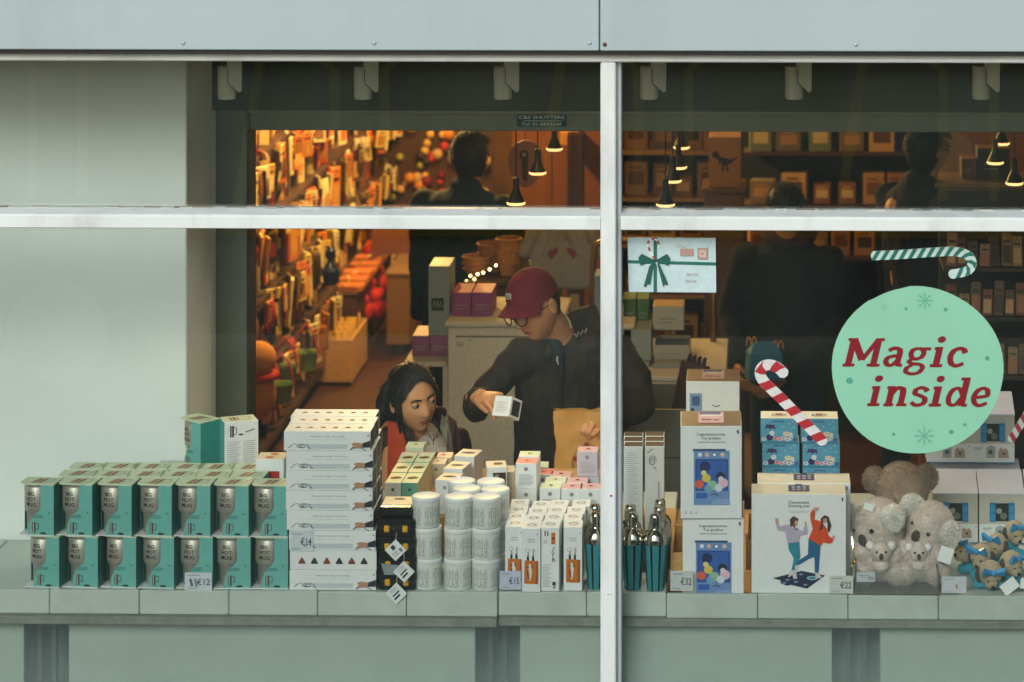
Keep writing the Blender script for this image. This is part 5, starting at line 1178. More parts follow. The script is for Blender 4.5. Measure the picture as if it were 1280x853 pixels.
# the box in his hand and the paper bag
hb_ = A(634, 510.5, 1.055)
t = thing('small_box', 'small white box held out in the hand of the man', 'box', hb_, tilt=(R(-8), R(-14), R(-32))); t.rotation_euler = (Matrix.Rotation(R(-30), 3, 'Z') @ Matrix.Rotation(R(-24), 3, 'X') @ Matrix.Rotation(R(-4), 3, 'Y')).to_euler()
m = MB(); s_ = .033; m.box(-s_, -s_, -s_*1.0, s_, s_, s_*1.0, 'card_white', c=.001); b = m.build('carton', t)
m = MB(); m.add([(s_ + .0006, -s_*.7, -s_*.75), (s_ + .0006, s_*.7, -s_*.75), (s_ + .0006, s_*.7, s_*.75), (s_ + .0006, -s_*.7, s_*.75)], [(0, 1, 2, 3)], '#2b2622'); m.build('photo_print', b)
m = MB(); [m.rect(-.022, -.018 + k*.006, .02 - .008*(k % 3 == 0), -.0165 + k*.006, '#b9b2a6', y=-s_) for k in range(6)]; m.toprect(-.02, -.01, .01, .006, '#b5aea4', s_); m.toprect(-.028, .02, -.02, .028, '#c98a5a', s_); m.build('print', b)
p = A(728, 600, 1.04); bw, bd, bh = .095, .04, .295
t = thing('paper_bag', 'mustard paper bag with printed baubles standing by the man', 'paper bag', (p.x, 1.10, ZS + .0005)); m = MB(); r = random.Random(3); nz, nx = 12, 8; g = []
for j in range(nz + 1):
    z = bh*j/nz; k_ = 1 + .05*math.sin(j*.7); dd = bd*(1 - .55*(j/nz))
    ring = [(-bw*k_ + 2*bw*k_*i/nx, -dd) for i in range(nx)] + [(bw*k_, -dd + 2*dd*i/3) for i in range(3)] + [(bw*k_ - 2*bw*k_*i/nx, dd) for i in range(nx)] + [(-bw*k_, dd - 2*dd*i/3) for i in range(3)]
    g += [(x + r.uniform(-.003, .003), y + r.uniform(-.005, .005), z + (r.uniform(-.006, .006) if j == nz else 0)) for x, y in ring]
N = 2*nx + 6; m.add(g, [(j*N+k, j*N+(k+1) % N, (j+1)*N+(k+1) % N, (j+1)*N+k) for j in range(nz) for k in range(N)] + [tuple(reversed(range(N)))], 'paper_bag'); o = m.build('bag_body', t, smooth=True)
m = MB(); fy = lambda z: -bd*(1 - .55*z/bh) - .0065
for kk, P in enumerate(([(-.055, .04), (-.05, .075), (-.03, .095), (-.035, .13), (-.02, .165), (.01, .185), (.04, .18), (.065, .155), (.085, .15)], [(.05, .20), (.055, .23), (.06, .22)])):
    m.limb([(x, fy(z), z) for x, z in [tuple(v) for v in smooth_path([Vector(q) for q in P], 4)]], [.0011]*((len(P)-1)*4+1), '#6e3b1c', n=5)
m.build('garland_print', o); 
for x, z, q in ((-.052, .045, .008), (-.033, .098, .006), (-.026, .14, .0085), (.012, .186, .009), (.064, .155, .007)):
    m = MB(); m.disc(x, z, q, '#9c3a1e', y=fy(z) - .001); m.disc(x, z, q*.55, '#7a2416', y=fy(z) - .001); m.build('bauble_print', o)

# ---- the girl ------------------------------------------------------------
girl = thing('person', 'young person with tied dark hair, plum coat with orange lining and patterned grey sweater', 'person')
HG = headM(A(517, 499, 1.30), 34, 7, -11); gsz = .97
m = MB(); head_geo(m, HG, 'skin_girl', s=gsz); nk = MB(); nk.limb([A(522, 575, 1.41), A(521, 545, 1.385), HG @ Vector((0, .035, -.05))], [.055, .042, .042], 'skin_girl', n=16); nk.limb([A(527, 690, 1.43), A(525, 560, 1.42)], [(.10, .07), (.11, .065)], 'skin_girl', n=16)
for q in (-1, 1): nk.limb([A(527 + q*36, 562, 1.42), A(527 + q*46, 625, 1.42), A(527 + q*40, 690, 1.34)], [.036, .03, .024], 'skin_girl', n=10)
hand_geo(nk, A(567, 690, 1.34), Vector((-.1, -.5, -.6)), Vector((-1, 0, 0)), 'skin_girl', s=.8, curl=(25, 30, 20)); hand_geo(nk, A(487, 690, 1.34), Vector((.1, -.5, -.6)), Vector((1, 0, 0)), 'skin_girl', s=.8, curl=(25, 30, 20), side=-1)
add_mesh(m, remeshed(nk, .0045, 3), 'skin_girl'); m.build('body', girl, smooth='all')
face_parts(girl, HG, gsz, 'skin_girl', 'hair', look=(1.0, -.2), lidf=.58)
def hl(p): return (p.y > -.008 + .25*max(0, -p.z)) or (p.z > .082 - .085*(abs(p.x)/.075)**1.5) or (abs(p.x) > .062 and p.y > -.02 and p.z > .0)
hair_shell(girl, HG, gsz, 'hair', hl, off=.009, bun=[((-.02, .115, -.015), (.055, .05, .06)), ((-.035, .145, -.06), (.045, .045, .06)), ((0, .06, .06), (.06, .05, .05))],
    strands=[([(-.050, -.030, .085), (-.070, -.038, .03), (-.072, -.040, -.03), (-.066, -.040, -.085), (-.06, -.03, -.125)], [.008, .007, .005, .004, .002]), ([(-.060, -.035, .07), (-.076, -.03, .02), (-.076, -.022, -.04), (-.07, -.01, -.10)], [.012, .011, .009, .004]), ([(.0, .1, .0), (-.05, .13, -.05), (-.09, .14, -.12)], [.03, .034, .015]), ([(.045, -.03, .09), (.066, -.032, .05), (.074, -.022, .0), (.072, -.015, -.04)], [.007, .006, .004, .002])], wisps=420)
sw = MB(); sw.limb([A(527, 690, 1.43), A(527, 600, 1.42), A(528, 560, 1.41), A(527, 545, 1.40)], [(.12, .085), (.125, .09), (.12, .08), (.062, .058)], 'girl_sweater', n=24)
link('sweater', remeshed(sw, .006, 4, ['girl_sweater'], noise=(.005, 16)), girl)
m = MB(); Ys = 1.318
for (x, y) in ((533, 541), (544, 529)): 
    P = [A(x + 4.2*math.sin(k*2.513), y - 4.2*math.cos(k*2.513), Ys - .004) for k in range(6)]; m.limb(P, [.0011]*6, '#5d4b47', n=5)
m.build('star_print', girl)
for i, (x, y) in enumerate(((531, 559), (542, 549))):
    m = MB(); 
    for P in ([(0, 8), (0, -7)], [(0, 4), (-5, -2), (-6, -7)], [(0, 2), (5, -3), (5, -8)], [(-5, -2), (-8, -4)], [(5, -3), (8, -5)]): m.limb([A(x + a*.8, y + b*.9, Ys - .006) for a, b in P], [.0014]*len(P), '#55303a', n=5)
    m.build('antler_print', girl)
ct = MB()
ct.limb([A(527, 690, 1.50), A(528, 600, 1.49), A(530, 560, 1.48), A(530, 535, 1.46)], [(.155, .08), (.155, .08), (.15, .075), (.085, .055)], 'girl_coat', n=24)
for q, e in ((-1, A(482, 620, 1.45)), (1, A(578, 622, 1.45))): s_ = A(530 + q*38, 548, 1.45); ct.limb([s_, s_.lerp(e, .5) + Vector((q*.01, 0, 0)), e, e + Vector((-q*.015, -.06, -.12))], [.055, .056, .052, .045], 'girl_coat', n=16)
ct.limb([A(552, 516, 1.43), A(540, 514, 1.48), A(515, 520, 1.49), A(496, 528, 1.44)], [.020, .032, .032, .020], 'girl_coat', n=14)
link('coat', remeshed(ct, .006, 4, ['girl_coat'], noise=(.009, 14)), girl)
def flap(nm, pts, Y0, Y1, matn):
    m = MB(); n = len(pts); vs = []
    for lay in (0, .014):
        for (x, y, k) in pts: p = A(x, y, Y0 + (Y1 - Y0)*k); p.y += lay; vs.append(p)
    m.add(vs, [tuple(range(n))[::-1], tuple(range(n, 2*n))] + [(k, (k+1) % n, n+(k+1) % n, n+k) for k in range(n)], matn); return m.build(nm, girl, smooth=False)
flap('coat_lining', [(484, 600, 1), (485, 527, 1), (497, 530, .3), (506, 545, .0), (514, 575, 0), (515, 600, 0)], 1.300, 1.36, 'girl_lining')
flap('coat_front', [(500, 527, .6), (507, 524, .6), (517, 545, .1), (521, 575, 0), (521, 605, 0), (513, 605, 0), (513, 572, 0), (505, 545, .2)], 1.285, 1.34, 'girl_coat')
flap('silver_lining', [(552, 519, 1), (560, 530, .6), (565, 548, .2), (564, 600, 0), (556, 600, 0), (558, 560, .1), (550, 535, .5)], 1.295, 1.37, 'silver_lining')
flap('coat_front', [(559, 519, 1), (569, 527, .7), (576, 550, .3), (574, 600, 0), (566, 600, 0), (566, 552, .2)], 1.30, 1.38, 'girl_coat')
legs(girl, X_at(527, 1.43), 1.45, .62, 'trousers', .065, .068)

# ---- people deeper in the shop -------------------------------------------
def bystander(label, px, py, Y, coat, hairm, yaw, pitch=0, arms=None, w_=1., hood=None, long=False):
    root = thing('person', label, 'person'); h = at(px, py, Y); M = headM(h, yaw, pitch); m = MB(); head_geo(m, M, 'skin'); z = h.z - .13; nk = MB()
    ux = Vector((math.cos(R(yaw)), math.sin(R(yaw)), 0)); uf = Vector((math.sin(R(yaw)), -math.cos(R(yaw)), 0)); c = Vector((h.x, h.y, 0)) - uf*.05
    nk.limb([c + Vector((0, 0, z - .08)), h - Vector((0, 0, .06))], [.055, .05], 'skin'); nk.limb([c + Vector((0, 0, z - .45)), c + Vector((0, 0, z - .1))], [(.12, .08), (.14, .08)], 'skin')
    A_ = arms or [(.24, .04, -.36, .25, -.05, -.62), (.24, .04, -.36, .25, -.05, -.62)]
    for q, a in zip((-1, 1), A_):
        s_ = c + ux*q*.17*w_ + Vector((0, 0, z - .08)); e = c + ux*q*a[0] + uf*a[1] + Vector((0, 0, z + a[2])); wr = c + ux*q*a[3] + uf*-a[4] + Vector((0, 0, z + a[5])); nk.limb([s_, e, wr], [.04, .034, .026], 'skin'); hand_geo(nk, wr, (wr - e), -ux*q, 'skin', curl=(30, 35, 20), side=q)
    add_mesh(m, remeshed(nk, .006, 3), 'skin'); m.build('body', root, smooth='all'); face_parts(root, M, 1, 'skin', hairm)
    hair_shell(root, M, 1, hairm, lambda p: p.y > -.005 or p.z > .055, off=.013, wisps=90, bun=[((0, .06, -.05), (.065, .05, .08))] if long else None)
    k = MB(); zb = -.75 if long else -.62
    k.limb([c + Vector((0, 0, z + zb)), c + Vector((0, 0, z - .45)), c + Vector((0, 0, z - .2)), c + Vector((0, 0, z - .06)), c + Vector((0, 0, z))], [(.185*w_, .13), (.17*w_, .12), (.19*w_, .125), (.17*w_, .10), (.075, .065)], coat, n=24, ref=-uf)
    for q, a in zip((-1, 1), A_):
        s_ = c + ux*q*.17*w_ + Vector((0, 0, z - .08)); e = c + ux*q*a[0] + uf*a[1] + Vector((0, 0, z + a[2])); wr = c + ux*q*a[3] + uf*-a[4] + Vector((0, 0, z + a[5])); k.limb([s_, e, e.lerp(wr, .9)], [.075, .062, .05], coat, n=14)
    link('coat', remeshed(k, .011, 4, [coat], noise=(.012, 9)), root); legs(root, c.x, c.y, max(.4, z - .6), 'trousers')
    return root, M, c, z
fr = [(.25, .02, -.34, .17, -.24, -.52), (.24, .0, -.36, .02, -.26, -.56)]
lady, M_, c_, z_ = bystander('person in black coat and plum scarf holding a blue meal box', 982, 262, 3.9, 'coat_black', 'hair', -12, 34, arms=fr, w_=1.0)
m = MB(); P = [Vector((.085*math.cos(a), .07*math.sin(a), .012*math.sin(2*a) - .118)) for a in [2*math.pi*k/20 for k in range(21)]]; m.limb([M_ @ p for p in P], [.045]*21, 'scarf_plum', n=10); m.limb([M_ @ Vector((0, -.085, -.14)), M_ @ Vector((.005, -.11, -.2)), M_ @ Vector((.005, -.09, -.29))], [(.05, .02), (.035, .018), (.012, .01)], 'scarf_plum', n=10); m.build('scarf', lady, smooth='all')
p = at(955, 452, 3.60); t = thing('meal_box', 'blue paper meal box with two yellow arched handles in front of the black coat', 'box', p, R(12)); q = .075
m = MB(); m.add([(-q, -.05, -.07), (q, -.05, -.07), (q, .05, -.07), (-q, .05, -.07), (-q*.9, -.045, .04), (q*.9, -.045, .04), (q*.9, .045, .04), (-q*.9, .045, .04), (-q*.55, 0, .085), (q*.55, 0, .085)], [(3, 2, 1, 0), (0, 1, 5, 4), (1, 2, 6, 5), (2, 3, 7, 6), (3, 0, 4, 7), (4, 5, 9, 8), (6, 7, 8, 9), (5, 6, 9), (7, 4, 8)], K('#1f6d8c')); b = m.build('carton', t)
for x in (-.055, .06):
    m = MB(); zq = .07 if x < 0 else .05
    P = [(-.022, 0), (-.019, .024), (-.012, .036), (-.005, .026), (0, .006), (.005, .026), (.012, .036), (.019, .024), (.022, 0)]; P = smooth_path([Vector(v) for v in P], 4); m.limb([(x + v.x, -.005, zq + v.y) for v in P], [.0032]*len(P), '#c98a2e', n=6); m.build('handle', t)
bystander('person in dark teal top seen from behind, deep in the shop', 588, 196, 4.4, 'teal_top', 'hair_brown', 160, 0, w_=1.15)
bystander('person in navy coat bending at the beige cabinet', 1160, 187, 3.4, 'navy_coat', 'hair', 125, 15)

# ================================================================== inside the shop
WARM = (1.0, .58, .18)
def lamp(root, z, e, col=WARM, r=.05):
    l_ = bpy.data.lights.new('lamp', 'POINT'); l_.energy = e; l_.color = col; l_.shadow_soft_size = r
    o = bpy.data.objects.new('light', l_); C.objects.link(o); o.parent = root; o.location = (0, 0, z); return o
def nearest(lst, i): return lst[i]
PEND = ((645, 257, 'nearest pendant lamp of the left row, just above the transom'), (672, 219, 'middle pendant lamp of the left row'), (693, 189, 'farthest pendant lamp of the left row'), (832, 259, 'nearest pendant lamp of the middle row, low by the mullion'), (841, 229, 'second pendant lamp of the middle row'), (848, 212, 'third pendant lamp of the middle row'), (852, 187, 'farthest pendant lamp of the middle row'), (1268, 232, 'nearest pendant lamp of the right row'), (1244, 206, 'middle pendant lamp of the right row'), (1252, 182, 'farthest pendant lamp of the right row'))
for px, py, lab in PEND:
    p = on(px, py, 1.95); t = thing('pendant_lamp', lab, 'pendant lamp', p, group='small black pendant lamps, lit')
    m = MB(); m.lathe([(.031, .012), (.030, .016), (.022, .034), (.014, .05), (.011, .062), (.011, .095), (.004, .10)], 24, 'shade_black'); m.build('lamp_shade', t, smooth=True)
    m = MB(); m.lathe([(.0, .001), (.026, .002), (.0325, .006), (.0325, .0115), (.031, .0118)], 24, 'bulb', cap=False); m.build('bulb', t, smooth=True)
    m = MB(); m.limb([(0, 0, .1), (0, 0, 2.749 - p.z)], [.0025, .0025], 'shade_black', n=6); m.build('cord', t)
for i, (x, y, e) in enumerate(((-1.85, 5.4, 125), (-1.7, 7.0, 150), (-1.7, 8.8, 150), (-1.2, 11.0, 100), (-.6, 7.0, 9), (-.6, 3.2, 9), (2.4, 5.0, 4.5), (-.92, 1.70, 9), (.4, 5.2, 9))):  # out-of-view lamps; the one near the man added to warm his hand
    t = thing('ceiling_lamp', f'unseen warm ceiling lamp, {ORD[i]} of the ceiling lamps', 'ceiling lamp', (x, y, 2.60), group='warm ceiling lamps')
    m = MB(); m.lathe([(.06, .0), (.065, .01), (.065, .12), (.02, .149)], 20, 'shade_black'); m.build('housing', t, smooth=True); m = MB(); m.lathe([(0, -.001), (.055, -.001)], 20, 'bulb', cap=False); m.build('bulb', t)
    lamp(t, -.08, e)

# ---- generic shop goods: a few shared meshes -----------------------------
WC = ['#e0bc78', '#d9a04a', '#e8d090', '#b5541f', '#8a2a1c', '#e2cf9a', '#7d5a30', '#4b3a26', '#d06a2a', '#2a2320', '#a8722c', '#5b2f3a', '#ddc68a']
def goods_mesh(kind, w_, d, h, c1, c2):
    m = MB()
    if kind == 'box': m.box(-w_/2, 0, 0, w_/2, d, h, c1, c=.002); m.rect(-w_*.34, h*.3, w_*.34, h*.72, c2); m.rect(-w_*.3, h*.8, w_*.2, h*.86, c2)
    elif kind == 'pack':
        n = 7; g = []
        for j in range(n + 1):
            z = h*j/n; b = .5*d*math.sin(math.pi*min(.98, max(.02, j/n)))**.6 + .002
            g += [(-w_/2, d/2 - b*.4, z), (0, d/2 - b, z), (w_/2, d/2 - b*.4, z), (w_/2, d/2 + b*.4, z), (0, d/2 + b, z), (-w_/2, d/2 + b*.4, z)]
        m.add(g, [(j*6+k, j*6+(k+1) % 6, (j+1)*6+(k+1) % 6, (j+1)*6+k) for j in range(n) for k in range(6)] + [(5, 4, 3, 2, 1, 0), tuple(n*6+k for k in range(6))], c1); m.rect(-w_*.3, h*.35, w_*.3, h*.65, c2, y=-.001)
    elif kind == 'bottle': m.lathe([(w_*.45, 0), (w_*.5, .004), (w_*.5, h*.55), (w_*.2, h*.75), (w_*.18, h*.92)], 14, c1, M=Matrix.Translation((0, d/2, 0))); m.lathe([(w_*.21, h*.925), (w_*.21, h)], 12, c2, M=Matrix.Translation((0, d/2, 0)))
    elif kind == 'tin': m.lathe([(w_*.48, 0), (w_*.5, .003), (w_*.5, h*.85), (w_*.52, h*.86), (w_*.52, h*.97), (w_*.48, h)], 18, c1, M=Matrix.Translation((0, d/2, 0))); m.lathe([(w_*.503, h*.2), (w_*.503, h*.7)], 18, c2, M=Matrix.Translation((0, d/2, 0)), cap=False)
    elif kind == 'hang': m.box(-w_/2, 0, 0, w_/2, d*.25, h, c1, c=.002); m.rect(-w_*.38, h*.1, w_*.38, h*.62, c2); m.rect(-w_*.3, h*.7, w_*.3, h*.78, '#2a2018'); m.disc(0, h*.92, w_*.08, '#1a1612')
    return m
POOL = []; gr = random.Random(21)
for i in range(40):
    k = ['box', 'pack', 'bottle', 'tin', 'hang', 'box'][i % 6]; w_ = gr.uniform(.045, .085); POOL.append((k, w_, goods_mesh(k, w_, gr.uniform(.05, .09), gr.uniform(.08, .19), gr.choice(WC), gr.choice(WC)).mesh({'box': 'packet', 'pack': 'pouch', 'bottle': 'bottle', 'tin': 'tin', 'hang': 'card_pack'}[k])))
HANG = [goods_mesh('hang' if i % 3 else 'pack', gr.uniform(.045, .085), .045, gr.uniform(.08, .19), gr.choice(['#e6c878', '#f0dca0', '#c98a2a', '#3a2a20', '#9a3a4a', '#e07a2a', '#d9a040', '#c9742c', '#b53a22', '#e8d8a8', '#5b2f3a', '#8a6a30', '#e0b85a']), gr.choice(WC)).mesh('hanging_pack') for i in range(24)]
NAMEK = {'box': 'packet', 'pack': 'pouch', 'bottle': 'bottle', 'tin': 'tin', 'hang': 'card_pack'}
def stock(loc, rz, label, group, pick=None, sc_=1.):
    k, w_, me = pick or gr.choice(POOL); o = link(NAMEK[k], me, None, loc, rz); o.scale = (sc_, sc_, sc_); tag(o, label.replace('#', {'box': 'carton', 'pack': 'soft pouch', 'bottle': 'bottle', 'tin': 'round tin', 'hang': 'flat card pack'}[k]), {'box': 'box', 'pack': 'pouch', 'bottle': 'bottle', 'tin': 'tin', 'hang': 'card pack'}[k], group); return w_*sc_
# ---- long shelving along the left aisle ----------------------------------
gx = -2.46; y0, y1 = 4.9, 10.4
sh_ = thing('shelving', 'long wooden wall shelving along the left aisle, lit orange', 'shelving', (gx, y0, 0))
m = MB(); m.box(-.48, 0, 0, -.45, y1 - y0, 1.95, 'wood_dark'); m.build('back_panel', sh_)
LV = [.10, .46, .84, 1.20, 1.56]
for z in LV:
    m = MB(); m.box(-.449, 0, z - .02, 0, y1 - y0, z, 'wood_dark', c=.003); s_ = m.build('shelf_board', sh_)
    m = MB(); m.box(.0005, 0, z - .03, .006, y1 - y0, z + .006, '#4a2e18'); m.build('price_rail', s_)
for k in range(7):
    m = MB(); yy = k*(y1 - y0 - .03)/6; m.box(-.4495, yy, .001, -.42, yy + .03, 1.95, 'wood_dark'); m.build('upright', sh_)
for li, z in enumerate(LV):
    y = y0 + .1; ni = 0
    while y < y1 - .12:
        ni += 1
        pick = gr.choice(POOL); w_ = pick[1]; sc_ = gr.uniform(.9, 1.35)
        stock((gx - .03 - gr.uniform(0, .05), y + w_*sc_/2, z + .001), R(90 + gr.uniform(-35, 35)), f'orange-lit #, front of the {["lowest", "second", "third", "fourth", "top"][li]} aisle shelf, {nth(ni)} from near end', f'goods on the {["lowest", "second", "third", "fourth", "top"][li]} left aisle shelf', pick, sc_)
        if gr.random() < .7: stock((gx - .22 - gr.uniform(0, .05), y + w_*sc_/2, z + .001), R(90 + gr.uniform(-10, 10)), f'orange-lit #, back of the {["lowest", "second", "third", "fourth", "top"][li]} aisle shelf, {nth(ni)} from near end', f'goods at the back of the {["lowest", "second", "third", "fourth", "top"][li]} left aisle shelf', gr.choice(POOL), sc_*1.1)
        y += w_*sc_ + gr.uniform(.004, .022)
    if li:                                                     # packs on hooks below the board edge
        y = y0 + .15; ni = 0
        while y < y1 - .15:
            ni += 1; me = gr.choice(HANG); k_ = gr.uniform(.9, 1.4); hgt = max(v.co.z for v in me.vertices)*k_
            o = link('hanging_pack', me, None, (gx + .016 + gr.uniform(0, .06), y, z + .006 - hgt + gr.uniform(-.03, .02)), 0); o.rotation_euler = (R(gr.uniform(-7, 7)), R(gr.uniform(-4, 4)), R(90 + gr.uniform(-40, 40))); o.scale = (k_, k_, k_)
            tag(o, f'small pack hanging from the {["lowest", "second", "third", "fourth", "top"][li]} aisle shelf edge, {nth(ni)} from near end', 'hanging pack', f'packs hanging from the {["lowest", "second", "third", "fourth", "top"][li]} aisle shelf'); y += gr.uniform(.04, .11)
# ---- free standing goods in the left aisle ---------------------------------
def crate(label, px0, px1, py_top, py_bot, Y, depth, matn, n, nm='wooden_crate', items='#e0b45c', cat='crate', lab2='yellow pouch standing in the low crate'):
    a, b = at(px0, py_bot, Y), at(px1, py_top, Y); w_, h = (b.x - a.x)/2, b.z - a.z; z = max(0.0, a.z)
    t = thing(nm, label, cat, ((a.x + b.x)/2, Y, z)); 
    for q, bx in (('base', (-w_, 0, 0, w_, depth, .01)), ('front', (-w_, 0, .0102, w_, .012, h)), ('back', (-w_, depth - .012, .0102, w_, depth, h)), ('side', (-w_, .0122, .0102, -w_ + .012, depth - .0122, h)), ('side', (w_ - .012, .0122, .0102, w_, depth - .0122, h))):
        m = MB(); m.box(*bx, matn, c=.002); m.build(q, t)
    for j in range(n):
        for i in range(4):
            x = (a.x + b.x)/2 - w_ + .03 + (2*w_ - .06)*(i + .5)/4; m = goods_mesh('pack', (2*w_ - .06)/4*.9, .05, h*1.12, items, gr.choice(WC)); o = m.build('pouch', None, loc=(x, Y + .02 + (depth - .09)*j/max(1, n - 1), z + .011), rz=R(gr.uniform(-15, 15))); tag(o, lab2, 'pouch', 'pouches in crates by the left aisle')['label'] = f'yellow pouch in the low crate, {ORD[j]} row from the front, {ORD[i]} from the left'
    return t
crate('low wooden crate of yellow pouches standing on the aisle floor', 392, 440, 425, 478, 7.4, .6, 'wood', 5)
p0 = on(432, 390, .0)
def stand(label, px0, px1, py_top, Y, depth, matn, nm='display_stand', cat='display stand'):
    a, b = at(px0, py_top, Y), at(px1, py_top, Y); t = thing(nm, label, cat, ((a.x + b.x)/2, Y, 0)); w_ = (b.x - a.x)/2
    m = MB(); m.box(-w_, 0, .06, w_, depth, a.z - .021, matn, c=.004); m.build('body', t); m = MB(); m.box(-w_ - .01, -.01, a.z - .02, w_ + .01, depth + .01, a.z, matn, c=.004); m.build('top_board', t); m = MB(); m.box(-w_ + .03, .03, 0, w_ - .03, depth - .03, .059, 'seal'); m.build('plinth', t); return t, a.z, w_
t, zt_, w_ = stand('dark wooden stand carrying flat orange boxes beside the left aisle', 421, 446, 366, 7.9, 1.5, 'wood_dark')
for i in range(9):
    m = goods_mesh('box', .17, .14, .03 + .01*(i % 3), '#c9742c', '#8a4a1c'); o = m.build('flat_box', None, loc=(t.location.x, 7.93 + i*.16, zt_ + .001)); tag(o, f'flat orange box on the dark stand, {ORD[i]} from the front', 'box', 'flat orange boxes on the dark stand')
for i, (px, py, Y, r_) in enumerate(((458, 335, 9.0, .05), (466, 330, 9.1, .05), (474, 365, 8.9, .06), (462, 385, 8.5, .07), (470, 398, 8.4, .06), (455, 402, 8.3, .06))):
    c_ = at(px, py, Y); m = MB(); m.ball((0, 0, r_*.9), (r_, r_*.8, r_), 'red_plush', n=14); m.ball((0, -.01, r_*2.2), r_*.62, 'red_plush', n=12); m.ball((-r_*.9, -.01, r_*1.3), (r_*.4, r_*.35, r_*.5), 'red_plush', n=10); m.ball((r_*.9, -.01, r_*1.3), (r_*.4, r_*.35, r_*.5), 'red_plush', n=10); me = remeshed(m, .008, 2, ['red_plush'])
    o = link('red_plush', me, None, c_); tag(o, f'red plush toy hanging at the aisle end, {ORD[i]} from the top', 'plush toy', 'red plush toys at the aisle end')
for i, (px, py, Y) in enumerate(((357, 466, 5.9), (383, 448, 6.3), (352, 488, 5.6))):
    c_ = at(px, py, Y); t = thing('toy_pail', ['upper green toy pail hanging by its red strap', 'right green toy pail hanging near the crate', 'lowest green toy pail beside the guide rail'][i], 'pail', c_, group='green toy pails')
    m = MB(); m.lathe([(.045, -.06), (.06, .03), (.064, .035), (.058, .034), (.044, -.055), (0, -.055)], 20, '#7da05a'); m.build('bucket', t, smooth=True); m = MB(); m.limb([(-.06, 0, .03), (-.04, 0, .13), (0, 0, .18), (.04, 0, .13), (.06, 0, .03)], [.006]*5, '#b8402a', n=6); m.build('strap', t, smooth='all')
c_ = at(322, 492, 5.1); root, lo = plush('yellow_plush', 'large yellow plush toy with red scarf beside the guide rail', [(c_, (.09, .08, .13)), (c_ + Vector((.01, -.02, .17)), .085)], 'wicker', 0, voxel=.008); MT['plush_yellow'] = mat('plush_yellow', '#cf8a2a', .95, bump=.4); root.children[0].data.materials[0] = MT['plush_yellow']
m = MB(); m.limb([c_ - lo + Vector((.085*math.cos(a), .085*math.sin(a) - .01, .09)) for a in [k*.4 for k in range(16)]], [.02]*16, 'red_plush', n=8); m.build('scarf', root, smooth='all')
c_ = at(413, 345, 7.2); t = thing('blue_ornament', 'glossy dark blue ornament bottle in the left aisle', 'ornament', c_); m = MB(); mat('blue_gloss', '#12284a', .12, coat=.5); m.lathe([(.03, -.05), (.05, -.02), (.052, .03), (.02, .07), (.016, .09), (.03, .11), (.03, .14), (.01, .16)], 20, 'blue_gloss'); m.build('body', t, smooth=True)
# baubles on a rack at the end of the aisle
t = thing('ornament_rack', 'upright board of coloured ornaments at the end of the left aisle', 'rack', (X_at(540, 10.2), 10.2, 0)); m = MB(); m.box(-.4, .1, 0, .4, .14, 1.7, 'wood_dark'); m.build('board', t)
for i in range(150):
    x, z = gr.uniform(-.36, .36), gr.uniform(.45, 1.62); r_ = gr.uniform(.018, .042); m = MB(); m.ball((x, .1 - r_*.9, z), r_, gr.choice(['#c9302a', '#d98a2a', '#e0b45c', '#7a1a1c', '#c9a06a', '#3a2a20', '#a8a03a']), n=10); m.build('bauble', t, smooth='all')
# backdrop table with wood counter in the middle of the aisle
t, zt_, w_ = stand('brown patterned display table with curved back at the aisle end', 483, 512, 341, 8.2, .7, K('#7a5a34'))
m = MB(); 
for k in range(17): a = R(200 + k*8.5)
g = []; 
for j in range(2):
    for k in range(17): a = R(20 + k*8.75); g.append((.22*math.cos(a)*1.1, .42 + .2*math.sin(a), zt_ + .001 + j*.30))
m.add(g, [(k, k+1, 17+k+1, 17+k) for k in range(16)] + [(17+k, 17+k+1, k+1, k) for k in range(0)], K('#7a4c40')); m.build('curved_backdrop', t)
t, zt_, w_ = stand('long ochre wooden counter receding beside the aisle', 516, 541, 316, 8.6, 2.2, 'wood')
# ---- middle: cream cabinet, grey and purple boxes ---------------------------
a, b = at(560, 402, 2.9), at(700, 402, 2.9)
t = thing('cream_cabinet', 'cream speckled cabinet side behind the two people', 'cabinet', ((a.x + b.x)/2, 2.9, 0)); w_ = (b.x - a.x)/2; zc = a.z
m = MB(); m.box(-w_, 0, 0, w_, .5, zc - .022, 'cream_panel', c=.003); m.build('carcass', t); m = MB(); m.box(-w_ - .012, -.012, zc - .0215, w_ + .012, .512, zc, 'cream_panel', c=.005); m.build('top_board', t); m = MB(); m.box(-w_ + .03, -.004, zc - .062, w_ - .03, -.0004, zc - .056, '#6e6654'); m.build('groove', t)
m = MB(); [m.rect(-w_ + .035, zc - .085 - k*.006, -w_ + .06, zc - .0825 - k*.006, '#6e6a5e', y=-.001) for k in range(3)]; m.rect(-w_ + .085, zc - .078, -w_ + .09, zc - .07, '#55504a', y=-.001); m.build('sticker', t)
def sbox(nm, label, px0, px1, py0, py1, Y, depth, front, top=None, z=None, cat='box', group=None, rz=0, side=None, deco=None):
    a, b = at(px0, py1, Y), at(px1, py0, Y); t = thing(nm, label, cat, ((a.x + b.x)/2, Y, a.z if z is None else z), R(rz), group); w_, h = (b.x - a.x)/2, (b.z - a.z) if z is None else b.z - z
    m = MB(); m.box(-w_, 0, 0, w_, depth, h, front, c=.002, u=top or front, r=side or front, l=side or front); b_ = m.build('carton', t)
    m = MB()
    if deco: deco(m, w_, h)
    else: m.rect(-w_*.6, h*.45, w_*.5, h*.5, '#8a8578'); m.rect(-w_*.6, h*.3, w_*.3, h*.34, '#8a8578')
    m.build('print', b_); return t
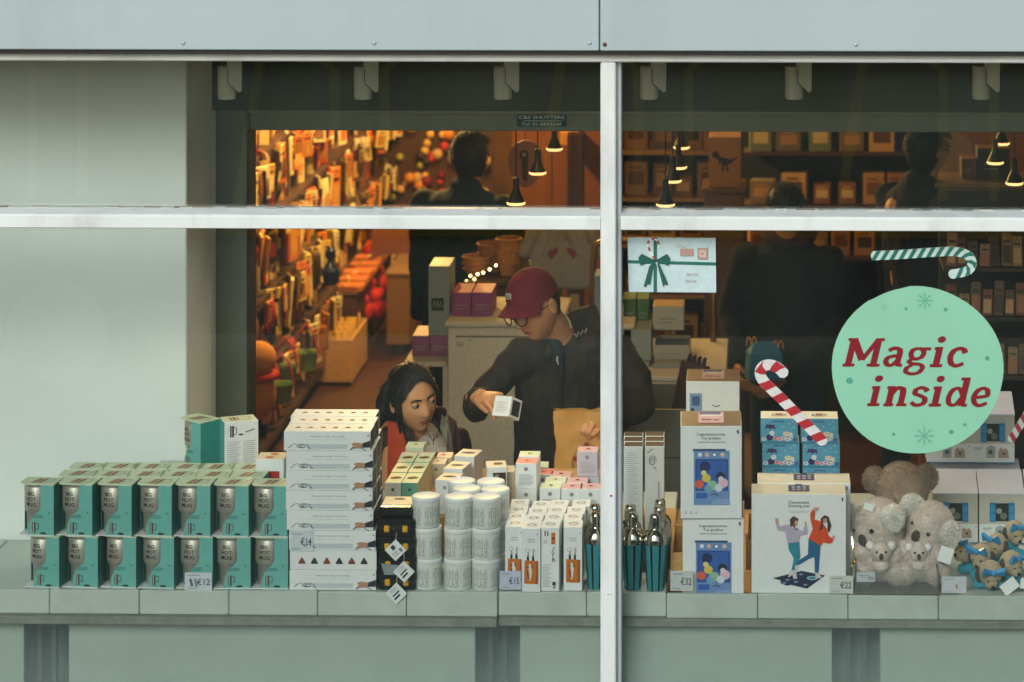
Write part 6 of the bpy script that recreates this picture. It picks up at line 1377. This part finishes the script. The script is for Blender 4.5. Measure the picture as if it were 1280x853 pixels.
# side table left of the cabinet
a, b = at(514, 449, 3.05), at(562, 449, 3.05); t = thing('side_table', 'low cream table carrying purple boxes left of the cabinet', 'table', ((a.x + b.x)/2, 3.0, 0)); zt_ = a.z; m = MB(); m.box(-.1, 0, zt_ - .02, .075, .45, zt_, 'cream_panel', c=.003); m.build('top_board', t)
for x in (-.09, .055):
    for y in (.01, .42): m = MB(); m.box(x, y, 0, x + .02, y + .02, zt_ - .0205, 'cream_panel'); m.build('leg', t)
crown = lambda m, w_, h: (m.rect(-w_*.72, h*.36, w_*.45, h*.54, '#1e2626'), [m.line([(-w_*.6 + k*w_*.3, h*.40), (-w_*.45 + k*w_*.3, h*.5), (-w_*.3 + k*w_*.3, h*.40)], .004, '#77878a') for k in range(3)])
sbox('purple_box', 'purple cube box on the low table, left one', 515, 537, 420, 448.5, 3.1, .2, 'purple', 'purple_top', z=zt_ + .0005); sbox('purple_box', 'purple cube box on the low table, under the grey box', 537.7, 560, 420, 448.5, 3.1, .2, 'purple', 'purple_top', z=zt_ + .0005)
zz = at(540, 419.7, 3.1).z; sbox('grey_box', 'tall blue grey box with black crown print standing on the purple boxes', 535.5, 562, 333, 419, 3.1, .2, 'slate_box', 'slate_box', z=zz, deco=crown)
for i, (x0, x1) in enumerate(((565, 589), (590, 615))): sbox('purple_box', ['purple cube box on the cabinet, beside the grey box', 'purple cube box on the cabinet, nearest the red cap'][i], x0, x1, 366, 401, 3.0, .2, 'purple', 'purple_top', z=zc + .0005)
# wicker baskets, gift and glitter behind
t, zt_, w_ = stand('dark table with wicker baskets behind the red cap', 583, 690, 352, 3.7, .6, 'wood_dark')
for i, (px, Y, r_, h) in enumerate(((596, 3.85, .06, .08), (618, 3.95, .075, .12), (636, 3.85, .055, .16))):
    p = Vector((X_at(px, Y), Y, zt_ + .001)); t = thing('wicker_basket', ['low wicker basket right of the purple boxes', 'round wicker basket with fairy lights', 'tall wicker basket behind the red cap'][i], 'basket', p, group='wicker baskets behind the man'); m = MB()
    m.lathe([(r_*.7, 0), (r_*.95, h*.5), (r_, h), (r_*.95, h), (r_*.66, .006), (0, .006)], 24, 'wicker'); m.build('bowl', t, smooth=True); m = MB()
    for k in range(3): m.limb([(r_*(1.02 - .04*(2-k))*math.cos(a), r_*(1.02 - .04*(2-k))*math.sin(a), h*(.35 + k*.31)) for a in [j*.3491 for j in range(19)]], [.005]*19, 'wicker', n=6)
    m.build('rim', t, smooth='all')
t = thing('fairy_lights', 'small warm fairy lights strung over the baskets', 'fairy lights', at(590, 345, 3.8)); P = [(583, 352), (588, 345), (593, 349), (597, 343), (604, 341), (612, 337), (620, 332)]; o = t.location.copy(); m = MB(); m.limb([at(x, y, 3.72) - o for x, y in P], [.0015]*7, '#2a2a1e', n=5); m.build('cable', t)
for x, y in P: m = MB(); m.ball(at(x, y, 3.715) - o, .006, 'fairy', n=8); m.build('bulb', t, smooth='all')
# hanging shirts, rail and grey boxes near the mullion
t = thing('clothes_rail', 'bent brass clothes rail between the cap and the mullion', 'rail', (X_at(741, 3.4), 3.4, 0)); m = MB(); mat('brass', '#8f6a34', .3, metal=.8); zr = at(741, 300, 3.4).z; m.limb([(0, 0, .01), (0, 0, zr - .1), (.01, 0, zr - .02), (.06, 0, zr), (.5, 0, zr)], [.014]*5, 'brass', n=12); m.limb([(.5, 0, zr), (.5, 0, .01)], [.014]*2, 'brass', n=12); m.build('tube', t, smooth='all')
for i, px in enumerate((690, 717)):
    a = at(px, 352, 3.75); t = thing('hanging_shirt', ['grey shirt with heart print hanging behind the red cap', 'grey shirt hanging left of the brass rail'][i], 'shirt', (a.x, 3.75, a.z)); g = MB(); g.limb([(0, 0, -.02), (0, 0, .12), (0, 0, .24)], [(.09, .02), (.095, .022), (.08, .018)], '#8b8a86', n=18); g.limb([(-.07, 0, .22), (-.12, 0, .12)], [.03, .028], '#8b8a86', n=10); g.limb([(.07, 0, .22), (.12, 0, .12)], [.03, .028], '#8b8a86', n=10); me = remeshed(g, .008, 2); link('cloth', me, t)
    m = MB(); m.front([(0, .10), (.03, .135), (.022, .152), (0, .138), (-.022, .152), (-.03, .135)], '#7a3034', y=-.024); m.build('heart_print', t)
    m = MB(); m.limb([(0, 0, .25), (0, 0, 2.74 - a.z)], [.002, .002], '#2a2a2a', n=5); m.build('hanger', t)
t, zt_, w_ = stand('grey table under the blue grey boxes by the mullion', 742, 790, 405, 2.95, .4, 'cream_panel')
sbox('grey_box', 'blue grey box by the mullion, left one', 743, 757, 345, 404, 2.97, .15, '#7c8e96', z=zt_ + .001); sbox('grey_box', 'blue grey box by the mullion, right one', 758, 772, 345, 404, 2.97, .15, '#7c8e96', z=zt_ + .001)
# oval hanging sign and back partition
p = at(657, 205, 4.2); t = thing('oval_sign', 'pinkish oval hanging sign with dark cup drawing', 'sign', p); m = MB(); m.prism([(.075*math.cos(k*.2094) + .006*math.sin(k*.4), .105*math.sin(k*.2094)) for k in range(30)], -.008, .008, K('#8a5a58')); m.build('board', t); m = MB(); m.front([(-.012, -.07), (.008, -.075), (.012, .0), (.014, .05), (-.004, .062), (-.02, .04), (-.016, -.02)], '#2a1c1e', y=-.008); m.disc(-.006, .04, .022, '#2a1c1e', y=-.008); m.disc(-.006, .042, .01, '#8a7a78', y=-.008); m.build('drawing', t); m = MB(); m.limb([(0, 0, .1), (0, 0, 2.74 - p.z)], [.002]*2, '#222', n=5) if False else m.limb([(0, 0, .1), (0, 0, 2.74 - p.z)], [.002, .002], '#222222', n=5); m.build('wire', t)
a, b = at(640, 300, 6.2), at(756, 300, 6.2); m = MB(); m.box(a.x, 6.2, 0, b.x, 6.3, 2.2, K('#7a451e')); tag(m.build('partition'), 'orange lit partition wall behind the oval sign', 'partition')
sbox('wall_cabinet', 'orange lit wall cabinet above the pendant lamps', 700, 722, 166, 182, 6.0, .19, K('#d08a2e'), cat='cabinet'); sbox('dark_cloth', 'dark maroon draped cloth beside the orange partition', 709, 729, 168, 262, 5.9, .1, K('#33151a'), cat='cloth', z=0)

# ---- right bay: shelving facing the window -----------------------------------
a, b = at(774, 300, 5.0), at(922, 300, 5.0); t = thing('shelving', 'tall shelving unit full of cartons behind the letter sticker', 'shelving', ((a.x + b.x)/2, 5.0, 0)); w_ = (b.x - a.x)/2; cx = (a.x + b.x)/2
m = MB(); m.box(-w_, .38, 0, w_, .4, 1.95, 'wood_dark'); m.build('back_panel', t)
for q in (-1, 1): m = MB(); m.box(q*w_ - .012, 0, 0, q*w_ + .012, .379, 1.95, K('#b06a30')); m.build('upright', t)
LV2 = [.46, .72, .98, 1.22, 1.44, 1.66]
for z in LV2: m = MB(); m.box(-w_ + .0125, 0, z - .018, w_ - .0125, .379, z, 'wood', c=.002); m.build('shelf_board', t)
BX = [goods_mesh('box', gr.uniform(.08, .14), gr.uniform(.1, .16), gr.uniform(.09, .17), q1, q2).mesh('packet') for q1, q2 in (('#b58a58', '#7a4c2a'), ('#a87844', '#3a2a20'), ('#8f6a48', '#c9a06a'), ('#9a6a50', '#6a3a30'), ('#7a6a50', '#b58a58'), ('#c49a60', '#5a3a24'), ('#6f7a58', '#c9b68a'), ('#8a5c48', '#d9b88a'))]
for li, z in enumerate(LV2):
    x = cx - w_ + .02; ni = 0
    while x < cx + w_ - .09:
        me = gr.choice(BX); ww = max(v.co.x for v in me.vertices)*2
        if x + ww > cx + w_ - .015: break
        ni += 1; n = 2 if gr.random() < .35 and li != 5 else 1; h = max(v.co.z for v in me.vertices)
        if n*h > .215: n = 1
        for k in range(n):
            o = link('packet', me, None, (x + ww/2, 5.02 + gr.uniform(0, .08), z + .001 + k*(h + .001)), R(gr.uniform(-5, 5))); tag(o, f'brown lit carton, {["lowest", "second", "third", "fourth", "fifth", "top"][li]} shelf of the right unit, {nth(ni)} from the left{["", ", upper one"][k]}', 'box', f'cartons on the {["lowest", "second", "third", "fourth", "fifth", "top"][li]} shelf of the right unit')
        x += ww + gr.uniform(.005, .03)
dino = lambda m, w_, h: m.front([(x*w_, z*h*.55 + .25*h) for x, z in ((-.8, .78), (-.55, .88), (-.42, .8), (-.30, .66), (0, .62), (.35, .55), (.9, .7), (.4, .42), (.2, .38), (.22, .2), (.3, .14), (.12, .14), (.08, .3), (-.05, .34), (-.06, .2), (.0, .14), (-.2, .14), (-.18, .36), (-.32, .44), (-.42, .38), (-.38, .5), (-.5, .6), (-.75, .62))], '#221a14')
p = at(900, 200, 4.6); t, zt_, w_ = stand('brown stand with dinosaur carton under the bulkhead', 880, 930, 236, 4.3, .3, K('#6a4a2c'))
sbox('dinosaur_carton', 'brown carton with black dinosaur silhouette', 886, 926, 172, 236, 4.33, .2, K('#a5703c'), z=zt_ + .001, deco=dino)
sbox('green_carton', 'green carton with cream flap low right of the mullion', 855, 883, 226, 258, 4.3, .15, K('#5f8a3c'), K('#b59a58'), z=zt_ - .12, rz=6) if False else None
# table with white stacked cartons, tub of leaning goods
t, zt_, w_ = stand('long grey table with stacked cartons behind the shakers', 778, 905, 470, 2.75, .7, 'cream_panel')
for i, (x0, x1, y0_, y1_, Y, d_, q, tp, lab) in enumerate(((779, 814, 412, 452, 2.95, .2, '#8f9486', None, 'grey white carton at the left end of the long table, upper'), (779, 812, 454, 492, 2.90, .2, '#7f8478', None, 'grey white carton at the left end of the long table, lower'), (818, 862, 432, 452, 2.95, .2, '#a39c86', '#34465a', 'pale carton with dark blue lid on the long table'), (817, 863, 454, 476, 2.88, .22, '#8d8a7a', None, 'grey carton below the dark blue lidded one'), (816, 855, 383, 413, 3.05, .14, '#b3ab94', '#b58a4c', 'white carton with small print topping the stack'), (779, 795, 374, 408, 3.1, .15, '#4c6e3c', None, 'green carton pair member left of the printed carton'), (796, 811, 374, 408, 3.12, .15, '#4f723e', None, 'green carton pair member nearest the printed carton'))):
    sbox('carton', lab, x0, x1, y0_, y1_, Y, d_, K(q), K(tp) if tp else None, group='cartons stacked on the long table')
a, b = at(779, 512, 1.75), at(866, 512, 1.75); t = thing('tub', 'grey open tub of leaning wooden goods behind the shakers', 'tub', ((a.x + b.x)/2, 1.75, 0)); w_, h = (b.x - a.x)/2, a.z
for q, bx in (('front_panel', (-w_, 0, 0, w_, .015, h)), ('back_panel', (-w_, .4, 0, w_, .415, h)), ('side_panel', (-w_, .0152, 0, -w_ + .015, .3998, h)), ('side_panel', (w_ - .015, .0152, 0, w_, .3998, h)), ('bottom', (-w_ + .0152, .0152, h - .16, w_ - .0152, .3998, h - .15))): m = MB(); m.box(*bx, K('#77766c')); m.build(q, t)
m = MB(); m.limb([(-w_ + .02, -.004, h*.86), (w_ - .02, -.004, h*.86)], [.002, .002], '#5b5a52', n=5); m.build('seam', t)
p = at(806, 512, 1.9); t = thing('house_ornament', 'small wooden house ornament leaning in the tub', 'ornament', (p.x, 1.9, h - .149), tilt=(0, R(-18), R(20))); m = MB(); m.prism([(-.06, 0), (.06, 0), (.06, .14), (0, .20), (-.06, .14)], 0, .08, 'wood'); o = m.build('house_body', t); m = MB(); m.prism([(-.068, .135), (0, .205), (.068, .135), (.068, .150), (0, .220), (-.068, .150)], -.006, .086, 'wood_dark'); m.build('roof', t); m = MB(); m.disc(.0, .13, .014, '#2a1a10'); m.build('round_window', o)
p = at(849, 510, 1.95); t = thing('picture_frame', 'dark red framed panel leaning in the tub', 'frame', (p.x, 1.95, h - .149), tilt=(R(-10), R(8), R(-25))); m = MB(); m.box(-.055, 0, 0, .055, .03, .27, K('#3a1818'), c=.004); m.build('panel', t); m = MB(); m.box(-.06, -.003, .0, .06, -.0005, .02, 'wood'); m.build('bottom_edge', t); m = MB(); [m.limb([(-.03 + k*.02, .015, .272), (-.026 + k*.02, .01, .295)], [.009, .007], '#221a18', n=8) for k in range(4)]; m.build('tassel', t)
z_ = zt_; t = toy.root
toyb = make_toy('back'); toyb['label'] = 'toy grabber carton seen from its back, standing behind the others'; toyb.location = (X_at(891, 1.28), 1.28, 0)
zt2 = at(891, 477, 1.28).z; toyb.location.z = zt2 - TH
a = X_at(858, 1.25); b = X_at(924, 1.25); t = thing('plinth', 'dark plinth carrying the rear toy grabber carton', 'plinth', ((a + b)/2, 1.25, 0)); m = MB(); m.box((a - b)/2, 0, .05, (b - a)/2, .3, zt2 - TH - .001, K('#55503f'), c=.003); m.build('body', t); m = MB(); m.box((a - b)/2 + .02, .02, 0, (b - a)/2 - .02, .28, .0495, 'seal'); m.build('base', t)
# ---- right edge: cabinet, dark racks with cards --------------------------------
a, b = at(1172, 229, 3.3), at(1420, 229, 3.3); t = thing('beige_cabinet', 'beige cabinet top right behind the glass', 'cabinet', ((a.x + b.x)/2, 3.3, 0)); w_ = (b.x - a.x)/2; m = MB(); m.box(-w_, 0, 0, w_, .3, a.z - .021, 'brown_cabinet', c=.004); m.build('carcass', t); m = MB(); m.box(-w_ - .01, -.01, a.z - .0205, w_ + .01, .31, a.z, 'brown_cabinet', c=.004); m.build('top_board', t); zb_ = a.z
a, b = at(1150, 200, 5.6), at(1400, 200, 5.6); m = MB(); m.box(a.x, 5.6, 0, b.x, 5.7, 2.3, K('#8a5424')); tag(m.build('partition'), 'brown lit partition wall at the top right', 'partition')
p = at(1190, 195, 5.3); t = thing('wall_heart', 'pale scalloped heart ornament on the brown partition', 'ornament', p); m = MB(); m.prism([(.11*math.cos(k*.2094)*(1 + .06*math.cos(k*1.9)), .12*math.sin(k*.2094)*(1 + .05*math.cos(k*1.9)) - .02*abs(math.cos(k*.2094))) for k in range(30)], 0, .06, K('#b08a5a')); m.build('panel', t); m = MB(); m.limb([(0, .07, -.06), (0, .295, -.06)], [.006, .006], '#3a2a1a', n=6); m.build('peg', t)
for i, (x0, x1, y0_, y1_, q) in enumerate(((1202, 1219, 199, 222, '#6a4a2c'), (1222, 1262, 186, 222, '#3a2c34'))): sbox('carton', ['small brown carton on the beige cabinet', 'dark striped carton on the beige cabinet'][i], x0, x1, y0_, y1_, 3.42, .12, K(q), K('#b5763a'), z=zb_ + .001)
a, b = at(1185, 480, 2.1), at(1330, 480, 2.1); t = thing('card_rack', 'dark card rack with tilted cards at the right edge', 'rack', ((a.x + b.x)/2, 2.1, 0)); w_ = (b.x - a.x)/2; cx = (a.x + b.x)/2; LZ = [at(1230, q, 2.1).z for q in (470, 405, 350)]
m = MB(); m.box(-w_, .5, 0, w_, .52, LZ[2] + .25, K('#2a2019')); m.build('back_panel', t)
for i, z in enumerate(LZ): m = MB(); m.box(-w_, .12*i, z - .015, w_, .4 + .04*i, z, K('#3a2a1e')); m.build('tier', t)
for q in (-1, 1): m = MB(); m.box(q*w_ - .01, -.005, 0, q*w_ + .01, .499, LZ[0] - .016, K('#3a2a1e')); m.build('side_panel', t)
for i, z in enumerate(LZ):
    for k in range(9):
        x = cx - w_ + .03 + k*(2*w_ - .05)/9; o = thing('greeting_card', f'tilted brown card on the {["lower", "middle", "upper"][i]} tier of the dark rack, {ORD[k]} from the left', 'card', (x, 2.1 + .12*i + .02, z + .002), group=f'cards on the {["lower", "middle", "upper"][i]} tier', tilt=(R(-14), 0, R(gr.uniform(-14, 14)))); m = goods_mesh('hang', .038, .04, gr.uniform(.08, .13), gr.choice(['#7a5a38', '#5a4028', '#8a6a44', '#4a3a2a', '#6a3a28']), gr.choice(['#a8865a', '#3a2a1e', '#8a5a38'])); m.build('card_face', o)

a, b = at(926, 300, 6.4), at(1152, 300, 6.4); m = MB(); m.box(a.x, 6.4, 0, b.x, 6.5, 2.4, 'wall_dark'); tag(m.build('partition'), 'added dark brown partition standing for shade behind the person in the black coat', 'partition')  # dark board added so the depth behind the black coat stays dark

# ================================================================== the bus standing across the street, seen only mirrored in the glass
bus = thing('city_bus', 'city bus with yellow window surrounds across the street, mirrored faintly in the glass', 'bus', (-.5, -7.3, 0))
mat('bus_body', '#26344a', .3, coat=.4); mat('bus_yellow', '#e2b32a', .35); mat('bus_dark', '#101614', .3); mat('bus_roof', '#5c6a66', .4)
m = MB(); m.box(-5.2, -2.3, .30, 5.2, 0, .98, 'bus_body', c=.04); m.build('lower_body', bus); m = MB(); m.box(-5.2, -2.3, 1.95, 5.2, 0, 2.75, 'bus_roof', c=.12); m.build('roof', bus); m = MB(); m.box(-5.15, -2.28, .981, 5.15, -.25, 1.949, 'bus_dark'); m.build('cabin', bus)
for k in range(7):
    x = -5.2 + k*1.7; m = MB(); m.box(x, -.1, .981, x + .12, 0, 1.949, 'bus_body'); m.build('pillar', bus)
    if k < 6:
        m = MB(); P = [(x + .2, 1.08), (x + .2, 1.78), (x + .3, 1.86), (x + 1.52, 1.86), (x + 1.62, 1.78), (x + 1.62, 1.08)]; m.limb([(a, -.05, z) for a, z in P], [.028]*6, 'bus_yellow', n=8); m.build('window_surround', bus)
        m = MB(); m.limb([(x + 1.05, -.2, .99), (x + 1.2, -.2, 1.94)], [.03, .03], 'bus_yellow', n=8); m.build('handrail', bus)
m = MB(); m.box(-5.2, .001, .86, 5.2, .006, .94, 'bus_yellow'); m.build('stripe', bus)
for x in (-3.4, 3.2):
    m = MB(); m.lathe([(.0, -.12), (.3, -.12), (.46, -.10), (.48, 0), (.46, .10), (.3, .12), (0, .12)], 28, 'seal', M=Matrix.Translation((x, -.02, .34)) @ Matrix.Rotation(R(90), 4, 'X')); w_ = m.build('wheel', bus, smooth=True)
    m = MB(); m.lathe([(.0, 0), (.26, 0), (.28, .02)], 24, 'rivet', M=Matrix.Translation((x, .125, .34)) @ Matrix.Rotation(R(90), 4, 'X'), cap=False); m.build('hub', w_)

# dim stock on wall shelves behind the person in the black coat
for k, zq in enumerate((.95, 1.22, 1.49, 1.76)):
    a, b = at(930, 300, 6.2), at(1148, 300, 6.2); t = thing('wall_shelf', f'dim wall shelf on the dark partition, {ORD[k]} from the bottom', 'shelf', (a.x, 6.18, zq), group='dim wall shelves on the dark partition'); m = MB(); m.box(0, 0, -.016, b.x - a.x, .215, 0, 'wood_dark'); m.build('board', t)
    x = a.x + .03; ni = 0
    while x < b.x - .12:
        me = gr.choice(BX); ww = max(v.co.x for v in me.vertices)*2; ni += 1
        o = link('packet', me, None, (x + ww/2, 6.2 + gr.uniform(0, .03), zq + .001), R(gr.uniform(-8, 8))); tag(o, f'dim brown carton, {ORD[k]} wall shelf of the dark partition, {nth(ni)} from the left', 'box', 'dim cartons on the dark partition shelves'); x += ww + gr.uniform(.01, .05)
